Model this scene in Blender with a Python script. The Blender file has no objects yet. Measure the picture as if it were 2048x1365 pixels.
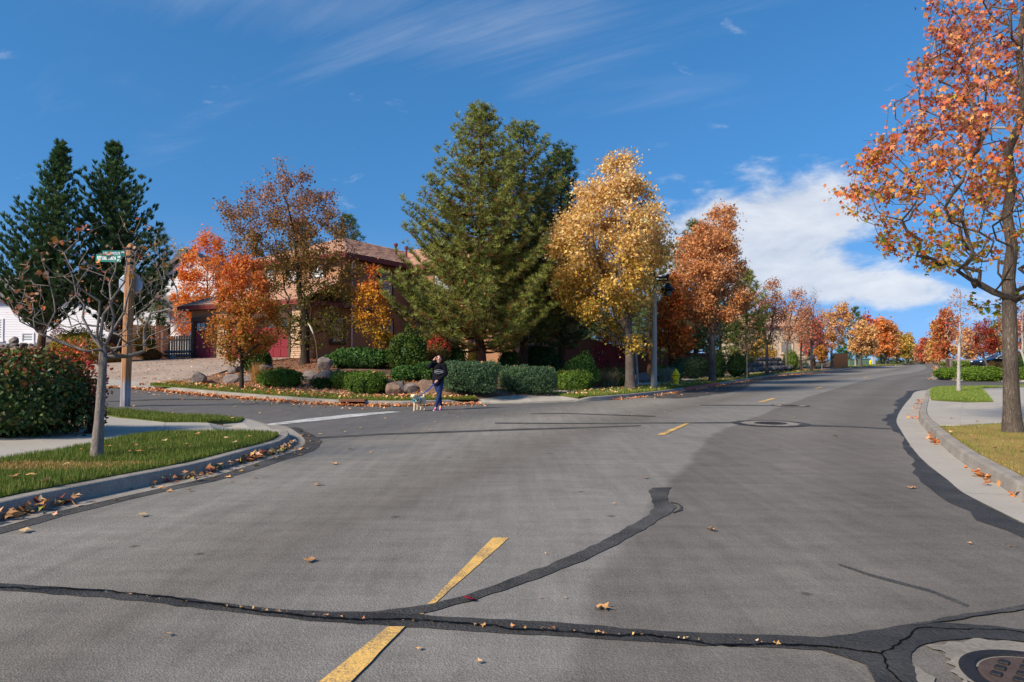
import bpy, math, random
import numpy as np
from mathutils import Vector, Matrix, Quaternion
from mathutils.geometry import delaunay_2d_cdt, tessellate_polygon
from mathutils.bvhtree import BVHTree

random.seed(7)
RNG = np.random.default_rng(7)
SC = bpy.context.scene
COL = SC.collection
R = math.radians

# ---------------------------------------------------------------- camera
CAM_H = 1.5
PITCH = R(1.66)
FPX = 24.0 / 36.0 * 2048
cam_data = bpy.data.cameras.new('camera')
cam_data.lens = 24.0
cam_data.sensor_width = 36.0
cam_data.clip_start = 0.1
cam_data.clip_end = 6000
cam = bpy.data.objects.new('camera', cam_data)
COL.objects.link(cam)
cam.location = (0, 0, CAM_H)
cam.rotation_euler = (R(90) + PITCH, 0, 0)
SC.camera = cam

# ---------------------------------------------------------------- sun, sky, exposure
SUN_DIR = Vector((-0.76, -0.58, 0.66)).normalized()      # towards the sun
SUN_EL = math.asin(SUN_DIR.z)
SUN_AZ = math.atan2(SUN_DIR.x, SUN_DIR.y)
sun_data = bpy.data.lights.new('sun', 'SUN')
sun_data.energy = 3.6
sun_data.angle = R(12)
sun_data.color = (1.0, 0.89, 0.72)
sun = bpy.data.objects.new('sun', sun_data)
COL.objects.link(sun)
sun.rotation_euler = SUN_DIR.to_track_quat('Z', 'Y').to_euler()

SC.view_settings.view_transform = 'Standard'
SC.view_settings.look = 'None'
SC.view_settings.exposure = 0.72
SC.view_settings.gamma = 1.0
SC.view_settings.use_curve_mapping = False
SC.cycles.max_bounces = 6
SC.cycles.transparent_max_bounces = 6
SC.cycles.use_denoising = True

world = bpy.data.worlds.new('World')
SC.world = world
world.use_nodes = True


def nd(nt, kind, ins=None, **props):
    n = nt.nodes.new(kind)
    for k, v in props.items():
        setattr(n, k, v)
    if ins:
        for k, v in ins.items():
            s = n.inputs[k]
            if isinstance(v, bpy.types.NodeSocket):
                nt.links.new(v, s)
            else:
                s.default_value = v
    return n


def math_n(nt, op, a, b=0.0, c=None, clamp=False):
    n = nd(nt, 'ShaderNodeMath', operation=op, use_clamp=clamp)
    for i, v in enumerate((a, b, c)):
        if v is None:
            continue
        if isinstance(v, bpy.types.NodeSocket):
            nt.links.new(v, n.inputs[i])
        else:
            n.inputs[i].default_value = v
    return n.outputs[0]


def ramp_n(nt, fac, stops):
    n = nt.nodes.new('ShaderNodeValToRGB')
    cr = n.color_ramp
    while len(cr.elements) < len(stops):
        cr.elements.new(0.5)
    for e, (p, c) in zip(cr.elements, stops):
        e.position = p
        e.color = (c[0], c[1], c[2], 1) if not isinstance(c, (int, float)) else (c, c, c, 1)
    nt.links.new(fac, n.inputs[0])
    return n.outputs[0]


def mix_n(nt, fac, a, b, blend='MIX'):
    n = nd(nt, 'ShaderNodeMix', data_type='RGBA', blend_type=blend)
    for s, v in ((n.inputs[0], fac), (n.inputs[6], a), (n.inputs[7], b)):
        if isinstance(v, bpy.types.NodeSocket):
            nt.links.new(v, s)
        elif isinstance(v, (int, float)):
            s.default_value = v
        else:
            s.default_value = (v[0], v[1], v[2], 1)
    return n.outputs[2]


def build_world():
    nt = world.node_tree
    for n in list(nt.nodes):
        nt.nodes.remove(n)
    out = nd(nt, 'ShaderNodeOutputWorld')
    bg = nd(nt, 'ShaderNodeBackground')
    bg.inputs['Strength'].default_value = 0.10
    nt.links.new(bg.outputs[0], out.inputs[0])
    sky = nd(nt, 'ShaderNodeTexSky', sky_type='NISHITA')
    sky.sun_disc = False
    sky.sun_elevation = SUN_EL
    sky.sun_rotation = SUN_AZ
    sky.altitude = 1400
    sky.air_density = 1.0
    sky.dust_density = 0.3
    sky.ozone_density = 2.5
    # look a little higher into the sky than the true direction: thin dry mountain air, blue almost down to the skyline
    tcs = nd(nt, 'ShaderNodeTexCoord')
    sp0 = nd(nt, 'ShaderNodeSeparateXYZ', {0: tcs.outputs['Generated']})
    z2 = math_n(nt, 'ADD', math_n(nt, 'MULTIPLY', math_n(nt, 'MAXIMUM', sp0.outputs[2], 0.0), 0.55), 0.24)
    cmb = nd(nt, 'ShaderNodeCombineXYZ', {0: sp0.outputs[0], 1: sp0.outputs[1], 2: z2})
    nrm = nd(nt, 'ShaderNodeVectorMath', {0: cmb.outputs[0]}, operation='NORMALIZE')
    nt.links.new(nrm.outputs[0], sky.inputs[0])
    hs = nd(nt, 'ShaderNodeHueSaturation', {'Saturation': SKY_SAT, 'Value': SKY_VAL, 'Color': sky.outputs[0]})
    hs.inputs['Hue'].default_value = 0.497
    tc = nd(nt, 'ShaderNodeTexCoord')
    sep = nd(nt, 'ShaderNodeSeparateXYZ', {0: tc.outputs['Generated']})
    x, y, z = sep.outputs
    az = math_n(nt, 'ARCTAN2', x, y)
    el = math_n(nt, 'ARCSINE', z)

    def gauss(a0, e0, ra, re, amp, tilt=0.0):
        da = math_n(nt, 'SUBTRACT', az, a0)
        de = math_n(nt, 'SUBTRACT', math_n(nt, 'SUBTRACT', el, e0), math_n(nt, 'MULTIPLY', da, tilt))
        q = math_n(nt, 'ADD', math_n(nt, 'POWER', math_n(nt, 'ABSOLUTE', math_n(nt, 'DIVIDE', da, ra)), 2.0),
                   math_n(nt, 'POWER', math_n(nt, 'ABSOLUTE', math_n(nt, 'DIVIDE', de, re)), 2.0))
        return math_n(nt, 'MULTIPLY', math_n(nt, 'POWER', 2.718, math_n(nt, 'MULTIPLY', q, -1.0)), amp)

    def total(lst):
        s = lst[0]
        for t in lst[1:]:
            s = math_n(nt, 'ADD', s, t)
        return s
    # cloud banks: the one over the road, and others like it round the rest of the horizon
    banks = [gauss(0.27, 0.165, 0.13, 0.07, 0.80, 0.10), gauss(0.415, 0.19, 0.10, 0.06, 0.84, 0.0),
             gauss(0.40, 0.105, 0.17, 0.036, 0.66, -0.15), gauss(0.52, 0.092, 0.12, 0.020, 0.40, -0.10),
             gauss(0.66, 0.055, 0.15, 0.025, 0.30, 0.0),
             gauss(1.5, 0.17, 0.5, 0.10, 0.5), gauss(2.7, 0.2, 0.4, 0.12, 0.5), gauss(-2.2, 0.16, 0.5, 0.09, 0.5),
             gauss(-1.15, 0.12, 0.25, 0.06, 0.45)]
    vec = nd(nt, 'ShaderNodeCombineXYZ', {0: az, 1: math_n(nt, 'MULTIPLY', el, 2.2), 2: 0.37})
    n1 = nd(nt, 'ShaderNodeTexNoise', {'Vector': vec.outputs[0], 'Scale': 11.0, 'Detail': 10.0, 'Roughness': 0.60, 'Distortion': 0.25})
    dens = math_n(nt, 'ADD', total(banks), math_n(nt, 'MULTIPLY', math_n(nt, 'SUBTRACT', n1.outputs[0], 0.5), 1.7))
    mr = nd(nt, 'ShaderNodeMapRange', {0: dens, 1: 0.22, 2: 0.80, 3: 0.0, 4: 1.0}, interpolation_type='SMOOTHSTEP')
    bank = mr.outputs[0]
    # high thin cirrus on a flat layer, streaked
    zz = math_n(nt, 'ADD', math_n(nt, 'MAXIMUM', z, 0.0), 0.16)
    cx = math_n(nt, 'DIVIDE', x, zz)
    cy = math_n(nt, 'DIVIDE', y, zz)
    ax = math_n(nt, 'ADD', math_n(nt, 'MULTIPLY', cx, 0.55), math_n(nt, 'MULTIPLY', cy, -0.35))
    ay = math_n(nt, 'ADD', math_n(nt, 'MULTIPLY', cx, 1.1), math_n(nt, 'MULTIPLY', cy, 2.2))
    cv = nd(nt, 'ShaderNodeCombineXYZ', {0: ax, 1: ay, 2: 1.9})
    n2 = nd(nt, 'ShaderNodeTexNoise', {'Vector': cv.outputs[0], 'Scale': 1.15, 'Detail': 10.0, 'Roughness': 0.62, 'Distortion': 0.9})
    cv2 = nd(nt, 'ShaderNodeCombineXYZ', {0: cx, 1: cy, 2: 4.4})
    n3 = nd(nt, 'ShaderNodeTexNoise', {'Vector': cv2.outputs[0], 'Scale': 0.55, 'Detail': 2.0})
    cir_bias = total([gauss(0.0, 0.46, 0.38, 0.13, 0.28, -0.12), gauss(-0.43, 0.52, 0.2, 0.08, 0.30, 0.2), gauss(1.9, 0.6, 0.6, 0.25, 0.2), gauss(-2.0, 0.7, 0.6, 0.25, 0.2)])
    c = math_n(nt, 'ADD', math_n(nt, 'ADD', n2.outputs[0], math_n(nt, 'MULTIPLY', math_n(nt, 'SUBTRACT', n3.outputs[0], 0.5), 0.5)), cir_bias)
    cm = nd(nt, 'ShaderNodeMapRange', {0: c, 1: 0.60, 2: 1.12, 3: 0.0, 4: 0.5}, interpolation_type='SMOOTHSTEP')
    cloud_fac = math_n(nt, 'MAXIMUM', bank, cm.outputs[0])
    # thin milky air right at the skyline
    hz = nd(nt, 'ShaderNodeMapRange', {0: el, 1: 0.0, 2: 0.22, 3: 0.20, 4: 0.0}, interpolation_type='SMOOTHSTEP')
    fac = math_n(nt, 'MAXIMUM', cloud_fac, hz.outputs[0])
    shade = ramp_n(nt, n1.outputs[0], [(0.35, (3.6, 4.0, 4.7)), (0.7, (5.2, 5.4, 5.8))])
    colr = mix_n(nt, math_n(nt, 'MULTIPLY', fac, 0.92), hs.outputs[0], shade)
    nt.links.new(colr, bg.inputs[0])


SKY_SAT, SKY_VAL = 1.28, 1.08
build_world()


# ---------------------------------------------------------------- pixel <-> place helpers
def ray(px, py):
    u = (px - 1024) / FPX
    v = (682.5 - py) / FPX
    c, s = math.cos(PITCH), math.sin(PITCH)
    return Vector((u, c - v * s, s + v * c))


def D(px, py, Y):
    """the point at depth Y seen at pixel px,py of the photograph"""
    d = ray(px, py)
    t = Y / d.y
    return Vector((d.x * t, Y, CAM_H + d.z * t))


def sstep(a, b, x):
    t = np.clip((np.asarray(x, float) - a) / (b - a), 0, 1)
    return t * t * (3 - 2 * t)


def zg(X, Y):
    """height of the road surface"""
    X = np.asarray(X, float)
    Y = np.asarray(Y, float)
    s = np.clip(-(X + 5) * 0.9 + (Y - 19) * 0.43, 0, 45)
    s = np.where(s < 3, s * s / 6, s - 1.5)
    return 0.55 * sstep(50, 115, Y) + 0.045 * s * (1 - sstep(0, 12, X))


_YS = np.concatenate([np.arange(2, 40, 0.02), np.arange(40, 320, 0.1)])


def G(px, py, dz=0.0):
    """where the road surface (raised by dz) is seen at pixel px,py"""
    d = ray(px, py)
    X = d.x / d.y * _YS
    Z = CAM_H + d.z / d.y * _YS
    below = Z <= zg(X, _YS) + dz
    i = int(np.argmax(below)) if below.any() else len(_YS) - 1
    return Vector((X[i], _YS[i], float(zg(X[i], _YS[i]) + dz)))


GROUND = []       # BVH trees of everything one can stand on


def hit(px, py):
    d = ray(px, py).normalized()
    o = Vector((0, 0, CAM_H))
    best = None
    for b in GROUND:
        h = b.ray_cast(o, d)
        if h[0] is not None and (best is None or h[3] < best[1]):
            best = (h[0], h[3])
    g = G(px, py)
    if best is None or (g - o).length < best[1]:
        return g
    return best[0]


def floor_z(X, Y):
    z = float(zg(X, Y))
    for b in GROUND:
        h = b.ray_cast(Vector((X, Y, 30)), Vector((0, 0, -1)))
        if h[0] is not None:
            z = max(z, h[0].z)
    return z


# ---------------------------------------------------------------- scene-graph helpers
def tag(o, label=None, cat=None, group=None, kind=None):
    for k, v in (('label', label), ('category', cat), ('group', group), ('kind', kind)):
        if v:
            o[k] = v
    return o


def thing(name, label, cat, loc=(0, 0, 0), rotz=0.0, group=None):
    o = bpy.data.objects.new(name, None)
    o.empty_display_size = 0.2
    COL.objects.link(o)
    o.location = loc
    o.rotation_euler = (0, 0, rotz)
    return tag(o, label, cat, group)


def link(name, me, parent=None):
    o = bpy.data.objects.new(name, me)
    COL.objects.link(o)
    if parent is not None:
        o.parent = parent
    return o


def copy_tree(root, loc=None, rotz=None, scale=None, label=None, group=None):
    r = root.copy()
    COL.objects.link(r)
    if loc is not None:
        r.location = loc
    if rotz is not None:
        r.rotation_euler = (0, 0, rotz)
    if scale is not None:
        r.scale = scale if hasattr(scale, '__len__') else (scale,) * 3
    if label:
        r['label'] = label
    if group:
        r['group'] = group
    for ch in list(root.children):
        c = ch.copy()
        COL.objects.link(c)
        c.parent = r
        for g in list(ch.children):
            d = g.copy()
            COL.objects.link(d)
            d.parent = c
    return r


def np_mesh(name, V, F, mat, col=None, smooth=False):
    """V (n,3), F (m,k) arrays -> mesh; col (n,3) optional colour attribute named col"""
    me = bpy.data.meshes.new(name)
    V = np.ascontiguousarray(V, dtype=np.float32)
    F = np.ascontiguousarray(F, dtype=np.int32)
    m, k = F.shape
    me.vertices.add(len(V))
    me.vertices.foreach_set('co', V.ravel())
    me.loops.add(m * k)
    me.loops.foreach_set('vertex_index', F.ravel())
    me.polygons.add(m)
    me.polygons.foreach_set('loop_start', np.arange(0, m * k, k, dtype=np.int32))
    me.polygons.foreach_set('loop_total', np.full(m, k, dtype=np.int32))
    if smooth:
        me.polygons.foreach_set('use_smooth', np.ones(m, dtype=bool))
    if col is not None:
        a = me.attributes.new('col', 'FLOAT_COLOR', 'POINT')
        c4 = np.ones((len(V), 4), dtype=np.float32)
        c4[:, :3] = col
        a.data.foreach_set('color', c4.ravel())
    me.update(calc_edges=True)
    if mat:
        me.materials.append(mat)
    return me


class MB:
    """collects plain shapes into one mesh"""
    def __init__(s):
        s.v, s.f, s.sm = [], [], []

    def add(s, vs, fs, smooth=False):
        o = len(s.v)
        s.v += [tuple(p) for p in vs]
        s.f += [tuple(i + o for i in f) for f in fs]
        s.sm += [smooth] * len(fs)
        return s

    def box(s, c, d, M=None, bev=0.0):
        hx, hy, hz = d[0] / 2, d[1] / 2, d[2] / 2
        if bev > 0:
            b = min(bev, hx * .9, hy * .9, hz * .9)
            ring = [(hx - b, hy), (-(hx - b), hy), (-hx, hy - b), (-hx, -(hy - b)), (-(hx - b), -hy), (hx - b, -hy), (hx, -(hy - b)), (hx, hy - b)]
            ins = [(hx - b, hy - b), (-(hx - b), hy - b), (-(hx - b), hy - b), (-(hx - b), -(hy - b)), (-(hx - b), -(hy - b)), (hx - b, -(hy - b)), (hx - b, -(hy - b)), (hx - b, hy - b)]
            vs = [(p[0], p[1], -hz) for p in ins] + [(p[0], p[1], -hz + b) for p in ring] + [(p[0], p[1], hz - b) for p in ring] + [(p[0], p[1], hz) for p in ins]
            fs = []
            for l in range(3):
                for i in range(8):
                    j = (i + 1) % 8
                    fs.append((l * 8 + i, l * 8 + 8 + i, l * 8 + 8 + j, l * 8 + j))
            fs.append((24, 26, 28, 30)[::-1])
            fs.append((0, 2, 4, 6))
        else:
            vs = [(x, y, z) for z in (-hz, hz) for y in (-hy, hy) for x in (-hx, hx)]
            fs = [(0, 2, 3, 1), (4, 5, 7, 6), (0, 1, 5, 4), (2, 6, 7, 3), (0, 4, 6, 2), (1, 3, 7, 5)]
        c = Vector(c)
        vs = [(M @ Vector(p) if M else Vector(p)) + c for p in vs]
        return s.add(vs, fs)

    def tube(s, pts, rad, n=8, caps=True, smooth=True):
        pts = [Vector(p) for p in pts]
        if not hasattr(rad, '__len__'):
            rad = [rad] * len(pts)
        vs, fs = [], []
        t0 = (pts[1] - pts[0]).normalized()
        up = Vector((0, 0, 1)) if abs(t0.z) < 0.9 else Vector((1, 0, 0))
        a = t0.cross(up).normalized()
        for i, p in enumerate(pts):
            t = (pts[min(i + 1, len(pts) - 1)] - pts[max(i - 1, 0)])
            t = t.normalized() if t.length > 1e-9 else t0
            a = (a - t * a.dot(t))
            a = a.normalized() if a.length > 1e-6 else t.orthogonal().normalized()
            b = t.cross(a)
            for k in range(n):
                w = 2 * math.pi * k / n
                vs.append(p + (a * math.cos(w) + b * math.sin(w)) * rad[i])
        for i in range(len(pts) - 1):
            for k in range(n):
                j = (k + 1) % n
                fs.append((i * n + k, i * n + j, (i + 1) * n + j, (i + 1) * n + k))
        s.add(vs, fs, smooth)
        if caps:
            s.add(vs[:n], [tuple(range(n))[::-1]])
            s.add(vs[-n:], [tuple(range(n))])
        return s

    def lathe(s, prof, c=(0, 0, 0), n=16, smooth=True, M=None):
        """prof: [(r,z)...] bottom to top"""
        c = Vector(c)
        vs, fs = [], []
        for r, z in prof:
            for k in range(n):
                w = 2 * math.pi * k / n
                p = Vector((r * math.cos(w), r * math.sin(w), z))
                vs.append((M @ p if M else p) + c)
        for i in range(len(prof) - 1):
            for k in range(n):
                j = (k + 1) % n
                fs.append((i * n + k, i * n + j, (i + 1) * n + j, (i + 1) * n + k))
        fs.append(tuple(range(n))[::-1])
        fs.append(tuple((len(prof) - 1) * n + k for k in range(n)))
        return s.add(vs, fs, smooth)

    def prism(s, poly, z0, z1, M=None):
        n = len(poly)
        area = sum(poly[i][0] * poly[(i + 1) % n][1] - poly[(i + 1) % n][0] * poly[i][1] for i in range(n))
        if area < 0:
            poly = poly[::-1]
        f = M if M else (lambda p: p)
        vs = [f((p[0], p[1], z0)) for p in poly] + [f((p[0], p[1], z1)) for p in poly]
        fs = [(i, (i + 1) % n, n + (i + 1) % n, n + i) for i in range(n)]
        tri = tessellate_polygon([[Vector((p[0], p[1], 0)) for p in poly]])
        for t in tri:
            a, b, c = t
            cr = (poly[b][0] - poly[a][0]) * (poly[c][1] - poly[a][1]) - (poly[b][1] - poly[a][1]) * (poly[c][0] - poly[a][0])
            if cr < 0:
                a, b, c = c, b, a
            fs.append((n + a, n + b, n + c))
            fs.append((c, b, a))
        return s.add(vs, fs)

    def capsule(s, p0, r0, p1, r1, n=14):
        p0, p1 = Vector(p0), Vector(p1)
        d = (p1 - p0)
        L = max(d.length, 1e-4)
        t = d.normalized() if d.length > 1e-6 else Vector((0, 0, 1))
        pts, rad = [], []
        for a in (-90, -65, -40, -15):
            pts.append(p0 + t * (r0 * math.sin(R(a))))
            rad.append(max(r0 * math.cos(R(a)), 1e-4))
        for a in (15, 40, 65, 90):
            pts.append(p0 + t * (L + r1 * math.sin(R(a))))
            rad.append(max(r1 * math.cos(R(a)), 1e-4))
        return s.tube(pts, rad, n)

    def ball(s, c, r, n=14, M=None):
        """r may be a 3-tuple"""
        if not hasattr(r, '__len__'):
            r = (r, r, r)
        c = Vector(c)
        vs, fs = [], []
        m = n // 2
        for i in range(m + 1):
            th = math.pi * i / m
            for k in range(n):
                w = 2 * math.pi * k / n
                q = max(math.sin(th), 1e-3)
                p = Vector((r[0] * q * math.cos(w), r[1] * q * math.sin(w), -r[2] * math.cos(th)))
                vs.append((M @ p if M else p) + c)
        for i in range(m):
            for k in range(n):
                j = (k + 1) % n
                fs.append((i * n + k, i * n + j, (i + 1) * n + j, (i + 1) * n + k))
        return s.add(vs, fs, True)

    def mesh(s, name, mat):
        me = bpy.data.meshes.new(name)
        me.from_pydata(s.v, [], s.f)
        me.polygons.foreach_set('use_smooth', s.sm)
        me.materials.append(mat)
        me.update()
        return me

    def build(s, name, mat, parent=None):
        return link(name, s.mesh(name, mat), parent)


def lin(c):
    """8-bit sRGB triple -> linear base colour"""
    return tuple(((v / 255) / 12.92 if v / 255 <= .04045 else ((v / 255 + .055) / 1.055) ** 2.4) for v in c)


# ---------------------------------------------------------------- materials
def new_mat(name):
    m = bpy.data.materials.new(name)
    m.use_nodes = True
    nt = m.node_tree
    b = nt.nodes['Principled BSDF']
    return m, nt, b


def mat_noise(name, base, rough=0.8, var=0.25, scale=3.0, fine=40.0, bump=0.15, metal=0.0, spec=0.3, stretch=None, tint=None, bscale=None):
    """colour with two scales of mottling and a little relief"""
    m, nt, b = new_mat(name)
    tc = nd(nt, 'ShaderNodeTexCoord')
    vec = tc.outputs['Object']
    if stretch:
        mp = nd(nt, 'ShaderNodeMapping', {0: vec, 'Scale': stretch})
        vec = mp.outputs[0]
    n1 = nd(nt, 'ShaderNodeTexNoise', {'Vector': vec, 'Scale': scale, 'Detail': 5.0, 'Roughness': 0.6})
    n2 = nd(nt, 'ShaderNodeTexNoise', {'Vector': vec, 'Scale': fine, 'Detail': 3.0, 'Roughness': 0.6})
    f = math_n(nt, 'ADD', math_n(nt, 'MULTIPLY', n1.outputs[0], 0.6), math_n(nt, 'MULTIPLY', n2.outputs[0], 0.4))
    lo = tuple(c * (1 - var) for c in base)
    hi = tuple(min(c * (1 + var), 1) for c in base) if tint is None else tint
    c = ramp_n(nt, f, [(0.33, lo), (0.67, hi)])
    nt.links.new(c, b.inputs['Base Color'])
    b.inputs['Roughness'].default_value = rough
    b.inputs['Metallic'].default_value = metal
    b.inputs['Specular IOR Level'].default_value = spec
    if bump:
        n3 = n2 if bscale is None else nd(nt, 'ShaderNodeTexNoise', {'Vector': vec, 'Scale': bscale, 'Detail': 4.0})
        bp = nd(nt, 'ShaderNodeBump', {'Strength': bump, 'Distance': 0.02, 'Height': n3.outputs[0]})
        nt.links.new(bp.outputs[0], b.inputs['Normal'])
    return m


def mat_plain(name, base, rough=0.5, metal=0.0, spec=0.4, coat=0.0):
    m = mat_noise(name, base, rough, 0.06, 2.0, 30.0, 0.03, metal, spec)
    if coat:
        m.node_tree.nodes['Principled BSDF'].inputs['Coat Weight'].default_value = coat
    return m


def mat_leaf(name, transl=0.35, rough=0.6, spec=0.25):
    """takes each leaf's own colour from the mesh and lets light through"""
    m, nt, b = new_mat(name)
    at = nd(nt, 'ShaderNodeAttribute', attribute_name='col')
    nt.links.new(at.outputs['Color'], b.inputs['Base Color'])
    b.inputs['Roughness'].default_value = rough
    b.inputs['Specular IOR Level'].default_value = spec
    tr = nd(nt, 'ShaderNodeBsdfTranslucent', {'Color': at.outputs['Color']})
    mx = nd(nt, 'ShaderNodeMixShader', {0: transl, 1: b.outputs[0], 2: tr.outputs[0]})
    nt.links.new(mx.outputs[0], nt.nodes['Material Output'].inputs[0])
    return m


def mat_bark(name, base, hi, sx=14.0, sz=2.2):
    m, nt, b = new_mat(name)
    tc = nd(nt, 'ShaderNodeTexCoord')
    mp = nd(nt, 'ShaderNodeMapping', {0: tc.outputs['Object'], 'Scale': (sx, sx, sz)})
    n1 = nd(nt, 'ShaderNodeTexNoise', {'Vector': mp.outputs[0], 'Scale': 1.6, 'Detail': 6.0, 'Roughness': 0.65, 'Distortion': 0.6})
    mp2 = nd(nt, 'ShaderNodeMapping', {0: tc.outputs['Object'], 'Scale': (sx * 2.6, sx * 2.6, sz * 1.5)})
    n2 = nd(nt, 'ShaderNodeTexNoise', {'Vector': mp2.outputs[0], 'Scale': 1.5, 'Detail': 5.0, 'Roughness': 0.7, 'Distortion': 0.8})
    n0 = nd(nt, 'ShaderNodeTexNoise', {'Vector': tc.outputs['Object'], 'Scale': 1.3, 'Detail': 3.0})
    rid = math_n(nt, 'ABSOLUTE', math_n(nt, 'MULTIPLY', math_n(nt, 'SUBTRACT', n1.outputs[0], 0.5), 2.2))
    crev = math_n(nt, 'ADD', math_n(nt, 'MULTIPLY', rid, 0.55), math_n(nt, 'MULTIPLY', n2.outputs[0], 0.62))
    crev = math_n(nt, 'ADD', crev, math_n(nt, 'MULTIPLY', math_n(nt, 'SUBTRACT', n0.outputs[0], 0.5), 0.35))
    c = ramp_n(nt, crev, [(0.22, tuple(x * 0.42 for x in base)), (0.42, base), (0.68, hi)])
    nt.links.new(c, b.inputs['Base Color'])
    b.inputs['Roughness'].default_value = 0.9
    b.inputs['Specular IOR Level'].default_value = 0.15
    bp = nd(nt, 'ShaderNodeBump', {'Strength': 0.9, 'Distance': 0.03, 'Height': crev})
    nt.links.new(bp.outputs[0], b.inputs['Normal'])
    return m


M = {}
M['leaf'] = mat_leaf('leaf', 0.32)
M['leaf_glossy'] = mat_leaf('leaf_glossy', 0.22, 0.45, 0.35)
M['needle'] = mat_leaf('needle', 0.2, 0.6, 0.2)
M['litter'] = mat_leaf('litter', 0.05, 0.75, 0.15)
M['grass'] = mat_leaf('grass', 0.3, 0.6, 0.2)
M['bark_grey'] = mat_bark('bark_grey', lin((112, 100, 92)), lin((172, 160, 148)))
M['bark_pale'] = mat_bark('bark_pale', lin((150, 138, 128)), lin((196, 186, 176)), 18, 5)
M['bark_young'] = mat_bark('bark_young', lin((158, 144, 134)), lin((210, 196, 184)), 26, 5)
M['bark_white'] = mat_bark('bark_white', lin((190, 180, 172)), lin((222, 214, 206)), 10, 9)
M['bark_dark'] = mat_bark('bark_dark', lin((72, 60, 52)), lin((112, 96, 84)))
M['bark_pine'] = mat_bark('bark_pine', lin((96, 70, 56)), lin((150, 118, 98)), 9, 2.2)
M['bark_cedar'] = mat_bark('bark_cedar', lin((104, 80, 62)), lin((160, 128, 100)), 16, 1.2)
M['bark_gum'] = mat_bark('bark_gum', lin((104, 92, 82)), lin((176, 162, 148)), 20, 4.5)
# ================================================================ plants
def tpl(vs, fs):
    return np.array(vs, float), np.array(fs, int)


T_DIAMOND = tpl([(0, 0, 0), (.5, .34, .10), (1, 0, -.05), (.5, -.34, .10)], [(0, 2, 1), (0, 3, 2)])
T_OVAL = tpl([(0, 0, 0), (.3, .30, .07), (.72, .26, .03), (1, 0, -.12), (.72, -.26, .03), (.3, -.30, .07)], [(0, 2, 1), (0, 3, 2), (0, 4, 3), (0, 5, 4)])
T_LOBED = tpl([(0, 0, 0), (.28, .52, .12), (.48, .2, 0), (1, 0, -.12), (.48, -.2, 0), (.28, -.52, .12)], [(0, 2, 1), (0, 3, 2), (0, 4, 3), (0, 5, 4)])


def star_template(curl=0.12, narrow=0.42):
    vs = [(0.42, 0, 0.04)]
    tips = [(-2.36, .62), (-1.15, .86), (0, 1.0), (1.15, .86), (2.36, .62)]
    out = []
    for i, (a, r) in enumerate(tips):
        out.append((0.42 + .58 * r * math.cos(a) if abs(a) < 1.6 else 0.42 + .5 * r * math.cos(a), .58 * r * math.sin(a), -curl * r))
        if i < 4:
            am = (a + tips[i + 1][0]) / 2
            out.append((0.42 + .58 * narrow * math.cos(am), .58 * narrow * math.sin(am), 0.02))
    out.append((0.05, 0.0, 0.03))
    vs += out
    n = len(out)
    fs = [(0, 1 + i, 1 + (i + 1) % n) for i in range(n)]
    return tpl(vs, fs)


T_STAR = star_template()
T_STAR_DRY = star_template(-0.30, 0.5)


def scatter(template, P, dirs, nrm, size, col, rng=RNG):
    """one copy of template per row of P"""
    T, F = template
    n = len(P)
    d = dirs / (np.linalg.norm(dirs, axis=1, keepdims=True) + 1e-9)
    w = np.cross(nrm, d)
    w /= (np.linalg.norm(w, axis=1, keepdims=True) + 1e-9)
    u = np.cross(d, w)
    s = np.asarray(size, float).reshape(-1, 1, 1)
    V = P[:, None, :] + s * (T[None, :, 0:1] * d[:, None, :] + T[None, :, 1:2] * w[:, None, :] + T[None, :, 2:3] * u[:, None, :])
    m = len(T)
    FF = (F[None] + (np.arange(n) * m)[:, None, None]).reshape(-1, F.shape[1])
    C = np.repeat(col, m, axis=0)
    return V.reshape(-1, 3), FF, C


def join_np(parts):
    V, F, C, o = [], [], [], 0
    for v, f, c in parts:
        V.append(v)
        F.append(f + o)
        C.append(c)
        o += len(v)
    return np.concatenate(V), np.concatenate(F), np.concatenate(C)


def palette(cols, n, rng, jit=0.12, weights=None):
    cols = np.array([lin(c) for c in cols])
    idx = rng.choice(len(cols), n, p=weights)
    c = cols[idx]
    return np.clip(c * (1 + rng.normal(0, jit, (n, 1))) * (1 + rng.normal(0, jit * .4, (n, 3))), 0, 1)


def rand_dirs(n, rng):
    v = rng.normal(size=(n, 3))
    return v / np.linalg.norm(v, axis=1, keepdims=True)


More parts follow.
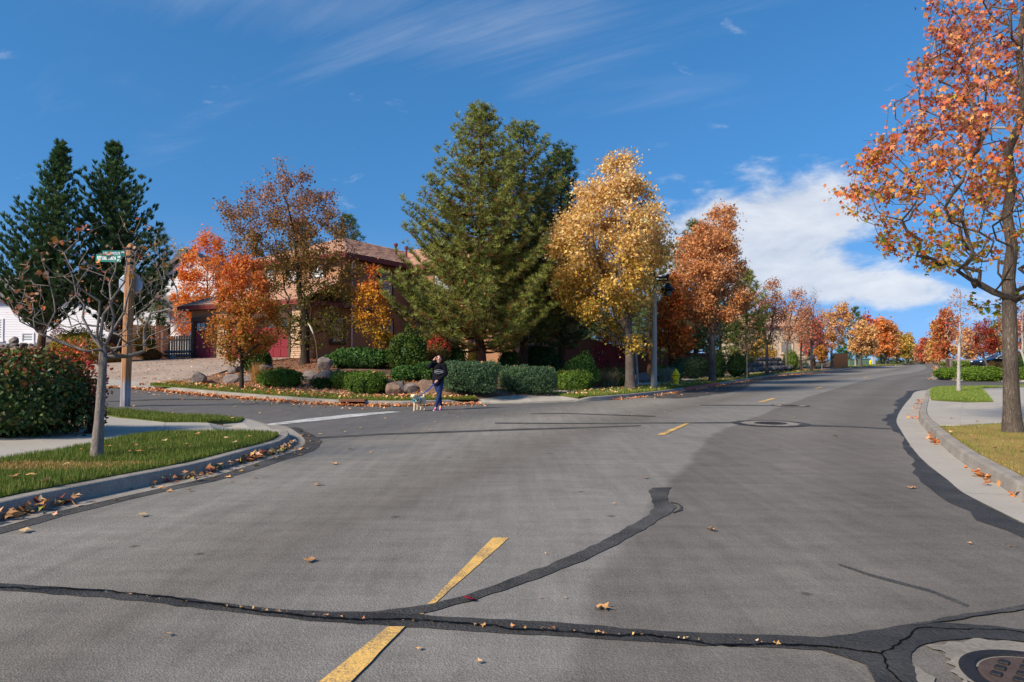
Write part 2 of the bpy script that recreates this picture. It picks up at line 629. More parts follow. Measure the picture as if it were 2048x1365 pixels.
class Skel:
    def __init__(s):
        s.p, s.par, s.fix = [], [], {}

    def add(s, p, par, r=None):
        s.p.append(np.array(p, float))
        s.par.append(par)
        if r is not None:
            s.fix[len(s.p) - 1] = r
        return len(s.p) - 1

    def path(s, pts, par, rads=None):
        for i, p in enumerate(pts):
            par = s.add(p, par, None if rads is None else rads[i])
        return par

    def reach(s, tgt, seg, rng, up=0.35, wob=0.06, lo=0, down_pen=1.2):
        A = np.array(s.p)
        t = np.array(tgt, float)
        dv = t - A
        dist = np.linalg.norm(dv, axis=1)
        cost = dist + down_pen * np.maximum(0, 0.35 * np.linalg.norm(dv[:, :2], axis=1) - dv[:, 2])
        cost[:lo] = 1e9
        j = int(np.argmin(cost))
        a = A[j]
        L = dist[j]
        if L < 1e-3:
            return j
        k = max(1, int(round(L / seg)))
        ctrl = a + (t - a) * 0.5 + np.array([0, 0, -1]) * L * (-up * 0.35 if t[2] < a[2] else up * 0.28) * np.array([1, 1, 1])
        ctrl[:2] += (t - a)[:2] * 0.12
        par = j
        for i in range(1, k + 1):
            f = i / k
            q = (1 - f) ** 2 * a + 2 * f * (1 - f) * ctrl + f * f * t
            if i < k:
                q = q + rng.normal(0, wob * min(L, 1.0) * 0.5, 3)
            par = s.add(q, par)
        return par

    def finish(s, r_tip, expo=0.5, r_max=None):
        n = len(s.p)
        s.P = np.array(s.p)
        cnt = np.zeros(n)
        ch = [[] for _ in range(n)]
        for i, p in enumerate(s.par):
            if p >= 0:
                ch[p].append(i)
        for i in range(n - 1, -1, -1):
            if not ch[i]:
                cnt[i] += 1
            if s.par[i] >= 0:
                cnt[s.par[i]] += cnt[i]
        s.cnt, s.ch = cnt, ch
        s.r = r_tip * cnt ** expo
        if r_max:
            s.r = np.minimum(s.r, r_max)
        for i, r in s.fix.items():
            s.r[i] = r
        for i in range(n):
            p = s.par[i]
            if p >= 0:
                s.r[i] = min(s.r[i], s.r[p])

    def tubes(s, mb, trunk_sides=10):
        n = len(s.p)
        start = [(i, None) for i in range(n) if s.par[i] < 0]
        while start:
            i, frm = start.pop()
            pts, rad = [], []
            if frm is not None:
                pts.append(s.P[frm])
                rad.append(min(s.r[i] * 1.15, s.r[frm]))
            while True:
                pts.append(s.P[i])
                rad.append(s.r[i])
                c = s.ch[i]
                if not c:
                    break
                c = sorted(c, key=lambda k: -s.cnt[k])
                for k in c[1:]:
                    start.append((k, i))
                i = c[0]
            if len(pts) > 1:
                rm = max(rad)
                mb.tube([Vector(p) for p in pts], rad, trunk_sides if rm > .09 else (6 if rm > .03 else (4 if rm > .012 else 3)), caps=False)


def outline_fn(rows, Y, base):
    """rows: (py, px_left, px_right) -> world z grid with left/right x (relative to base)"""
    zs, xl, xr = [], [], []
    for py, a, b in rows:
        A, B = D(a, py, Y), D(b, py, Y)
        zs.append(A.z - base[2])
        xl.append(A.x - base[0])
        xr.append(B.x - base[0])
    o = np.argsort(zs)
    zs, xl, xr = np.array(zs)[o], np.array(xl)[o], np.array(xr)[o]

    def f(z):
        return np.interp(z, zs, xl), np.interp(z, zs, xr)
    return f, zs[0], zs[-1], zs, xl, xr


def crown_points(f, z0, z1, n, rng, depth=0.95, shell=0.6, zs=None, xl=None, xr=None):
    """points in the crown volume, area weighted, denser near the surface"""
    zz = np.linspace(z0, z1, 60)
    a, b = f(zz)
    w = np.maximum(b - a, 0.02) ** 1.4
    z = rng.choice(zz, n, p=w / w.sum()) + rng.uniform(-1, 1, n) * (z1 - z0) / 120
    a, b = f(z)
    c, h = (a + b) / 2, (b - a) / 2
    rho = rng.uniform(0, 1, n) ** (0.5 * shell)
    th = rng.uniform(0, 2 * math.pi, n)
    hd = np.maximum(h, 0)
    return np.stack([c + h * rho * np.cos(th), hd * depth * rho * np.sin(th), z], 1)


def leaf_cloud(sk, n, size, pal, rng, template=T_DIAMOND, spread=0.22, droop=0.35, max_cnt=3, min_z=None, clump=True):
    idx = np.where(sk.cnt <= max_cnt)[0]
    if min_z is not None:
        idx = idx[sk.P[idx, 2] > min_z]
    w = rng.gamma(1.2, 1.0, len(idx)) if clump else np.ones(len(idx))
    pick = rng.choice(idx, n, p=w / w.sum())
    par = np.array([max(0, sk.par[i]) for i in pick])
    t = rng.uniform(0, 1, (n, 1))
    P = sk.P[pick] * t + sk.P[par] * (1 - t) + rng.normal(0, spread, (n, 3)) * np.array([1, 1, .85])
    d = rand_dirs(n, rng) + np.array([0, 0, -droop])
    nm = rand_dirs(n, rng) + np.array([0, 0, .9])
    s = size * np.clip(rng.lognormal(-.05, .28, n), .45, 1.7)
    col = pal(P, rng)
    return scatter(template, P - d / np.linalg.norm(d, axis=1, keepdims=True) * s[:, None] * .4, d, nm, s, col)


def deciduous(name, label, px, py, Y, rows, n_tips, n_leaves, leaf, pal, trunk_r, fork_py, template=T_DIAMOND, group=None, bark='bark_grey',
              base=None, spread=.22, seed=1, leader=0.75, r_tip=.006, lean_px=0, seg=.45, depth=.95, shell=.6, droop=.35, category='tree', sub_forks=0, bottom_flare=1.35, wob=.06, max_cnt=3, name_leaf='crown', up=.35, twigs=0):
    rng = np.random.default_rng(seed)
    if base is None:
        base = hit(px, py)
        Y = base.y
    base = Vector(base)
    Y = Y or base.y
    f, z0, z1, zs, xl, xr = outline_fn(rows, Y, base)
    fork = D(px + lean_px, fork_py, Y) - base
    root = thing(name, label, category, base, 0, group)
    sk = Skel()
    nt_ = max(3, int(fork.z / .4))
    pts, rad = [], []
    ph = rng.uniform(0, 6)
    for i in range(nt_ + 1):
        t = i / nt_
        pts.append((fork.x * t + .03 * math.sin(ph + 3 * t) * min(1, trunk_r * 6), .03 * math.cos(ph + 2.3 * t) * min(1, trunk_r * 6), fork.z * t - (.12 if i == 0 else 0)))
        rad.append(trunk_r * (1 + (bottom_flare - 1) * max(0, 1 - t * 4) ** 2) * (1 - .22 * t))
    j = sk.path(pts, -1, rad)
    lo = len(sk.p) - 1
    ca, cb = f(z0 + (z1 - z0) * .8)
    top = np.array([(ca + cb) / 2, 0, z0 + (z1 - z0) * leader])
    pf = np.array(pts[-1])
    nl = max(3, int(np.linalg.norm(top - pf) / .6))
    if sub_forks:
        for k in range(sub_forks):
            w = 2 * math.pi * k / sub_forks + rng.uniform(-.3, .3) + (0.2 if sub_forks == 2 else .6)
            za = z0 + (z1 - z0) * rng.uniform(.5, .8)
            a, b = f(za)
            tgt = np.array([(a + b) / 2 + (b - a) / 2 * .55 * math.cos(w), (b - a) / 2 * .55 * math.sin(w), za])
            jj = j
            for i in range(1, 7):
                t = i / 6
                q = pf + (tgt - pf) * np.array([t ** .75, t ** .75, t]) + rng.normal(0, .05, 3)
                jj = sk.add(q, jj, trunk_r * (.62 - .46 * t) * (1.15 if sub_forks < 4 else .66))
    else:
        jj = j
        for i in range(1, nl + 1):
            t = i / nl
            jj = sk.add(pf + (top - pf) * t + rng.normal(0, min(.07, trunk_r * .35), 3) * np.array([1, 1, 0]), jj, trunk_r * (.78 - .68 * t ** .8))
    A = crown_points(f, z0, z1, n_tips, rng, depth, shell)
    order = np.argsort(np.linalg.norm(A - pf, axis=1))
    for a in A[order]:
        sk.reach(a, seg, rng, lo=lo, wob=wob, up=up)
    # let a few twigs stick out past the outline
    for _ in range(twigs):
        k = rng.integers(lo + 3, len(sk.p))
        v = sk.p[k] - np.array([0, 0, z0 + (z1 - z0) * .3])
        v = v / (np.linalg.norm(v) + 1e-6) + np.array([0, 0, .5])
        sk.reach(sk.p[k] + v * rng.uniform(.3, .7), .25, rng, lo=lo)
    sk.finish(r_tip, .52, trunk_r * (.42 if not sub_forks else .5))
    mb = MB()
    sk.tubes(mb)
    link('trunk', mb.mesh('trunk', M[bark]), root)
    if n_leaves:
        V, F, C = leaf_cloud(sk, n_leaves, leaf, lambda P, r: pal((P[:, 2] - z0) / (z1 - z0), P, r), rng, template, spread, droop, max_cnt, z0 - .3)
        link(name_leaf, np_mesh(name_leaf, V, F, M['leaf'], C), root)
    root['_z0'] = z0
    del root['_z0']
    return root, sk


def needle_template(k, length, width, cone, rng):
    vs, fs = [], []
    for i in range(k):
        a = 2 * math.pi * i / k + rng.uniform(-.3, .3)
        c = cone * rng.uniform(.55, 1.15)
        L = length * rng.uniform(.8, 1.1)
        d = np.array([math.cos(c), math.sin(c) * math.cos(a), math.sin(c) * math.sin(a)])
        s = np.cross(d, rng.normal(size=3))
        s = s / np.linalg.norm(s) * width / 2
        b = len(vs)
        vs += [tuple(-s), tuple(s), tuple(d * L)]
        fs.append((b, b + 1, b + 2))
    return tpl(vs, fs)


_nr = np.random.default_rng(3)
T_TUFTS = [needle_template(17, 1.0, .095, 1.0, _nr) for _ in range(3)]
T_SPRAYS = [needle_template(10, 1.0, .17, .40, _nr) for _ in range(3)]


def conifer(name, label, base, rows, Y, cols, brown, n_whorl_dz, per, tuft, trunk_r, seed, kind='pine', group=None, bark='bark_pine', dens=1.0, depth=1.0, up=.35, top_lean=0.0):
    rng = np.random.default_rng(seed)
    base = Vector(base)
    f, z0, z1, zs, xl, xr = outline_fn(rows, Y, base)
    root = thing(name, label, 'tree', base, 0, group)
    mb = MB()
    # trunk
    a, b = f(z1)
    xt = (a + b) / 2
    n = 14
    tp = [np.array([xt * (i / n) ** 1.5, 0, -.2 + (z1 + .1) * i / n]) + np.r_[rng.normal(0, .04, 2), 0] * (0 < i < n) for i in range(n + 1)]
    mb.tube([Vector(p) for p in tp], [trunk_r * (1.25 if i == 0 else 1) * (1 - .93 * i / n) for i in range(n + 1)], 10, caps=False)
    tz = [p[2] for p in tp]
    TP, TD, TC = [], [], []
    gcols = np.array([lin(c) for c in cols])
    bcols = np.array([lin(c) for c in brown]) if brown else None

    def put(p, d, tone):
        TP.append(p)
        TD.append(d)
        TC.append(tone)
    z = z0 + .1
    while z < z1 - .15:
        t = (z - z0) / (z1 - z0)
        k = max(3, int(round(per * (1 - .4 * t))))
        ph = rng.uniform(0, 6.28)
        for i in range(k):
            w = ph + 2 * math.pi * i / k + rng.uniform(-.35, .35)
            zz = z + rng.uniform(-.5, .5) * n_whorl_dz
            c0 = np.array([np.interp(zz, tz, [p[0] for p in tp]), 0, zz])
            # the branch tip is to reach the outline at the tip's own height
            rise = (up + rng.uniform(-.12, .18))
            zt = zz
            for _ in range(2):
                a, b = f(np.clip(zt, z0, z1))
                ext = (b - c0[0]) * max(0, math.cos(w)) + (c0[0] - a) * max(0, -math.cos(w)) + (b - a) / 2 * depth * abs(math.sin(w)) ** 1.0 * (1 - abs(math.cos(w)) * .5)
                L = max(.15, ext * rng.uniform(.72, 1.04))
                zt = zz + L * rise
            dxy = np.array([math.cos(w), math.sin(w), 0])
            pts = []
            m = max(3, int(L / .3))
            for q in range(m + 1):
                s = q / m
                pts.append(c0 + dxy * L * s + np.array([0, 0, L * rise * (s ** 1.7 if kind == 'pine' else s ** 1.1) - (.10 * L * math.sin(math.pi * s) if kind == 'pine' else 0)]) + rng.normal(0, .03, 3) * (0 < q))
            rb = max(.008, .011 * L + .004)
            mb.tube([Vector(p) for p in pts], [rb * (1 - .8 * q / m) for q in range(m + 1)], 4, caps=False)
            s0 = .22 if kind == 'pine' else .08
            for q in range(1, m + 1):
                s = q / m
                if s < s0:
                    continue
                d = pts[q] - pts[q - 1]
                d = d / np.linalg.norm(d)
                put(pts[q], d + np.array([0, 0, .35]), s)
                lat = np.cross(d, [0, 0, 1.0])
                lat = lat / (np.linalg.norm(lat) + 1e-6)
                nlat = max(1, int(round(2.4 * dens)))
                for sd in range(nlat):
                    sg = 1 if (sd + q) % 2 else -1
                    ll = (.16 + .34 * L * .42 * (1 - s * .75)) * rng.uniform(.5, 1.2) * (1 if kind == 'pine' else .62)
                    dd = d * (.75 if kind == 'pine' else 1.25) + lat * sg * rng.uniform(.4, 1.1) + np.array([0, 0, rng.uniform(.05, .75)])
                    dd = dd / np.linalg.norm(dd)
                    nn = max(1, int(ll / (.16 / dens)))
                    for e in range(1, nn + 1):
                        p = pts[q] + dd * ll * e / nn + rng.normal(0, .03, 3)
                        put(p, dd + np.array([0, 0, .45]), s * .5 + .5 * e / nn)
        z += n_whorl_dz * (1 - .35 * t)
    # leader tufts
    for i in range(10):
        put(np.array([xt, 0, z1 - .08 * i]) + rng.normal(0, .05, 3), np.array([rng.normal(0, .4), rng.normal(0, .4), 1.0]), 1.0)
    P, Dm, S = np.array(TP), np.array(TD), np.array(TC)
    n = len(P)
    c = gcols[rng.integers(0, len(gcols), n)]
    if bcols is not None:
        isb = rng.uniform(0, 1, n) < .42 * (1 - S) ** 1.0 + .015
        c[isb] = bcols[rng.integers(0, len(bcols), isb.sum())]
    c = np.clip(c * (1 + rng.normal(0, .16, (n, 1))), 0, 1)
    parts = []
    TT = T_TUFTS if kind == 'pine' else T_SPRAYS
    which = rng.integers(0, 3, n)
    for w in range(3):
        k = which == w
        parts.append(scatter(TT[w], P[k], Dm[k], rand_dirs(k.sum(), rng), tuft * rng.uniform(.7, 1.2, k.sum()), c[k]))
    V, F, C = join_np(parts)
    link('trunk', mb.mesh('trunk', M[bark]), root)
    link('needles', np_mesh('needles', V, F, M['needle'], C), root)
    return root


def superell(n, rng, p=2.0):
    v = rand_dirs(n, rng)
    q = (np.abs(v) ** p).sum(1) ** (1 / p)
    return v / q[:, None]


def shrub(name, label, c, rad, n, leaf, cols, seed, p=2.6, template=T_DIAMOND, group=None, cat='shrub', rough=.15, mat='leaf', top_cols=None, core=True, weights=None, up=.3, rotz=0.0, jit=.14, stems=0, lean=None, top_from=.5):
    """rounded or clipped bush: a mass of leaves over twigs. c is the middle of its foot"""
    rng = np.random.default_rng(seed)
    rx, ry, rz = rad
    root = thing(name, label, cat, c, rotz, group)
    v = superell(n, rng, p)
    v[:, 2] = np.abs(v[:, 2]) * np.where(rng.uniform(0, 1, n) < .76, 1, -.62)
    # lumpy surface
    ph = rng.uniform(0, 6, 6)
    lump = 1 + rough * (np.sin(v[:, 0] * 5 + ph[0]) * np.sin(v[:, 1] * 5 + ph[1]) + .7 * np.sin(v[:, 0] * 9 + ph[2] + v[:, 2] * 6) * np.sin(v[:, 2] * 8 + v[:, 1] * 7 + ph[3]))
    rr = lump * (1 - np.abs(rng.normal(0, .10, n))) + rng.normal(0, .02, n)
    # stray shoots
    for q in superell(14, rng, p):
        m_ = (v @ q) / (np.linalg.norm(v, axis=1) * np.linalg.norm(q)) > .975
        rr[m_] += rng.uniform(0, .16, m_.sum()) * (rng.uniform(0, 1) < .8)
    P = v * rr[:, None] * np.array([rx, ry, rz * .62]) + np.array([0, 0, rz * .42])
    P[:, 2] = np.maximum(P[:, 2], .02)
    nm = v / np.array([rx, ry, rz])
    nm = nm / np.linalg.norm(nm, axis=1, keepdims=True)
    d = rand_dirs(n, rng) + nm * .8 + np.array([0, 0, up])
    col = palette(cols, n, rng, jit, weights)
    if top_cols is not None:
        h = P[:, 2] / rz
        k = rng.uniform(0, 1, n) < np.clip((h - top_from) * 2.2, 0, .92)
        col[k] = palette(top_cols, k.sum(), rng, jit)
    parts = [scatter(template, P, d, nm + rand_dirs(n, rng) * .7, leaf * rng.uniform(.6, 1.25, n), col)]
    mb = MB()
    for _ in range(10):
        w = rng.uniform(0, 6.28)
        q = rng.uniform(.3, .8)
        mb.tube([(rng.normal(0, rx * .15), rng.normal(0, ry * .15), -.05), (rx * q * .5 * math.cos(w), ry * q * .5 * math.sin(w), rz * .4), (rx * q * math.cos(w), ry * q * math.sin(w), rz * .75)], [.02, .014, .006], 4, caps=False)
    mb.build('branches', M['bark_dark'], root)
    if core:
        m = 900 if max(rx, ry, rz) < 1.2 else 2200
        v = superell(m, rng, p)
        v[:, 2] = np.where(rng.uniform(0, 1, m) < .8, np.abs(v[:, 2]), -.55 * np.abs(v[:, 2]))
        P2 = v * rng.uniform(.70, .84, (m, 1)) * np.array([rx, ry, rz * .62]) + np.array([0, 0, rz * .42])
        P2[:, 2] = np.maximum(P2[:, 2], .03)
        s = min(.42 * min(rx, ry, rz), .26)
        parts.append(scatter(T_OVAL, P2, np.cross(v, rand_dirs(m, rng)), v, np.full(m, s), palette(cols, m, rng, .1, weights)))
    V, F, C = join_np(parts)
    link('foliage', np_mesh('foliage', V, F, M[mat], C), root)
    return root


def grass_tuft(name, label, c, h, r, n, cols, seed, lean=(0, 0), cat='ornamental grass', group=None, w=.012):
    rng = np.random.default_rng(seed)
    root = thing(name, label, cat, c, 0, group)
    parts_v, parts_f, parts_c = [], [], []
    B = np.c_[rng.normal(0, r * .25, (n, 2)), np.zeros(n)]
    a = rng.uniform(0, 6.28, n)
    q = rng.uniform(.15, 1.0, n) * r
    L = h * rng.uniform(.55, 1.05, n)
    mid = B + np.c_[np.cos(a) * q * .35 + lean[0] * .4, np.sin(a) * q * .35 + lean[1] * .4, L * .62]
    tip = B + np.c_[np.cos(a) * q + lean[0], np.sin(a) * q + lean[1], L * .95]
    s = np.c_[-np.sin(a + .8), np.cos(a + .8), np.zeros(n)] * w / 2
    V = np.stack([B - s, B + s, mid - s * .9, mid + s * .9, tip], 1).reshape(-1, 3)
    o = (np.arange(n) * 5)[:, None, None]
    F = (np.array([(0, 1, 3), (0, 3, 2), (2, 3, 4)])[None] + o).reshape(-1, 3)
    C = np.repeat(palette(cols, n, rng, .15), 5, 0)
    link('blades', np_mesh('blades', V, F, M['grass'], C), root)
    return root
# ================================================================ ground, road, kerbs, lawns
def smooth_line(pts, step=0.5):
    """Catmull-Rom through 2-D/3-D points, even spacing"""
    P = [np.array(p, float)[:2] for p in pts]
    P = [2 * P[0] - P[1]] + P + [2 * P[-1] - P[-2]]
    out = []
    for i in range(1, len(P) - 2):
        a, b, c, d = P[i - 1:i + 3]
        n = max(2, int(np.linalg.norm(c - b) / .1))
        for k in range(n):
            t = k / n
            out.append(.5 * ((2 * b) + (c - a) * t + (2 * a - 5 * b + 4 * c - d) * t * t + (3 * b - a - 3 * c + d) * t ** 3))
    out.append(P[-2])
    out = np.array(out)
    s = np.r_[0, np.cumsum(np.linalg.norm(np.diff(out, axis=0), axis=1))]
    k = max(2, int(s[-1] / step))
    q = np.linspace(0, s[-1], k + 1)
    return np.c_[np.interp(q, s, out[:, 0]), np.interp(q, s, out[:, 1])]


def normals2(L):
    t = np.gradient(L, axis=0)
    t /= np.linalg.norm(t, axis=1, keepdims=True)
    return np.c_[-t[:, 1], t[:, 0]]


def GP(lst, dz=0.0):
    return [tuple(G(x, y, dz))[:2] for x, y in lst]


# kerb lines: the foot of the kerb face. Each runs so that its own lot lies on the left hand side of travel
lineL = [(-30, 31.5), (-22, 26.2)] + GP([(174, 809), (259, 815), (374, 827)], .22) + GP([(455, 837)], .15) + GP([(540, 853.5), (566, 866), (581, 882), (578, 891), (560, 903), (503, 920), (400, 951), (300, 973), (58, 1026), (0, 1042)]) + [(-5.15, 4), (-5.6, 0), (-6.4, -8)]
lineL = lineL[::-1]
lineM = GP([(1690, 742), (1632, 746), (1560, 752), (1500, 761), (1434, 772.5), (1369, 783), (1308, 791.5), (1220, 800.5), (1146, 804.5), (1044, 807.5), (953, 808), (820, 812.5), (760, 812.5), (674, 810.5), (495, 798), (360, 786), (300, 780), (259, 777), (174, 772)]) + [(-24, 31.2), (-34, 38.5), (-60, 57)]
lineR = [(1.2, -8), (3.5, 0), (4.5, 3.6)] + GP([(2048, 1001), (2009, 978), (1913, 917), (1856, 864), (1839, 841), (1842, 815), (1850, 797), (1858, 784)]) + [(22.6, 35.2), (25.5, 35.4), (31, 33.6), (44, 28.5)]
lineR = lineR[::-1]
lineR2 = [(120, 190), (114, 180), (83, 133), (64, 103), (50, 80), (38.5, 62), (34.4, 56), (33.6, 53), (35.2, 50), (40, 43.5), (52, 37), (70, 30)]
lineM2 = [(112, 190), (106, 180), (79.5, 140), (59, 110), (47.5, 95), (44.5, 90), (41, 89), (36, 92), (10, 112)]
LNS = {k: smooth_line(v, .4) for k, v in (('L', lineL), ('M', lineM), ('R', lineR), ('R2', lineR2), ('M2', lineM2))}
# make sure the lot is on the left
REF = {'L': (-9, 10), 'M': (-2, 40), 'R': (12, 10), 'R2': (60, 60), 'M2': (40, 130)}
for k in LNS:
    L = LNS[k]
    nrm = normals2(L)
    i = int(np.argmin(np.linalg.norm(L - np.array(REF[k]), axis=1)))
    if np.dot(nrm[i], np.array(REF[k]) - L[i]) < 0:
        LNS[k] = L[::-1].copy()


def offset(k, d):
    return LNS[k] + normals2(LNS[k]) * d


def seg_between(k, p, q):
    """indices of line k between the samples nearest to points p and q"""
    L = LNS[k]
    i = int(np.argmin(np.linalg.norm(L - np.array(p)[:2], axis=1)))
    j = int(np.argmin(np.linalg.norm(L - np.array(q)[:2], axis=1)))
    return (i, j) if i <= j else (j, i)


# ---- materials of the ground
def asphalt_material():
    m, nt, b = new_mat('asphalt')
    tc = nd(nt, 'ShaderNodeTexCoord')
    v = tc.outputs['Object']
    lane = nd(nt, 'ShaderNodeAttribute', attribute_name='lane')
    wob = nd(nt, 'ShaderNodeTexNoise', {'Vector': v, 'Scale': .6, 'Detail': 4.0})
    t = math_n(nt, 'ADD', lane.outputs['Fac'], math_n(nt, 'MULTIPLY', math_n(nt, 'SUBTRACT', wob.outputs[0], .5), .35))
    tn = nd(nt, 'ShaderNodeMapRange', {0: t, 1: -6.0, 2: 6.0})
    band = ramp_n(nt, tn.outputs[0], [(0.0, (.075, .075, .078)), (.12, (.122, .118, .112)), (.22, (.140, .135, .129)), (.30, (.112, .107, .100)), (.37, (.094, .088, .081)),
                                      (.43, (.112, .109, .107)), (.50, (.124, .121, .119)), (.578, (.126, .123, .120)), (.588, (.086, .081, .077)), (.70, (.098, .093, .088)),
                                      (.78, (.080, .075, .071)), (.86, (.094, .089, .085)), (.95, (.074, .070, .067)), (1.0, (.064, .061, .059))])
    st = nd(nt, 'ShaderNodeMapping', {0: v, 'Rotation': (0, 0, R(-24)), 'Scale': (5.0, .45, 1)})
    streak = nd(nt, 'ShaderNodeTexNoise', {'Vector': st.outputs[0], 'Scale': 1.1, 'Detail': 6.0, 'Roughness': .65})
    st2 = nd(nt, 'ShaderNodeMapping', {0: v, 'Rotation': (0, 0, R(8)), 'Scale': (.7, 3.5, 1)})
    cross = nd(nt, 'ShaderNodeTexNoise', {'Vector': st2.outputs[0], 'Scale': 1.3, 'Detail': 7.0, 'Roughness': .7})
    big = nd(nt, 'ShaderNodeTexNoise', {'Vector': v, 'Scale': .22, 'Detail': 4.0})
    mot = nd(nt, 'ShaderNodeTexNoise', {'Vector': v, 'Scale': 2.6, 'Detail': 6.0, 'Roughness': .7})
    fine = nd(nt, 'ShaderNodeTexNoise', {'Vector': v, 'Scale': 60.0, 'Detail': 3.0, 'Roughness': .8})
    mid = nd(nt, 'ShaderNodeTexNoise', {'Vector': v, 'Scale': 26.0, 'Detail': 4.0, 'Roughness': .8})
    agg = nd(nt, 'ShaderNodeTexVoronoi', {'Vector': v, 'Scale': 90.0})
    k = math_n(nt, 'ADD', math_n(nt, 'MULTIPLY', streak.outputs[0], .70), math_n(nt, 'MULTIPLY', big.outputs[0], .60))
    k = math_n(nt, 'ADD', k, math_n(nt, 'MULTIPLY', mot.outputs[0], .55))
    k = math_n(nt, 'ADD', k, math_n(nt, 'MULTIPLY', cross.outputs[0], .75))
    k = math_n(nt, 'ADD', k, math_n(nt, 'ADD', math_n(nt, 'MULTIPLY', fine.outputs[0], 1.0), math_n(nt, 'MULTIPLY', mid.outputs[0], .6)))
    k = math_n(nt, 'ADD', k, math_n(nt, 'MULTIPLY', agg.outputs[0], .35))
    mul = nd(nt, 'ShaderNodeMapRange', {0: k, 1: 1.62, 2: 2.85, 3: .62, 4: 2.60}, clamp=False)
    c = mix_n(nt, 1.0, band, mul.outputs[0], 'MULTIPLY')
    c = mix_n(nt, 1.0, c, (1.07, 1.0, .90), 'MULTIPLY')
    # sparse dark specks and oil spots
    sp = nd(nt, 'ShaderNodeTexVoronoi', {'Vector': v, 'Scale': 1.4, 'Randomness': 1.0})
    spm = nd(nt, 'ShaderNodeMapRange', {0: sp.outputs['Distance'], 1: .03, 2: .075, 3: .5, 4: 1.0})
    c = mix_n(nt, 1.0, c, spm.outputs[0], 'MULTIPLY')
    nt.links.new(c, b.inputs['Base Color'])
    b.inputs['Roughness'].default_value = .86
    b.inputs['Specular IOR Level'].default_value = .25
    h = math_n(nt, 'ADD', math_n(nt, 'MULTIPLY', fine.outputs[0], .7), math_n(nt, 'MULTIPLY', agg.outputs[0], .5))
    bp = nd(nt, 'ShaderNodeBump', {'Strength': .55, 'Distance': .012, 'Height': h})
    nt.links.new(bp.outputs[0], b.inputs['Normal'])
    return m


M['asphalt'] = asphalt_material()
M['concrete'] = mat_noise('concrete', lin((172, 164, 152)), .85, .13, .9, 60, .12, spec=.2)
M['curb'] = mat_noise('curb', lin((150, 142, 132)), .88, .34, 2.2, 38, .3, spec=.15)
M['curb_red'] = mat_noise('curb_red', lin((168, 72, 70)), .7, .25, 3, 40, .15)
M['tar'] = mat_noise('tar', (.052, .048, .044), .66, .62, 1.8, 55, .9, spec=.3)
M['tar_thin'] = mat_noise('tar_thin', (.078, .073, .067), .74, .70, 1.8, 55, .9, spec=.25)
M['crack'] = mat_noise('crack', (.006, .006, .006), .95, .3, 8, 60, .2, spec=.05)


def worn_paint(name, base):
    m = mat_noise(name, base, .75, .14, 1.2, 55, .3, spec=.2)
    nt = m.node_tree
    b = nt.nodes['Principled BSDF']
    src = b.inputs['Base Color'].links[0].from_socket
    tc = nd(nt, 'ShaderNodeTexCoord')
    n1 = nd(nt, 'ShaderNodeTexNoise', {'Vector': tc.outputs['Object'], 'Scale': 70.0, 'Detail': 4.0, 'Roughness': .8})
    n2 = nd(nt, 'ShaderNodeTexNoise', {'Vector': tc.outputs['Object'], 'Scale': 3.0, 'Detail': 4.0})
    k = math_n(nt, 'ADD', math_n(nt, 'MULTIPLY', n1.outputs[0], .75), math_n(nt, 'MULTIPLY', n2.outputs[0], .45))
    mr = nd(nt, 'ShaderNodeMapRange', {0: k, 1: .57, 2: .70, 3: 0.0, 4: .85})
    nt.links.new(mix_n(nt, mr.outputs[0], src, (.13, .12, .11)), b.inputs['Base Color'])
    return m


M['yellow_paint'] = worn_paint('yellow_paint', lin((234, 186, 104)))
M['white_paint'] = worn_paint('white_paint', lin((206, 204, 200)))
M['mulch'] = mat_noise('mulch', lin((128, 98, 80)), .95, .40, 1.2, 26, .5, spec=.1)
M['soil'] = mat_noise('soil', lin((96, 82, 66)), .95, .35, .8, 22, .5, spec=.1)
M['lawn_soil'] = mat_noise('lawn_soil', lin((82, 92, 40)), .95, .35, 1.5, 35, .4, spec=.1)
M['lawn_dry'] = mat_noise('lawn_dry', lin((150, 128, 72)), .95, .30, 1.5, 35, .4, spec=.1)
M['far_ground'] = mat_noise('far_ground', lin((120, 110, 84)), .95, .3, .03, .5, .1, spec=.1)

# ---- base sheet and road
gme = MB()
gme.add([(-2500, -600, -.6), (2500, -600, -.6), (2500, 4000, -.6), (-2500, 4000, -.6)], [(0, 1, 2, 3)])
tag(gme.build('ground', M['far_ground']), kind='structure')

CENTER = smooth_line([(-1.9, -8), (-1.55, 0)] + GP([(675, 1365), (831, 1232), (1002, 1078), (1318, 871), (1378, 849), (1535, 801.5), (1635, 776.5), (1730, 755.5)]) + [(57, 96), (110, 186)], .5)


def lane_offset(P):
    """signed distance from the centre line, + to the right"""
    out = np.zeros(len(P))
    T = np.gradient(CENTER, axis=0)
    T /= np.linalg.norm(T, axis=1, keepdims=True)
    for a in range(0, len(P), 4000):
        q = P[a:a + 4000]
        d = q[:, None, :] - CENTER[None]
        j = np.argmin((d ** 2).sum(2), axis=1)
        r = q - CENTER[j]
        out[a:a + 4000] = r[:, 0] * T[j, 1] - r[:, 1] * T[j, 0]
    return out


def grid_axis(segs):
    out = []
    for a, b, s in segs:
        out += list(np.arange(a, b, s))
    return np.array(out + [segs[-1][1]])


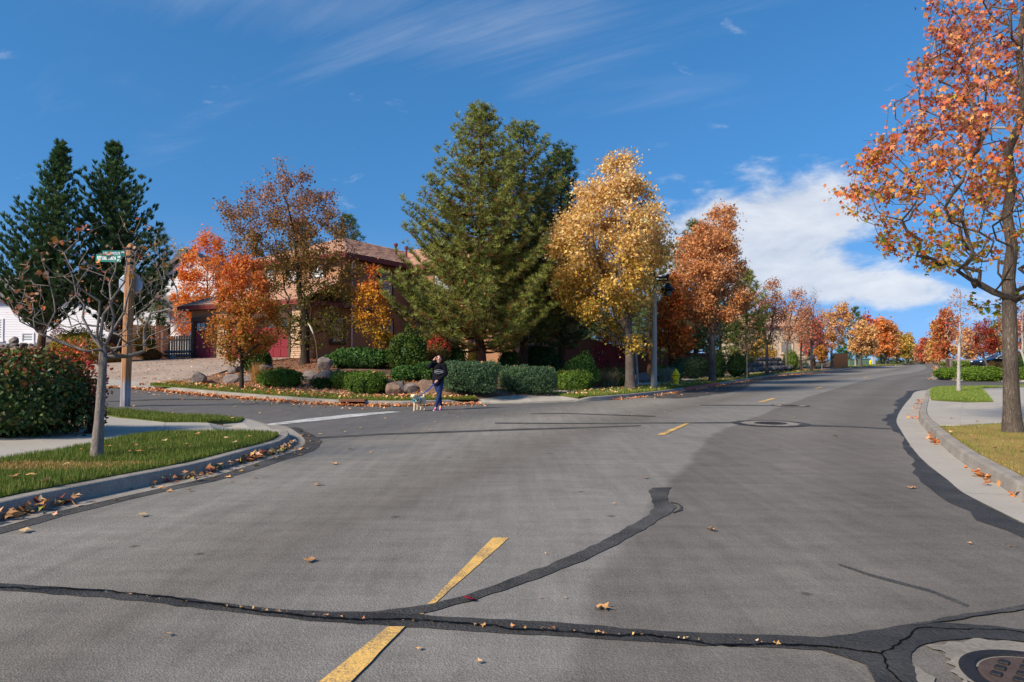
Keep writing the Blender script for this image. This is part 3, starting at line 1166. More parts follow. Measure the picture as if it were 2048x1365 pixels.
gx = grid_axis([(-70, -20, 2), (-20, 24, .5), (24, 70, 1.2), (70, 140, 3)])
gy = grid_axis([(-10, 45, .5), (45, 110, 1.2), (110, 230, 3)])
XX, YY = np.meshgrid(gx, gy)
V = np.c_[XX.ravel(), YY.ravel(), zg(XX.ravel(), YY.ravel())]
nx, ny = len(gx), len(gy)
ii = (np.arange(ny - 1)[:, None] * nx + np.arange(nx - 1)[None]).ravel()
F = np.c_[ii, ii + 1, ii + 1 + nx, ii + nx]
rme = np_mesh('road', V, F, M['asphalt'], smooth=True)
la = rme.attributes.new('lane', 'FLOAT', 'POINT')
la.data.foreach_set('value', np.clip(lane_offset(V[:, :2]), -12, 12).astype(np.float32))
road = tag(link('road', rme), kind='structure')


# ---- thin sheets on the road (tar bands, paint): outline polygon of ground points
def sheet_poly(name, pts2, dz, mat, kind='structure', parent=None, zfun=None, thick=0.0):
    pts = [Vector((p[0], p[1])) for p in pts2]
    n = len(pts)
    # add inner grid points so that long sheets follow the ground
    xs = [p.x for p in pts]
    ys = [p.y for p in pts]
    r = delaunay_2d_cdt(pts, [], [list(range(n))], 1, 1e-5)
    vs = [(v.x, v.y, (float(zg(v.x, v.y)) if zfun is None else zfun(v.x, v.y)) + dz) for v in r[0]]
    fs = [tuple(f) for f in r[2]]
    me = bpy.data.meshes.new(name)
    if thick:
        k = len(vs)
        edge = {}
        for f in fs:
            for a, b in zip(f, f[1:] + f[:1]):
                edge[(a, b)] = edge.get((a, b), 0) + 1
        fs2 = list(fs)
        for (a, b) in edge:
            if (b, a) not in edge:
                fs2.append((b, a, a + k, b + k))
        vs = vs + [(x, y, z - thick) for x, y, z in vs]
        fs = fs2
    me.from_pydata(vs, [], fs)
    me.materials.append(mat)
    o = link(name, me, parent)
    if parent is None and kind:
        o['kind'] = kind
    return o


def densify(pts, step):
    out = []
    for a, b in zip(pts, pts[1:] + pts[:1]):
        a, b = np.array(a[:2]), np.array(b[:2])
        n = max(1, int(np.linalg.norm(b - a) / step))
        out += [tuple(a + (b - a) * k / n) for k in range(n)]
    return out


def rough_edge(pts, amp, step=.06, seed=0, keep=()):
    rng = np.random.default_rng(seed)
    d = densify(pts, step)
    out = []
    n = len(d)
    w = np.convolve(rng.normal(0, 1, n + 4), [.25, .5, .25], 'same')[2:n + 2]
    for i, p in enumerate(d):
        a, b = np.array(d[i - 1]), np.array(d[(i + 1) % n])
        t = b - a
        t = t / (np.linalg.norm(t) + 1e-9)
        out.append((p[0] - t[1] * w[i] * amp, p[1] + t[0] * w[i] * amp))
    return out


def band(upper, lower):
    return GP(upper) + GP(lower)[::-1]


tar = []
b1u = [(-60, 1163), (0, 1168), (100, 1175), (200, 1182), (300, 1191), (400, 1203), (480, 1212), (560, 1220), (650, 1225), (740, 1226), (800, 1228), (900, 1236), (1000, 1241), (1150, 1250), (1300, 1262), (1400, 1268), (1560, 1273), (1640, 1277), (1740, 1300)]
b1l = [(-60, 1178), (0, 1183), (100, 1190), (200, 1198), (300, 1208), (400, 1219), (500, 1231), (600, 1241), (700, 1249), (820, 1257), (1000, 1268), (1150, 1278), (1300, 1288), (1400, 1293), (1500, 1298), (1640, 1303), (1700, 1318), (1740, 1316)]
sheet_poly('crack_sealant', rough_edge(band(b1u, b1l), .010, .05, 1), .004, M['tar'])
b2u = [(735, 1226), (800, 1222), (860, 1212), (930, 1194), (1000, 1168), (1070, 1142), (1130, 1119), (1200, 1086), (1250, 1060), (1290, 1036), (1308, 1018), (1304, 1000), (1297, 984), (1305, 977), (1344, 976)]
b2l = [(745, 1229), (820, 1233), (880, 1222), (950, 1202), (1020, 1178), (1090, 1154), (1150, 1131), (1220, 1098), (1275, 1068), (1318, 1042), (1345, 1026), (1352, 1014), (1337, 1004), (1332, 990), (1343, 978)]
sheet_poly('crack_sealant', rough_edge(band(b2u, b2l), .012, .05, 2), .006, M['tar_thin'])
hook = [(1340, 1006), (1356, 1008), (1366, 1015), (1364, 1022), (1346, 1029)]
hk2 = [(1341, 1007.5), (1354, 1010), (1361, 1016), (1359, 1021), (1345, 1027)]
sheet_poly('crack_sealant', rough_edge(band(hook, hk2), .004, .05, 3), .0075, M['tar'])
# the Y joint and the ring round the manhole
ring_u = [(1620, 1282), (1700, 1272), (1760, 1262), (1800, 1255), (1839, 1250), (1880, 1250), (1919, 1252), (1980, 1255), (2048, 1262), (2110, 1275)]
ring_l = [(1640, 1302), (1720, 1332), (1731, 1336), (1740, 1350), (1752, 1366), (1800, 1450), (1880, 1440), (1842, 1366), (1826, 1340), (1821, 1326), (1823, 1311), (1835, 1300), (1849, 1295), (1875, 1287), (1899, 1283), (1939, 1280), (2000, 1284), (2048, 1288), (2110, 1300)]
sheet_poly('crack_sealant', rough_edge(GP(ring_u) + GP(ring_l)[::-1], .008, .04, 4), .0085, M['tar'])
sheet_poly('crack_sealant', rough_edge(band([(1815, 1256), (1859, 1246), (1920, 1234), (1990, 1224), (2048, 1215), (2120, 1208)], [(1850, 1252), (1900, 1247), (1960, 1236), (2048, 1223), (2120, 1216)]), .008, .04, 5), .0105, M['tar_thin'])
sheet_poly('crack_sealant', rough_edge(band([(1675, 1128), (1740, 1150), (1800, 1166), (1860, 1182), (1935, 1212)], [(1675, 1131), (1740, 1154), (1800, 1171), (1860, 1188), (1935, 1216)]), .006, .05, 6), .004, M['tar_thin'])
# hairline seals across the road farther off
for i, (u, l) in enumerate([([(622, 876), (760, 868), (900, 863), (1050, 858), (1180, 855), (1282, 851)], [(622, 879), (760, 871), (900, 866), (1050, 861), (1180, 857), (1282, 853)]),
                            ([(990, 846), (1150, 847), (1300, 846), (1470, 845)], [(990, 848), (1150, 848.6), (1300, 847.6), (1470, 847.5)]),
                            ([(1610, 850), (1700, 853), (1795, 858)], [(1610, 853), (1700, 855), (1795, 860)]),
                            ([(1060, 828), (1130, 827), (1200, 829), (1310, 833)], [(1060, 829), (1130, 828.4), (1200, 830.6), (1310, 834.4)]),
                            ([(1400, 810.5), (1550, 811)], [(1400, 811.6), (1550, 812.2)]),
                            ([(210, 803), (330, 798), (450, 799)], [(210, 805), (330, 800.5), (450, 800.2)])]):
    sheet_poly('crack_sealant', rough_edge(band(u, l), .012, .15, 10 + i), .005 + .0005 * i, M['tar_thin'])


# cracks: thin jagged dark strips lying in the sealant
def crack(px_line, w, seed, dz):
    rng = np.random.default_rng(seed)
    L = smooth_line(GP(px_line), .035)
    n = len(L)
    k = np.cumsum(rng.normal(0, .006, n))
    k = k - np.linspace(k[0], k[-1], n)
    kw = min(41, n // 2)
    k = k - np.convolve(k, np.ones(kw) / kw, 'same')[:n]
    N = normals2(L)
    C = L + N * np.clip(k * 1.2 + rng.normal(0, .003, n), -.03, .03)[:, None]
    ww = w * rng.uniform(.4, 1.2, n)[:, None]
    A, B = C + N * ww / 2, C - N * ww / 2
    V = np.zeros((2 * n, 3))
    V[0::2, :2], V[1::2, :2] = A, B
    V[:, 2] = zg(V[:, 0], V[:, 1]) + dz
    i = np.arange(n - 1) * 2
    o = link('pavement_crack', np_mesh('pavement_crack', V, np.c_[i, i + 1, i + 3, i + 2], M['crack']))
    o['kind'] = 'structure'


crack([(-60, 1170), (0, 1176), (150, 1184), (320, 1199), (480, 1220), (650, 1239), (740, 1243), (820, 1248), (1000, 1259), (1200, 1275), (1330, 1281), (1450, 1293), (1560, 1294), (1640, 1297), (1763, 1313)], .020, 21, .0125)
crack([(1763, 1313), (1790, 1294), (1842, 1266), (1900, 1262), (1980, 1263), (2048, 1268), (2110, 1280)], .010, 22, .0135)
crack([(1763, 1313), (1771, 1330), (1793, 1363), (1830, 1420)], .010, 23, .0135)


# ---- paint
def paint(name, px, mat, dz, seed):
    return sheet_poly(name, rough_edge(GP(px), .003, .05, seed), dz, mat)


paint('lane_marking', [(600, 1400), (645, 1365), (776, 1258), (810, 1257.5), (707, 1365), (672, 1400)], M['yellow_paint'], .0095, 31)
paint('lane_marking', [(803, 1232), (850, 1217), (985, 1078), (1018, 1077.5), (862, 1216), (846, 1231)], M['yellow_paint'], .0045, 32)
paint('lane_marking', [(1314, 871), (1370, 848), (1380, 847.6), (1329, 871)], M['yellow_paint'], .0095, 33)
paint('lane_marking', [(1514, 805.5), (1544, 797.2), (1554, 797.2), (1524, 805.5)], M['yellow_paint'], .0095, 34)
paint('lane_marking', [(1626, 778.2), (1640, 774.6), (1647, 774.6), (1633, 778.2)], M['yellow_paint'], .0095, 35)
paint('lane_marking', [(1726, 756.4), (1733, 754.6), (1737, 754.6), (1730, 756.4)], M['yellow_paint'], .0095, 36)
paint('stop_line', [(524, 850.5), (620, 838), (700, 829.5), (776, 824), (803, 824.5), (760, 829), (680, 838), (600, 846.5), (543, 851.8)], M['white_paint'], .0095, 37)


# ---- fresh seal along the right gutter and patch round the far manhole
Rl = LNS['R']


def strip_along(k, p, q, d0, d1, dz, name, mat, jit=0.0, seed=0, zbase=zg, taper=0):
    i, j = seg_between(k, p, q)
    L, N = LNS[k][i:j + 1], normals2(LNS[k])[i:j + 1]
    rng = np.random.default_rng(seed)
    n = len(L)
    a = np.array([d0(t) if callable(d0) else d0 for t in np.linspace(0, 1, n)]) + rng.normal(0, jit, n)
    b = np.array([d1(t) if callable(d1) else d1 for t in np.linspace(0, 1, n)]) + rng.normal(0, jit * .3, n)
    A, B = L + N * a[:, None], L + N * b[:, None]
    V = np.zeros((2 * n, 3))
    V[0::2, :2], V[1::2, :2] = A, B
    V[:, 2] = zbase(V[:, 0], V[:, 1]) + dz
    e = np.arange(n - 1) * 2
    o = link(name, np_mesh(name, V, np.c_[e, e + 2, e + 3, e + 1], mat))
    o['kind'] = 'structure'
    return o


strip_along('R', (22.5, 35), (1.2, -8), lambda t: -.74 - .09 * math.sin(t * 9) - .07 * math.sin(t * 31), -.5, .0045, 'gutter_seal', M['tar'], .055, 41)
strip_along('L', (-6.4, -8), (-5.6, 15), lambda t: -.50 - .05 * math.sin(t * 17), -.25, .0045, 'gutter_seal', M['tar_thin'], .02, 42)
strip_along('M', (60, 120), (5, 28), lambda t: -1.7 - .5 * math.sin(t * 14), -.2, .0045, 'gutter_seal', M['tar_thin'], .08, 43)


def disc_ring(cx, cy, r0, r1, n=64, jit=0.0, seed=0):
    rng = np.random.default_rng(seed)
    a = np.linspace(0, 2 * math.pi, n, endpoint=False)
    ro = r1 * (1 + rng.normal(0, jit, n))
    V = np.zeros((2 * n, 3))
    V[0::2, 0], V[0::2, 1] = cx + r0 * np.cos(a), cy + r0 * np.sin(a)
    V[1::2, 0], V[1::2, 1] = cx + ro * np.cos(a), cy + ro * np.sin(a)
    i = np.arange(n) * 2
    j = (np.arange(n) + 1) % n * 2
    return V, np.c_[i, i + 1, j + 1, j]


M['collar'] = mat_noise('collar', lin((138, 130, 120)), .9, .3, 3.0, 40, .3, spec=.15)


def manhole(px, py, label, r_cover, r_conc, r_tar, seed):
    c = G(px, py)
    t = thing('manhole_cover', label, 'manhole cover', c)
    zc = c.z
    for nm, r0, r1, dz, mat, jit in (('tar_collar', r_conc * .96, r_tar, .011, M['tar'], .02), ('concrete_collar', r_cover * 1.0, r_conc, .0125, M['collar'], .035)):
        if r1 <= 0:
            continue
        V, F = disc_ring(0, 0, r0, r1, 72, jit, seed)
        V[:, 2] = [float(zg(c.x + x, c.y + y)) - zc + dz for x, y in V[:, :2]]
        link(nm, np_mesh(nm, V, F, mat), t)
    mb = MB()
    mb.lathe([(r_cover * 1.10, -.02), (r_cover * 1.10, .014), (r_cover * 1.05, .020), (r_cover * .90, .020), (r_cover * .86, .008), (r_cover * .86, -.02)], n=56, smooth=False)
    mb.build('rim', M['iron'], t)
    mb = MB()
    mb.lathe([(r_cover * .845, -.02), (r_cover * .845, .010), (r_cover * .80, .013), (.01, .013)], n=48, smooth=False)
    mb.build('lid', M['rust_iron'], t)
    s = r_cover * .20
    me = None
    for i in range(-4, 5):
        for j in range(-4, 5):
            if (i + j) % 2:
                continue
            x, y = i * s, j * s
            if math.hypot(x, y) > r_cover * .74:
                continue
            if me is None:
                b = MB()
                b.box((0, 0, 0), (s * .74, s * .74, .012), bev=.004)
                me = b.mesh('stud', M['iron'])
            o = link('stud', me, t)
            o.location = (x, y, .018)
            o.rotation_euler = (0, 0, R(45))
    return t


M['iron'] = mat_noise('iron', (.035, .033, .033), .6, .3, 6, 60, .3, metal=.5)
M['rust_iron'] = mat_noise('rust_iron', lin((92, 76, 68)), .7, .3, 6, 60, .3, metal=.3)
manhole(2092, 1368, 'rusty studded manhole cover in the near right corner of the road', .31, .37, 0, 1)
manhole(1541, 848, 'manhole cover ringed by pale concrete and dark tar beyond the middle of the road', .34, .66, .88, 2)
manhole(1580, 812.2, 'small far manhole cover with a pale collar past the ringed manhole', .28, .52, .62, 3)
M['old_asphalt'] = mat_noise('old_asphalt', (.10, .10, .105), .9, .3, 3, 90, .4, spec=.2)
# pale concrete showing through the wearing course round the near manhole
sheet_poly('concrete_patch', rough_edge(GP([(1853, 1296), (1900, 1290), (1950, 1283), (2048, 1290), (2110, 1310), (2110, 1330), (1960, 1340), (1932, 1362), (1930, 1400), (1918, 1400), (1915, 1340), (1904, 1318), (1885, 1308)]), .02, .03, 51), .0102, M['collar'])
sheet_poly('concrete_patch', rough_edge(GP([(1824, 1333), (1834, 1337), (1850, 1352), (1870, 1362), (1870, 1380), (1840, 1372)]), .012, .03, 52), .0102, M['collar'])


# ---- kerbs
def flat(x, y):
    return 0.0


def curb(k, p, q, label_kind, pieces, hfun=None, gutter=.5, gmat='concrete', red=None, seg_len=3.0):
    i, j = seg_between(k, p, q)
    L, N = LNS[k][i:j + 1], normals2(LNS[k])[i:j + 1]
    root = bpy.data.objects.new('curb', None)
    COL.objects.link(root)
    root['kind'] = 'structure'
    s = np.r_[0, np.cumsum(np.linalg.norm(np.diff(L, axis=0), axis=1))]
    cuts = np.arange(0, s[-1], seg_len)
    for a, c in enumerate(cuts):
        e = min(c + seg_len, s[-1])
        if e - c < .3:
            continue
        m = max(2, int((e - c) / .4) + 1)
        q_ = np.linspace(c + .004, e - .004, m)
        P = np.c_[np.interp(q_, s, L[:, 0]), np.interp(q_, s, L[:, 1])]
        NN = np.c_[np.interp(q_, s, N[:, 0]), np.interp(q_, s, N[:, 1])]
        H = np.array([hfun(*x) if hfun else .165 for x in P])
        prof = lambda h: [(-.012, -.1), (-.006, .012), (.006, h * .35), (.02, h * .82), (.032, h * .95), (.05, h), (.165, h + .004), (.175, h - .004), (.178, -.2)]
        n = len(prof(.1))
        V = []
        for x, nn, h in zip(P, NN, H):
            z = float(zg(*x))
            for d, zz in prof(h):
                V.append((x[0] + nn[0] * d, x[1] + nn[1] * d, z + zz))
        Fq = []
        for r in range(m - 1):
            for t in range(n - 1):
                Fq.append((r * n + t, (r + 1) * n + t, (r + 1) * n + t + 1, r * n + t + 1))
        Fq.append(tuple(range(n)))
        Fq.append(tuple((m - 1) * n + t for t in range(n))[::-1])
        b = MB()
        b.add(V, Fq)
        isr = red is not None and red(P.mean(0))
        b.build('curb_segment', M['curb_red' if isr else 'curb'], root)
        if gutter:
            V = []
            for x, nn in zip(P, NN):
                for d, zz in ((-gutter, .008), (-gutter * .5, .010), (-.012, .012)):
                    xx, yy = x[0] + nn[0] * d, x[1] + nn[1] * d
                    V.append((xx, yy, float(zg(xx, yy)) + zz))
            Fq = []
            for r in range(m - 1):
                for t in range(2):
                    Fq.append((r * 3 + t, (r + 1) * 3 + t, (r + 1) * 3 + t + 1, r * 3 + t + 1)[::-1])
            b = MB()
            b.add(V, [f[::-1] for f in Fq])
            b.build('gutter_slab', M[gmat], root)
    return root


def ramp_dip(x, y, c, half, h=.165, lo=.02):
    d = math.hypot(x - c[0], y - c[1])
    t = float(sstep(half, half + .9, d))
    return lo + (h - lo) * t


pL = G(556, 861)
pM = G(1050, 807)
pR = G(1845, 812)
pD = G(225, 775)
HF = {'L': lambda x, y: ramp_dip(x, y, pL, .75), 'M': lambda x, y: min(ramp_dip(x, y, pM, 1.9), ramp_dip(x, y, pD, 2.1)), 'R': lambda x, y: ramp_dip(x, y, pR, 3.0, lo=.05)}
curb('L', (-6.4, -8), (-25, 28), '', 1, lambda x, y: ramp_dip(x, y, pL, .75), .26, 'curb')
curb('M', (46, 90), (-26, 32), '', 1, lambda x, y: min(ramp_dip(x, y, pM, 1.9), ramp_dip(x, y, pD, 2.1)), .0, red=lambda P: G(1372, 783).x - .3 < P[0] < G(1425, 774).x + .5)
curb('R', (40, 30), (1.2, -8), '', 1, lambda x, y: ramp_dip(x, y, pR, 3.0, lo=.05), .5)
curb('R2', (110, 175), (60, 33), '', 1, None, .0, seg_len=6)
curb('M2', (106, 180), (20, 104), '', 1, None, .0, seg_len=6)


# ---- lots: triangulated ground between kerb and background
def tin(name, pts, mat, kind='structure', ground=True, poly=None, smooth=True):
    P = [Vector((p[0], p[1])) for p in pts]
    r = delaunay_2d_cdt(P, [], [list(range(poly))] if poly else [], 1 if poly else 0, 1e-4)
    z = []
    for i, o in enumerate(r[3]):
        z.append(np.mean([pts[k][2] for k in o]) if o else 0.0)
    vs = [Vector((v.x, v.y, z[i])) for i, v in enumerate(r[0])]
    fs = [list(f) for f in r[2]]
    me = bpy.data.meshes.new(name)
    me.from_pydata(vs, [], fs)
    if smooth:
        me.polygons.foreach_set('use_smooth', [True] * len(me.polygons))
    me.materials.append(mat)
    o = link(name, me)
    o['kind'] = kind
    if ground:
        GROUND.append(BVHTree.FromPolygons(vs, fs))
    return o


def line3(k, d, dz, p=None, q=None, step=1):
    L = offset(k, d)
    if p is not None:
        i, j = seg_between(k, p, q)
        L = L[i:j + 1]
    base = LNS[k] if p is None else LNS[k][i:j + 1]
    return [(x[0], x[1], float(zg(b[0], b[1])) + (min(dz, HF[k](b[0], b[1]) - .012 + max(0, d - .2) * .01) if d < 1.6 and k in HF else dz)) for x, b in list(zip(L, base))[::step]]


# near left corner lot
A = line3('L', .17, .155)
low = A if (Vector(A[-1]) - Vector((-40, -8, .3))).length < (Vector(A[0]) - Vector((-40, -8, .3))).length else A[::-1]
tin('corner_lot', low + [(-40, -8, .3), (-60, 20, 1.4), (-34, 29, 1.15)] + line3('L', 1.1, .165, (-10, 18), (-5.5, 2)), M['soil'], poly=len(low) + 3)
# right corner lot
A = line3('R', .17, .155)
tin('corner_lot', A + [(60, -8, .3), (60, 20, .5)] + line3('R', 1.25, .165, (25, 35), (4, 2)) + line3('R', 2.6, .19, (25, 35), (4, 2)), M['soil'], poly=len(A) + 2)
# right far lot, rising
A = line3('R2', .17, .155)
ins = [(40, 61, .42), (48, 66, .80), (60, 64, .95), (44, 55, .35), (56, 50, .5), (60, 80, .95), (75, 100, 1.0), (95, 135, 1.0), (50, 44, .3)]
tin('far_lot', A + [(150, 30, 1.2), (160, 190, 1.0)] + ins, M['soil'], poly=len(A) + 2)
# left lot beyond the side opening
A = line3('M2', .17, .155)
if A[0][0] < A[-1][0]:
    A = A[::-1]
tin('far_lot', A + [(-40, 150, 1.6), (-40, 260, 1.6), (120, 260, .8)], M['soil'], poly=len(A) + 3)


# the house lot
def house_w(x, y, z=0.0):
    return Matrix.Translation((-19.1, 40.65, 1.64)) @ Matrix.Rotation(R(-30), 4, 'Z') @ Vector((x, y, z))


WALL_BASE = [D(384, 769, 27.4), D(440, 769, 27.6), D(520, 769, 27.6), D(600, 769, 27.4), D(672, 770, 26.9), D(730, 780, 25.8), D(780, 789, 25.0), D(830, 788, 24.9), D(880, 787, 24.8)]
WALL_TOP = [D(392, 757, 27.9), D(440, 754, 28.0), D(520, 750, 28.0), D(600, 743, 27.8), D(672, 743, 27.3), D(730, 753, 26.2), D(780, 766, 25.5), D(830, 765, 25.4), D(880, 764, 25.3)]
DRV = dict(TL=house_w(-.6, -.05), TR=house_w(8.6, -.05), L2=D(127, 734, 33.5), BL=D(140, 753, 29.8), BR=D(294, 767, 27.6), B2=D(382, 768, 27.2), R1=D(444, 745, 29.8), R2=D(492, 730, 32.5))
pts = line3('M', .17, .155, step=1)
if pts[0][0] < pts[-1][0]:
    pts = pts[::-1]
na = len(pts)
pts += [(-60, 62, 2.5), (-60, 75, 2.5), (-40, 110, 2.0), (0, 118, 1.6), (30, 97, .7), (37, 88, .55)]
np_ = len(pts)
pts += [tuple(p) for p in WALL_BASE + WALL_TOP]
pts += [tuple(Vector(p) - Vector((0, 0, .04))) for p in (DRV['TL'], DRV['TR'], DRV['L2'], DRV['BL'], DRV['BR'], DRV['B2'], DRV['R1'], DRV['R2'])]
pts += [tuple(house_w(x, y, .0)) for x, y in ((9.3, 0), (9.3, 9), (17, 9), (17, 18), (0, 12), (-2, 6))]
pts += [tuple(D(*p)) for p in ((640, 722, 32), (760, 728, 31), (860, 735, 30), (960, 748, 29.5), (1045, 748, 30), (1130, 748, 31))]
pts += [tuple(D(*p)) for p in ((-40, 724, 40.5), (110, 722, 40.5), (235, 721, 40.5), (330, 719.5, 42))]
pts += [(p[0], p[1] + .7, p[2]) for p in (tuple(D(*q)) for q in ((-40, 694, 40.9), (60, 694, 40.9), (112, 695, 40.9)))]
pts += [tuple(D(135, 712, 42))] + [(-34, 60, 2.4), (-26, 62, 2.0), (-10, 60, 1.75), (6, 58, 1.7)]
for d, dz in ((2.3, .19), (3.7, .24), (7.5, .62), (11, 1.0)):
    pts += line3('M', d, dz, (34, 72), (2.5, 25), 3)
tin('house_lot', pts, M['mulch'], poly=np_)


# driveway: concrete apron and pavers
def slab(name, poly, mat, thick=.12, parent=None, kind='structure', dz=0.0):
    return sheet3(name, poly, mat, thick, parent, kind, dz)


def sheet3(name, poly, mat, thick, parent=None, kind='structure', dz=0.0, ground=False, extra=()):
    """slab whose top follows the z of its outline points"""
    P = [Vector((p[0], p[1])) for p in list(poly) + list(extra)]
    allp = list(poly) + list(extra)
    n = len(poly)
    r = delaunay_2d_cdt(P, [], [list(range(n))], 1, 1e-5)
    z = [np.mean([allp[k][2] for k in o]) if o else 0 for o in r[3]]
    vs = [Vector((v.x, v.y, z[i] + dz)) for i, v in enumerate(r[0])]
    fs = [list(f) for f in r[2]]
    if ground:
        GROUND.append(BVHTree.FromPolygons(vs, fs))
    k = len(vs)
    edge = set()
    for f in fs:
        for a, b in zip(f, f[1:] + f[:1]):
            edge.add((a, b))
    f2 = list(fs)
    for a, b in edge:
        if (b, a) not in edge:
            f2.append((b, a, a + k, b + k))
    me = bpy.data.meshes.new(name)
    me.from_pydata(vs + [v - Vector((0, 0, thick)) for v in vs], [], f2)
    me.materials.append(mat)
    o = link(name, me, parent)
    if parent is None and kind:
        o['kind'] = kind
    return o


def paver_material():
    m, nt, b = new_mat('pavers')
    tc = nd(nt, 'ShaderNodeTexCoord')
    mp = nd(nt, 'ShaderNodeMapping', {0: tc.outputs['Object'], 'Rotation': (0, 0, R(30))})
    br = nd(nt, 'ShaderNodeTexBrick', {'Vector': mp.outputs[0], 'Color1': (*lin((182, 160, 142)), 1), 'Color2': (*lin((166, 146, 130)), 1), 'Mortar': (*lin((128, 108, 96)), 1), 'Scale': 4.2, 'Mortar Size': .012, 'Bias': 0.0})
    n1 = nd(nt, 'ShaderNodeTexNoise', {'Vector': tc.outputs['Object'], 'Scale': .7, 'Detail': 5.0})
    c = mix_n(nt, .8, br.outputs[0], ramp_n(nt, n1.outputs[0], [(.3, .78), (.7, 1.12)]), 'MULTIPLY')
    nt.links.new(c, b.inputs['Base Color'])
    b.inputs['Roughness'].default_value = .9
    bp = nd(nt, 'ShaderNodeBump', {'Strength': .4, 'Distance': .01, 'Height': br.outputs['Fac']})
    bp.invert = True
    nt.links.new(bp.outputs[0], b.inputs['Normal'])
    return m


M['pavers'] = paver_material()
sheet3('driveway', [DRV['TL'], DRV['L2'], DRV['BL'], DRV['BR'], DRV['B2'], DRV['R1'], DRV['R2'], DRV['TR']], M['pavers'], .15, dz=.035, ground=True)
i, j = seg_between('M', G(172, 772), G(305, 780))
ap = [(x[0], x[1], float(zg(*b)) + .03) for x, b in zip(offset('M', .17)[i:j + 1], LNS['M'][i:j + 1])]
ap2 = [Vector(DRV['BL']) + Vector((0, 0, .03)), Vector(DRV['BR']) + Vector((0, 0, .03))]
if (Vector(ap[0]) - ap2[0]).length < (Vector(ap[-1]) - ap2[0]).length:
    ap2 = ap2[::-1]
sheet3('driveway_apron', [Vector(p) for p in ap] + ap2, M['concrete'], .15, dz=.01, ground=True)


# ---- pavement slabs
LOTS = list(GROUND)


def lot_z(x, y):
    z = -99.0
    for b in LOTS:
        h = b.ray_cast(Vector((x, y, 30)), Vector((0, 0, -1)))
        if h[0] is not None:
            z = max(z, h[0].z)
    return z


def walk(name, polys, dz=.0, mat='concrete'):
    root = bpy.data.objects.new(name, None)
    COL.objects.link(root)
    root['kind'] = 'structure'
    for p in polys:
        c = sum((Vector(q) for q in p), Vector()) / len(p)
        q2 = []
        for q in p:
            q = Vector(q)
            d = c - q
            q2.append(q + d.normalized() * .006)
        # slabs follow the ground under them
        q3 = []
        for a, b in zip(q2, q2[1:] + q2[:1]):
            n = max(1, int((b - a).length / .45))
            for k in range(n):
                v = a.lerp(b, k / n)
                q3.append(Vector((v.x, v.y, max(v.z, lot_z(v.x, v.y) + .012))))
        P = np.array([(v.x, v.y) for v in q3])
        ext = []
        for gx_ in np.arange(P[:, 0].min(), P[:, 0].max(), .45):
            for gy_ in np.arange(P[:, 1].min(), P[:, 1].max(), .45):
                ins = False
                for a, b in zip(P, np.roll(P, -1, 0)):
                    if (a[1] > gy_) != (b[1] > gy_) and gx_ < (b[0] - a[0]) * (gy_ - a[1]) / (b[1] - a[1]) + a[0]:
                        ins = not ins
                if ins and lot_z(gx_, gy_) > -50 and np.min(np.linalg.norm(P - (gx_, gy_), axis=1)) > .2:
                    ext.append(Vector((gx_, gy_, lot_z(gx_, gy_) + .024)))
        sheet3('paving_slab', q3, M[mat], .12, root, dz=dz, ground=True, extra=ext)
    return root


def H(px, py, dz=0.0):
    p = hit(px, py)
    return Vector((p.x, p.y, p.z + dz))


def Hs(lst, dz):
    return [H(x, y, dz) for x, y in lst]


i, j = seg_between('L', G(512, 849), G(573, 893))
rimL = [Vector((*offset('L', .182)[t], float(zg(*LNS['L'][t])) + HF['L'](*LNS['L'][t]) + .004)) for t in range(i, j + 1)]
if rimL[0].y < rimL[-1].y:
    rimL = rimL[::-1]
# near left pavement: along the lawn, then down the ramp to the corner
zt = .028
walk('pavement', [
    [Vector((-8.6, 4.4, .2)), Vector((-9.7, 4.7, .2))] + Hs([(-200, 893), (-200, 922)], zt),
    [Vector((-9.6, -4, .2)), Vector((-10.8, -4, .2)), Vector((-9.7, 4.7, .2)), Vector((-8.6, 4.4, .2))],
    Hs([(-200, 922), (-200, 893), (-60, 884), (-60, 923)], zt),
    Hs([(-60, 923), (-60, 884), (60, 873), (110, 905), (0, 921)], zt),
    Hs([(110, 905), (60, 873), (180, 862), (212, 856), (258, 875)], zt),
    Hs([(258, 875), (212, 856), (208, 846), (188, 838), (150, 826), (180, 828), (240, 838), (330, 848), (330, 866.5)], zt),
    Hs([(330, 866.5), (330, 848), (415, 847.5), (430, 866)], zt),
    Hs([(540, 868), (430, 866), (415, 847.5), (484, 847)], zt) + rimL,
    Hs([(188, 838), (150, 826), (60, 812), (-60, 806), (-60, 815), (100, 830)], zt)])
# right pavement
i, j = seg_between('R', G(1851, 797), G(1858, 867))
rim = [Vector((*offset('R', .182)[t], float(zg(*LNS['R'][t])) + HF['R'](*LNS['R'][t]) + .004)) for t in range(i, j + 1)]
if rim[0].y < rim[-1].y:
    rim = rim[::-1]
walk('pavement', [
    rim + Hs([(1920, 853), (1925, 804.5), (1868, 803)], zt),
    Hs([(1925, 804.5), (1988, 806), (2014, 828), (2048, 838), (2048, 847), (1920, 853)], zt),
    Hs([(1988, 806), (1963, 778.5), (2048, 776), (2048, 838), (2014, 828)], zt),
    Hs([(2048, 776), (2048, 847), (2250, 862), (2250, 772)], zt)])


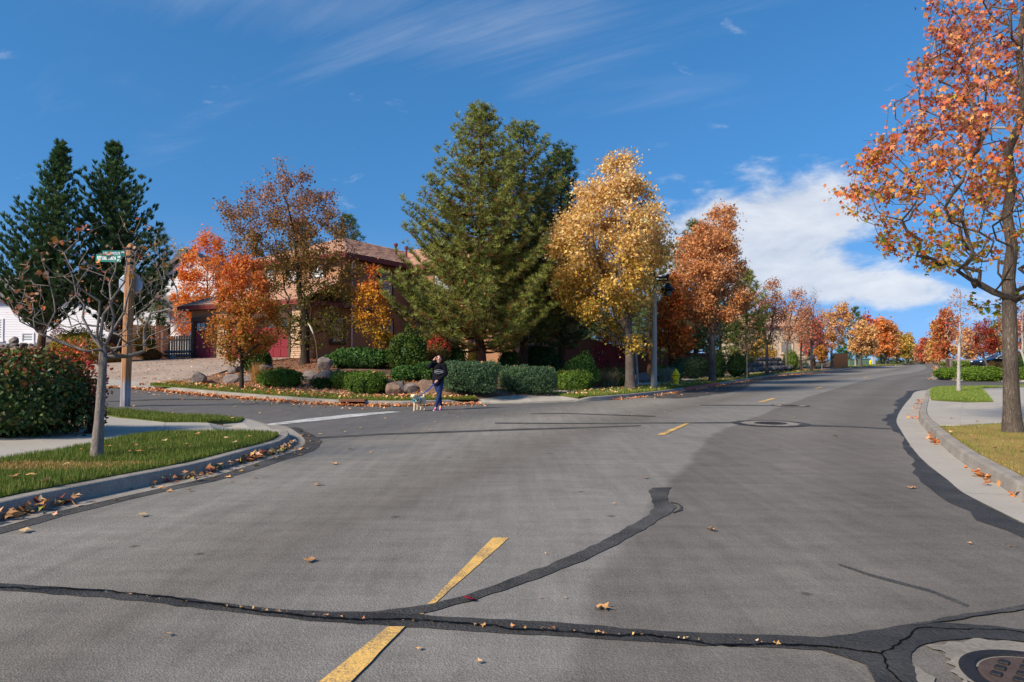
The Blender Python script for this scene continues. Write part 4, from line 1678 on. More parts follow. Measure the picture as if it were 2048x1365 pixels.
# far pavement following the main road, and the corner ramp
def walk_along(k, p, q, d0, d1, seg, dz):
    i, j = seg_between(k, p, q)
    A, B, C = offset(k, d0)[i:j + 1], offset(k, d1)[i:j + 1], LNS[k][i:j + 1]
    st = max(1, int(seg / .4))
    polys = []
    for a in range(0, len(A) - 1, st):
        e = min(a + st, len(A) - 1)
        idx = range(a, e + 1)
        polys.append([Vector((*A[t], float(zg(*C[t])) + dz)) for t in idx] + [Vector((*B[t], float(zg(*C[t])) + dz + .03)) for t in reversed(idx)])
    return walk('pavement', polys)


walk_along('M', G(1170, 804), (34, 74), 2.1, 3.4, 3.2, .215)
i, j = seg_between('M', G(948, 808), G(1168, 804))
edge = [Vector((*offset('M', .17)[t], float(zg(*LNS['M'][t])) + .045)) for t in range(i, j + 1)]
m_ = len(edge) // 2
bk = [H(1200, 785, .03), H(1120, 787, .03), H(1050, 790.5, .03), H(1000, 795, .03), H(960, 800, .03)]
if (edge[0] - bk[0]).length > (edge[-1] - bk[0]).length:
    edge = edge[::-1]
m_ = int(len(edge) * .5)
walk('pavement', [edge[:m_ + 1] + [bk[2], bk[1], bk[0]], edge[m_:] + [bk[4], bk[3], bk[2]]])


# ---- lawns: sheet plus blades
def poly_sample(poly, n, rng):
    P = np.array([(p[0], p[1]) for p in poly])
    x0, x1 = P.min(0), P.max(0)
    out = []
    tot = 0
    while tot < n:
        q = rng.uniform(x0, x1, (max(2000, n), 2))
        inside = np.zeros(len(q), bool)
        for a, b in zip(P, np.roll(P, -1, 0)):
            c = (a[1] > q[:, 1]) != (b[1] > q[:, 1])
            with np.errstate(divide='ignore', invalid='ignore'):
                inside ^= c & (q[:, 0] < (b[0] - a[0]) * (q[:, 1] - a[1]) / (b[1] - a[1]) + a[0])
        out.append(q[inside])
        tot += inside.sum()
    return np.concatenate(out)[:n]


def tri_z(poly3):
    P = [Vector((p[0], p[1])) for p in poly3]
    r = delaunay_2d_cdt(P, [], [list(range(len(P)))], 1, 1e-5)
    z = [np.mean([poly3[k][2] for k in o]) if o else 0 for o in r[3]]
    b = BVHTree.FromPolygons([Vector((v.x, v.y, z[i])) for i, v in enumerate(r[0])], [list(f) for f in r[2]])

    def f(x, y):
        h = b.ray_cast(Vector((x, y, 40)), Vector((0, 0, -1)))
        return h[0].z if h[0] is not None else None
    return f


def lawn(poly3, n, h, cols, mat='lawn_soil', seed=0, dz=.02, dry=None, w=.007):
    rng = np.random.default_rng(seed)
    poly3 = [Vector(p) for p in poly3]
    sheet3('lawn', poly3, M[mat], .05, dz=dz, ground=True)
    zf = tri_z(poly3)
    Q = poly_sample(poly3, n, rng)
    # a shaggy rim that leans over the edge
    PP = np.array([(p.x, p.y) for p in poly3])
    el = np.linalg.norm(np.roll(PP, -1, 0) - PP, axis=1)
    cen = PP.mean(0)
    ne = int(n * .10)
    ei = rng.choice(len(PP), ne, p=el / el.sum())
    tt = rng.uniform(0, 1, (ne, 1))
    E = PP[ei] * (1 - tt) + np.roll(PP, -1, 0)[ei] * tt
    tg = (np.roll(PP, -1, 0) - PP)[ei]
    E = E + rng.normal(0, .012, (ne, 2))
    Q = np.concatenate([Q, E + (cen - E) * .004])
    Z = np.array([zf(x, y) if zf(x, y) is not None else np.nan for x, y in Q])
    ok = ~np.isnan(Z)
    Q, Z = Q[ok], Z[ok]
    n = len(Q)
    d = 1 + .25 * np.sin(Q[:, 0] * 3 + 1) * np.sin(Q[:, 1] * 2.3)
    L = h * rng.uniform(.5, 1.2, n) * d
    a = rng.uniform(0, 6.28, n)
    lean = rng.uniform(0, .55, n) * L
    B = np.c_[Q, Z + dz - .005]
    s = np.c_[np.cos(a + 1.4), np.sin(a + 1.4), np.zeros(n)] * w / 2 * rng.uniform(.7, 1.4, (n, 1))
    T = B + np.c_[np.cos(a) * lean, np.sin(a) * lean, L]
    V = np.stack([B - s, B + s, T], 1).reshape(-1, 3)
    F = np.arange(3 * n).reshape(-1, 3)
    # patchy greens
    k = np.sin(Q[:, 0] * 1.7 + 2) * np.sin(Q[:, 1] * 1.3) + rng.normal(0, .6, n)
    base = palette(cols, n, rng, .16)
    if dry is not None:
        k = dry(Q) + rng.normal(0, .12, n)
        m_ = k > .5
        base[m_] = palette([(190, 154, 92), (168, 132, 76), (206, 172, 110), (150, 124, 70)], m_.sum(), rng, .14)
        T2 = V.reshape(-1, 3, 3)
        T2[m_, 2, 2] -= L[m_] * .45
        V = T2.reshape(-1, 3)
    o = link('grass', np_mesh('grass', V, F, M['grass'], np.repeat(base, 3, 0)))
    tag(o, kind='stuff')
    return o


GREENS = [(92, 114, 38), (106, 126, 46), (80, 102, 34), (124, 138, 62), (98, 112, 44), (144, 142, 80)]
GREENS2 = [(112, 134, 46), (132, 146, 58), (96, 116, 40), (160, 152, 78)]
i, j = seg_between('L', G(574, 893), (-6.0, -4))
edge = [Vector((*offset('L', .178)[t], float(zg(*LNS['L'][t])) + .158)) for t in range(min(i, j), max(i, j) + 1)]
bk = Hs([(556, 873), (535, 869), (430, 867), (330, 868), (262, 876.5), (200, 889), (110, 907), (0, 924), (-60, 926), (-200, 925)], .008)
if (edge[-1] - bk[0]).length > (edge[0] - bk[0]).length:
    edge = edge[::-1]
dc = G(95, 938, .17)
dc2 = G(250, 930, .17)


def dry_left(Q):
    a = np.exp(-(((Q[:, 0] - dc.x) / 1.15) ** 2 + ((Q[:, 1] - dc.y) / .42) ** 2))
    b = .8 * np.exp(-(((Q[:, 0] - dc2.x) / .8) ** 2 + ((Q[:, 1] - dc2.y) / .22) ** 2))
    return np.maximum(a, b)


lawn(edge + bk, 95000, .075, GREENS, seed=1, dry=dry_left, w=.008)
LAWN_L = edge + bk
far = []
i, j = seg_between('L', G(480, 838, .2), (-22, 26.2))
e2 = [Vector((*offset('L', .178)[t], float(zg(*LNS['L'][t])) + .158)) for t in range(min(i, j), max(i, j) + 1)]
bk2 = Hs([(480, 845.5), (415, 846), (330, 846.5), (240, 836.5), (180, 826.5), (60, 809)], .008)
if (e2[-1] - bk2[0]).length < (e2[0] - bk2[0]).length:
    bk2 = bk2
else:
    e2 = e2[::-1]
    bk2 = bk2
if (e2[-1] - bk2[0]).length > (e2[0] - bk2[0]).length:
    e2 = e2[::-1]
lawn(e2 + bk2, 36000, .09, GREENS, seed=2, w=.010)
# right lawns
i, j = seg_between('R', G(1872, 868), (1.2, -8))
e3 = [Vector((*offset('R', .178)[t], float(zg(*LNS['R'][t])) + .158)) for t in range(min(i, j), max(i, j) + 1)]
bk3 = Hs([(1884, 857), (1920, 854.5), (1985, 851), (2048, 848.5), (2250, 864)], .008) + [Vector((20, 8, .2)), Vector((14, -8, .2))]
if (e3[-1] - bk3[0]).length > (e3[0] - bk3[0]).length:
    e3 = e3[::-1]
rg0 = RNG.uniform(0, 6, 4)


def dry_right(Q):
    return .42 + .25 * np.sin(Q[:, 0] * 1.9 + 1) * np.sin(Q[:, 1] * 1.6 + .5) + .12 * np.sin(Q[:, 0] * 4.1 + Q[:, 1] * 3.3) + .14 * sstep(14, 8, Q[:, 1])


lawn(e3 + bk3, 60000, .055, GREENS2, mat='lawn_dry', seed=3, dry=dry_right, w=.008)
i, j = seg_between('R', G(1857, 800), (25, 35.4))
e4 = [Vector((*offset('R', .178)[t], float(zg(*LNS['R'][t])) + .158)) for t in range(min(i, j), max(i, j) + 1)]
bk4 = Hs([(2048, 772), (2048, 774.5), (1962, 777), (1986, 804.5), (1864, 801.5)], .008)
if (e4[-1] - bk4[0]).length > (e4[0] - bk4[0]).length:
    e4 = e4[::-1]
e4 = [p for p in e4 if p.x < bk4[0].x]
lawn(e4 + bk4, 30000, .07, [(120, 146, 58), (140, 160, 70), (104, 130, 48), (168, 170, 92)], seed=4, w=.016, dry=lambda Q: np.full(len(Q), .2))


def lawn_along(k, p, q, d0, d1, dz0, dz1, n, seed, h=.10, w=.018, cols=GREENS2):
    i, j = seg_between(k, p, q)
    A, B, C = offset(k, d0)[i:j + 1], offset(k, d1)[i:j + 1], LNS[k][i:j + 1]
    poly = [Vector((*A[t], float(zg(*C[t])) + dz0)) for t in range(len(A))] + [Vector((*B[t], float(zg(*C[t])) + dz1)) for t in reversed(range(len(B)))]
    lawn(poly, n, h, cols, seed=seed, w=w)


lawn_along('M', G(1164, 804), (36.5, 77), .18, 2.05, .165, .215, 40000, 5)
lawn_along('M', G(955, 808), G(300, 779.5), .18, 1.35, .165, .22, 36000, 6, .08, .014)
lawn_along('M2', (104, 178), (47, 94), .18, 3.0, .165, .2, 8000, 7, .12, .05)
# ================================================================ buildings, walls, fences
M['stucco'] = mat_noise('stucco', lin((168, 126, 98)), .92, .10, .8, 60, .35, spec=.1)
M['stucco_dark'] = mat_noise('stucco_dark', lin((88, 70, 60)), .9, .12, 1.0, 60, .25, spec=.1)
M['fascia'] = mat_noise('fascia', lin((116, 48, 44)), .6, .12, 1, 20, .06)
M['garage_red'] = mat_noise('garage_red', lin((124, 36, 45)), .5, .08, .8, 30, .05)
M['white_frame'] = mat_plain('white_frame', lin((225, 225, 225)), .45)
M['dark_metal'] = mat_plain('dark_metal', (.015, .015, .017), .45, .6)
M['roof_tile'] = mat_noise('roof_tile', lin((188, 146, 122)), .85, .26, 2.4, 30, .2)
M['shingle'] = mat_noise('shingle', lin((112, 104, 98)), .92, .25, 1.5, 18, .4)
M['siding'] = mat_noise('siding', lin((226, 224, 226)), .6, .05, .8, 30, .05)
M['ledge_stone'] = mat_noise('ledge_stone', lin((196, 164, 134)), .9, .30, 3.0, 30, .5)
M['rock'] = mat_noise('rock', lin((122, 110, 104)), .94, .48, 2.2, 14, .8, bscale=6.0)
M['rock_brown'] = mat_noise('rock_brown', lin((130, 106, 90)), .94, .48, 2.2, 14, .8, bscale=6.0)
M['rock_dark'] = mat_noise('rock_dark', lin((92, 86, 84)), .94, .48, 2.2, 14, .8, bscale=6.0)
M['fence_wood'] = mat_noise('fence_wood', lin((178, 132, 94)), .9, .30, 3, 20, .3, stretch=(8, 8, .7))
M['fence_dark'] = mat_noise('fence_dark', lin((96, 62, 46)), .9, .30, 3, 20, .3, stretch=(8, 8, .7))
M['fence_orange'] = mat_noise('fence_orange', lin((214, 128, 74)), .85, .2, 3, 20, .3, stretch=(8, 8, .7))


def mat_glass():
    m, nt, b = new_mat('window_glass')
    b.inputs['Base Color'].default_value = (.05, .065, .06, 1)
    b.inputs['Roughness'].default_value = .06
    b.inputs['Specular IOR Level'].default_value = .9
    tc = nd(nt, 'ShaderNodeTexCoord')
    n = nd(nt, 'ShaderNodeTexNoise', {'Vector': tc.outputs['Object'], 'Scale': 1.6})
    bp = nd(nt, 'ShaderNodeBump', {'Strength': .05, 'Distance': .05, 'Height': n.outputs[0]})
    nt.links.new(bp.outputs[0], b.inputs['Normal'])
    return m


M['glass'] = mat_glass()


# a wall face of the house: origin, along, out  (local house frame)
class Face:
    def __init__(s, o, along, out):
        s.o, s.a, s.n = Vector(o), Vector(along).normalized(), Vector(out).normalized()
        s.M = Matrix((s.a, s.n, Vector((0, 0, 1)))).transposed()

    def at(s, u, z, d=0.0):
        return s.o + s.a * u + s.n * d + Vector((0, 0, z))


def fbox(mb, F, u0, u1, z0, z1, d0, d1, bev=0.0):
    c = F.at((u0 + u1) / 2, (z0 + z1) / 2, (d0 + d1) / 2)
    mb.box(c, (abs(u1 - u0), abs(d1 - d0), abs(z1 - z0)), F.M, bev)


def window(root, F, u0, u1, z0, z1, bars=1, trim='stucco_dark', blinds=True, mid=False):
    mb = MB()
    w = .055
    fbox(mb, F, u0, u0 + w, z0, z1, .005, .06)
    fbox(mb, F, u1 - w, u1, z0, z1, .005, .06)
    fbox(mb, F, u0 + w, u1 - w, z1 - w, z1, .005, .06)
    fbox(mb, F, u0 + w, u1 - w, z0, z0 + w, .005, .06)
    if mid:
        fbox(mb, F, u0 + w, u1 - w, (z0 + z1) / 2 - .025, (z0 + z1) / 2 + .025, .005, .055)
    for k in range(1, bars):
        u = u0 + (u1 - u0) * k / bars
        fbox(mb, F, u - .025, u + .025, z0 + w, z1 - w, .005, .052)
    o = mb.build('window', M['white_frame'], root)
    mb = MB()
    fbox(mb, F, u0 + w * .7, u1 - w * .7, z0 + w * .7, z1 - w * .7, .004, .03)
    mb.build('pane', M['glass'], o)
    if blinds:
        mb = MB()
        n = int((z1 - z0) / .10)
        for k in range(n):
            z = z0 + w + (z1 - z0 - 2 * w) * (k + .5) / n
            fbox(mb, F, u0 + w, u1 - w, z - .012, z + .012, .031, .034)
        mb.build('blind', M['white_frame'], o)
    mb = MB()
    t = .12
    fbox(mb, F, u0 - t, u0 - .003, z0, z1 + t, .003, .10)
    fbox(mb, F, u1 + .003, u1 + t, z0, z1 + t, .003, .10)
    fbox(mb, F, u0, u1, z1 + .003, z1 + t, .003, .097)
    fbox(mb, F, u0 - .2, u1 + .2, z0 - .2, z0 - .003, .003, .16, .02)
    mb.build('sill', M[trim], o)
    return o


def roof_plane(mb, pts, thick=.10):
    """pts: polygon in 3-D (planar), thickened downward"""
    P = [Vector(p) for p in pts]
    n = (P[1] - P[0]).cross(P[2] - P[0]).normalized()
    if n.z < 0:
        P = P[::-1]
    k = len(P)
    vs = P + [p - Vector((0, 0, thick)) for p in P]
    fs = [tuple(range(k)), tuple(range(2 * k - 1, k - 1, -1))] + [(i, k + i, k + (i + 1) % k, (i + 1) % k) for i in range(k)]
    mb.add(vs, fs)


def tiles_on(pts, tw, th, lift=.03):
    """matrices of roof tiles laid in courses over a planar quad/triangle; pts[0]-pts[1] is the eave"""
    P = [Vector(p) for p in pts]
    a = (P[1] - P[0]).normalized()
    n = a.cross(P[2] - P[0]).normalized()
    if n.z < 0:
        n = -n
    up = n.cross(a)
    if up.z < 0:
        up = -up
    loc = [((p - P[0]).dot(a), (p - P[0]).dot(up)) for p in P]
    vmax = max(l[1] for l in loc)
    out = []
    r = 0
    v = 0.0
    while v < vmax - .02:
        vm = v + th * .4
        xs = []
        for (x0, y0), (x1, y1) in zip(loc, loc[1:] + loc[:1]):
            if (y0 > vm) != (y1 > vm):
                xs.append(x0 + (vm - y0) / (y1 - y0) * (x1 - x0))
        if len(xs) >= 2:
            lo, hi = min(xs), max(xs)
            x = lo + (tw / 2 if r % 2 else 0) - tw / 2
            while x < hi:
                c0, c1 = max(x, lo), min(x + tw, hi)
                if c1 - c0 > tw * .25:
                    cen = P[0] + a * ((c0 + c1) / 2) + up * (v + th * .5) + n * (lift + random.uniform(-.006, .006))
                    Rm = Matrix((a, (up - n * .09).normalized(), (n + up * .09).normalized())).transposed().to_4x4()
                    out.append((Matrix.Translation(cen) @ Rm @ Matrix.Diagonal(((c1 - c0) / tw * .97, 1, 1, 1))))
                x += tw
        v += th * .9
        r += 1
    return out


def brown_house():
    root = thing('brown_house', 'brown stucco house with red garage doors, stone piers and clay tiled roof', 'house', house_w(0, 0), R(-30))
    GZ, EZ = 3.05, 5.9
    mb = MB()
    mb.box((4.65, 3.6, GZ / 2 - .2), (9.3, 7.2, GZ + .4))
    mb.build('garage_wall', M['stucco'], root)
    mb = MB()
    mb.box((5.3, 11.0, (EZ - .3) / 2 + .0), (7.994, 15.8, EZ + .3))
    mb.build('house_wall', M['stucco'], root)
    mb = MB()
    mb.box((13.1, 13.6, (EZ - .3) / 2), (7.6, 9.2, EZ + .3))
    mb.build('wing_wall', M['stucco'], root)
    fr = Face((0, 0, 0), (1, 0, 0), (0, -1, 0))
    sd = Face((9.3, 0, 0), (0, 1, 0), (1, 0, 0))
    up = Face((1.3, 3.1, 0), (1, 0, 0), (0, -1, 0))
    wf = Face((9.3, 9.0, 0), (1, 0, 0), (0, -1, 0))
    ws = Face((16.9, 9.0, 0), (0, 1, 0), (1, 0, 0))
    # garage doors: a recess frame, then rows of raised panels
    for (u0, u1, cols) in ((.42, 2.25, 4), (3.62, 8.32, 8)):
        d = MB()
        fbox(d, fr, u0, u1, 0, 2.15, .002, .03)
        dr = d.build('garage_door', M['garage_red'], root)
        pm = {}
        for r in range(4):
            z0, z1 = .04 + r * .53, .04 + r * .53 + .49
            for c in range(cols):
                w = (u1 - u0 - .06) / cols
                a, b = u0 + .03 + c * w + .03, u0 + .03 + (c + 1) * w - .03
                p = MB()
                if r == 3:
                    p.box((0, 0, 0), (b - a, .012, z1 - z0 - .08), bev=.004)
                else:
                    p.box((0, 0, 0), (b - a, .03, z1 - z0 - .07), bev=.012)
                key = (r == 3, cols)
                if key not in pm:
                    pm[key] = p.mesh('panel', M['glass' if r == 3 else 'garage_red'])
                o = link('glazing' if r == 3 else 'panel', pm[key], dr)
                o.location = fr.at((a + b) / 2, (z0 + z1) / 2, .036)
        t = MB()
        fbox(t, fr, u0 - .22, u0 - .003, -.05, 2.16, .004, .16)
        fbox(t, fr, u1 + .003, u1 + .22, -.05, 2.16, .004, .16)
        fbox(t, fr, u0 - .22, u1 + .22, 2.163, 2.42, .004, .18)
        t.build('door_surround', M['stucco_dark'], root)
    # ledge-stone piers, stone by stone
    st = None
    rng = random.Random(5)
    for (u0, u1, ztop) in ((-.02, .19, 1.25), (2.48, 3.38, 2.9), (8.56, 9.3, 2.9)):
        z = -.02
        while z < ztop:
            h = rng.uniform(.09, .16)
            u = u0
            while u < u1 - .05:
                w = min(rng.uniform(.22, .48), u1 - u)
                if u1 - u - w < .12:
                    w = u1 - u
                if st is None:
                    b = MB()
                    b.box((0, 0, 0), (1, 1, 1), bev=.12)
                    st = b.mesh('stone', M['ledge_stone'])
                o = link('stone', st, root)
                dp = rng.uniform(.17, .24)
                o.location = fr.at(u + w / 2, z + h / 2, dp / 2 - .05)
                o.scale = (w * .97, dp, h * .93)
                u += w
            z += h
    # side return of the right pier
    z = -.02
    while z < 1.2:
        h = rng.uniform(.09, .16)
        u = .0
        while u < .55:
            w = rng.uniform(.22, .4)
            o = link('stone', st, root)
            dp = rng.uniform(.17, .24)
            o.location = sd.at(u + w / 2, z + h / 2, dp / 2 - .05)
            o.scale = (dp, w * .97, h * .93)
            u += w
        z += h
    # windows
    window(root, sd, 2.1, 2.9, .95, 2.25, bars=2, mid=True)
    window(root, sd, 6.1, 7.2, 1.05, 2.35, bars=1, mid=True)
    window(root, sd, 6.0, 7.1, 3.9, 5.35, bars=1, mid=True)
    for u in (1.2, 3.4, 5.4):
        window(root, up, u, u + 1.0, 4.2, 5.4, bars=2, mid=True)
    window(root, wf, 4.2, 5.2, .9, 2.3, mid=True)
    window(root, wf, 2.0, 3.4, 3.7, 5.2, bars=2, mid=True)
    for u in (1.6, 3.0):
        window(root, ws, u, u + .85, .8, 2.3, mid=True)
    window(root, ws, 2.0, 3.6, 3.7, 5.2, bars=2, mid=True)
    # porch column on its stone base
    pc = MB()
    cx, cy = house_inv(D(934, 700, 41.2))
    pc.box((cx, cy, 2.0), (.42, .42, 2.4))
    pc.box((cx, cy, .72), (.62, .62, .12))
    pc.box((cx, cy, 3.2), (.62, .62, .16))
    col = pc.build('porch_column', M['stucco'], root)
    for r in range(5):
        for a in range(2):
            for s in (-1, 1):
                o = link('stone', st, col)
                o.location = (cx + s * .14, cy - .26 + a * .52, .06 + r * .14)
                o.scale = (.27, .1, .13)
    # downpipe
    dp = MB()
    dp.tube([sd.at(3.6, EZ - .2, .3), sd.at(3.6, EZ - .45, .08), sd.at(3.6, .2, .08)], .045, 8)
    dp.build('downpipe', M['white_frame'], root)
    # lantern on the pier
    ln = MB()
    c = fr.at(2.62, 2.35, .30)
    ln.lathe([(.02, -.2), (.06, -.17), (.09, .06), (.12, .08), (.05, .17), (.015, .26)], c, 8, False)
    ln.box(fr.at(2.62, 2.42, .17), (.05, .22, .05))
    ln.box(fr.at(2.62, 2.40, .13), (.12, .05, .3))
    ln.build('lantern', M['dark_metal'], root)
    # roofs
    s = .42
    ov = .55
    rf = MB()
    planes = []

    def hip(x0, x1, y0, y1, z):
        hw = (x1 - x0) / 2
        xm = (x0 + x1) / 2
        zr = z + hw * s
        a, b, c, d = (x0, y0, z), (x1, y0, z), (x1, y1, z), (x0, y1, z)
        e, f = (xm, y0 + hw, zr), (xm, y1 - hw, zr)
        return [[a, b, e], [b, c, f, e], [c, d, f], [d, a, e, f]]
    main = hip(1.3 - ov, 9.3 + ov, 3.1 - ov, 18.9 + ov, EZ)
    # wing ridge runs along x
    wx0, wx1, wy0, wy1 = 6.0, 16.9 + ov, 9.0 - ov, 18.2 + ov
    hw = (wy1 - wy0) / 2
    ym = (wy0 + wy1) / 2
    wing = [[(wx0, wy0, EZ - .02), (wx1, wy0, EZ - .02), (wx1 - hw, ym, EZ + hw * s * .92), (wx0, ym, EZ + hw * s * .92)],
            [(wx1, wy0, EZ - .02), (wx1, wy1, EZ - .02), (wx1 - hw, ym, EZ + hw * s * .92)],
            [(wx1, wy1, EZ - .02), (wx0, wy1, EZ - .02), (wx0, ym, EZ + hw * s * .92), (wx1 - hw, ym, EZ + hw * s * .92)]]
    gz = GZ + .02
    g0, g1 = -.55, 9.3 + .5
    run = 3.1 + ov + .02
    gar = [[(g0, -ov, gz), (g1, -ov, gz), (g1, 3.09, gz + run * s), (g0 + run, 3.09, gz + run * s)],
           [(g0, 7.2, gz), (g0, -ov, gz), (g0 + run, 3.09, gz + run * s), (g0 + run, 7.2, gz + run * s)]]
    for pl in main + wing + gar:
        roof_plane(rf, pl)
    rfo = rf.build('roof', M['roof_tile'], root)
    fa = MB()

    def eave(pts):
        for p, q in zip(pts, pts[1:]):
            p, q = Vector(p), Vector(q)
            a = (q - p).normalized()
            Mx = Matrix((a, Vector((0, 0, 1)).cross(a), Vector((0, 0, 1)))).transposed()
            fa.box((p + q) / 2 + Vector((0, 0, -.13)), ((q - p).length + .04, .05, .24), Mx)
    x0, x1, y0, y1 = 1.3 - ov, 9.3 + ov, 3.1 - ov, 18.9 + ov
    eave([(x0, y1, EZ), (x0, y0, EZ), (x1, y0, EZ), (x1, y1, EZ)])
    eave([(9.9, wy0, EZ - .02), (wx1, wy0, EZ - .02), (wx1, wy1, EZ - .02)])
    eave([(g0, 7.2, gz), (g0, -ov, gz), (g1, -ov, gz), (g1, 2.4, gz)])
    fa.build('fascia', M['fascia'], root)
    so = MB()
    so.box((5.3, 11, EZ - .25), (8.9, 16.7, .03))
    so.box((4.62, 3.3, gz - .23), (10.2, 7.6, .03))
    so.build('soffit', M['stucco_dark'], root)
    for (y, h) in ((9.6, .8), (10.7, .75)):
        v = MB()
        zz = EZ + (9.3 + ov - 7.6) * s
        v.lathe([(.07, -.3), (.07, h - .15), (.13, h - .15), (.13, h), (.02, h + .03)], (7.6, y, zz), 10, False)
        v.build('vent_pipe', M['fascia'], root)
    tm = MB()
    tm.box((0, 0, 0), (.34, .42, .035), bev=.01)
    tme = tm.mesh('roof_tile', M['roof_tile'])
    mats = tiles_on(gar[0], .34, .42) + tiles_on(main[0], .34, .42) + tiles_on(main[1], .34, .42) + tiles_on(gar[1], .34, .42) + tiles_on(wing[0], .34, .42) + tiles_on(wing[1], .34, .42)
    Rw = Matrix.Translation(house_w(0, 0)) @ Matrix.Rotation(R(-30), 4, 'Z')
    dist = [(Rw @ m.translation).length for m in mats]

    def vis(m):
        p = Rw @ m.translation
        px = 1024 + FPX * p.x / p.y
        return 0 if (360 < px < 470 or 560 < px < 815) else 1
    order = sorted(range(len(mats)), key=lambda i: (vis(mats[i]), dist[i]))
    for i in order[:300]:
        o = link('roof_tile', tme, rfo)
        o.matrix_local = mats[i]
    rest = MB()
    for i in order[300:]:
        m = mats[i]
        vs = [m @ Vector((x, y, z)) for z in (-.017, .017) for y in (-.21, .21) for x in (-.17, .17)]
        rest.add(vs, [(4, 5, 7, 6), (0, 1, 5, 4), (0, 4, 6, 2), (1, 3, 7, 5)])
    ro = rest.build('roof_tile', M['roof_tile'], rfo)
    ro['kind'] = 'stuff'
    return root


def house_inv(p):
    Mx = (Matrix.Translation((-19.1, 40.65, 1.64)) @ Matrix.Rotation(R(-30), 4, 'Z')).inverted()
    q = Mx @ Vector(p)
    return q.x, q.y


brown_house()


def white_house():
    Y = 56.0
    k = Y / FPX
    gz = 2.3
    px = lambda x: (x - 1024) * k
    pz = lambda y: CAM_H + (722 - y) * k
    root = thing('white_house', 'white sided house with grey shingle roofs and an octagonal gable vent beyond the junipers', 'house', (0, Y, gz))
    L = lambda x, y: (px(x), 0, pz(y) - gz)
    # gable block
    x0, x1 = px(298), px(456)
    ze = pz(560) - gz
    zr = pz(499) - gz
    xm = (x0 + x1) / 2
    dp = 9.0
    b = MB()
    vs = [(x0, 0, -1), (x1, 0, -1), (x1, 0, ze), (xm, 0, zr - .1), (x0, 0, ze)]
    vs = vs + [(x, dp, z) for x, y, z in vs]
    b.add(vs, [(0, 1, 2, 3, 4), (9, 8, 7, 6, 5), (0, 4, 9, 5), (1, 6, 7, 2)])
    # left long block, lower
    lx0, lx1 = px(-260), x0
    lz = pz(596) - gz
    b.box(((lx0 + lx1) / 2, 3.5, (lz - 1) / 2), (lx1 - lx0, 7.0, lz + 1))
    b.build('wall', M['siding'], root)
    # siding boards (horizontal), each a piece
    bm_ = MB()
    bm_.box((0, 0, 0), (1, .022, .20), Matrix.Rotation(R(-5), 3, 'X'))
    bme = bm_.mesh('siding_board', M['siding'])
    z = .1
    while z < zr - .3:
        if z < ze:
            a, c = x0, x1
        else:
            t = (z + .1 - ze) / (zr - ze)
            a, c = x0 + (xm - x0) * t, x1 - (x1 - xm) * t
        if c - a > .3:
            o = link('siding_board', bme, root)
            o.location = ((a + c) / 2, -.018, z)
            o.scale = (c - a, 1, 1)
        z += .2
    z = .1
    while z < lz - .1:
        o = link('siding_board', bme, root)
        o.location = ((lx0 + lx1) / 2, -.018, z)
        o.scale = (lx1 - lx0 - .02, 1, 1)
        z += .2
    # roofs
    r = MB()
    ov = .45
    sl = (zr - ze) / (xm - x0)
    roof_plane(r, [(x0 - ov, -ov, ze - ov * sl), (x0 - ov, dp, ze - ov * sl), (xm, dp, zr), (xm, -ov, zr)], .12)
    roof_plane(r, [(x1 + ov, -ov, ze - ov * sl), (x1 + ov, dp, ze - ov * sl), (xm, dp, zr), (xm, -ov, zr)], .12)
    roof_plane(r, [(lx0, -.5, lz - .1), (lx1 - .01, -.5, lz - .1), (lx1 - .01, 4, lz + 2.4), (lx0, 4, lz + 2.4)], .12)
    # lower skirt roof in front of the gable wall
    zs = pz(592) - gz
    roof_plane(r, [(px(304), -2.2, zs - 1.3), (px(420), -2.2, zs - 1.3), (px(420), .0, zs), (px(304), .0, zs)], .12)
    r.build('roof', M['shingle'], root)
    t = MB()
    for sgn in (-1, 1):
        p = Vector((xm, -ov - .02, zr - .06))
        q = Vector((xm + sgn * (xm - x0 + ov), -ov - .02, ze - ov * sl - .06))
        a = (q - p).normalized()
        Mx = Matrix((a, Vector((0, 1, 0)), a.cross(Vector((0, 1, 0))))).transposed()
        t.box((p + q) / 2, ((q - p).length, .05, .3), Mx)
    t.build('bargeboard', M['shingle'], root)
    f = Face((0, 0, 0), (1, 0, 0), (0, -1, 0))
    v = MB()
    cx, cz = px(374), pz(526) - gz
    n = 8
    Mx = Matrix.Rotation(R(90), 3, 'X')
    v.lathe([(.30, -.02), (.42, -.02), (.42, .1), (.32, .1), (.30, .06)], (cx, -.02, cz), 8, False, Mx @ Matrix.Rotation(R(22.5), 3, 'Z'))
    vo = v.build('gable_vent', M['dark_metal'], root)
    for i in range(6):
        s_ = MB()
        s_.box((cx, -.08, cz - .26 + i * .104), (2 * math.sqrt(max(.33 ** 2 - (-.26 + i * .104) ** 2, .01)), .02, .085), Matrix.Rotation(R(-30), 3, 'X'))
        s_.build('slat', M['siding'], vo)
    ch = MB()
    ch.lathe([(.16, -.5), (.16, .45), (.26, .45), (.26, .62), (.05, .7)], (px(344), 3.5, zr - .7), 10, False)
    ch.build('chimney_pipe', M['white_frame'], root)
    window(root, f, px(318), px(337), pz(640) - gz, pz(612) - gz, trim='siding', bars=2)
    window(root, f, px(46), px(66), pz(690) - gz + .25, pz(668) - gz, trim='siding', bars=1)
    window(root, f, px(-20), px(4), pz(680) - gz, pz(640) - gz, trim='siding', bars=2)
    return root


white_house()


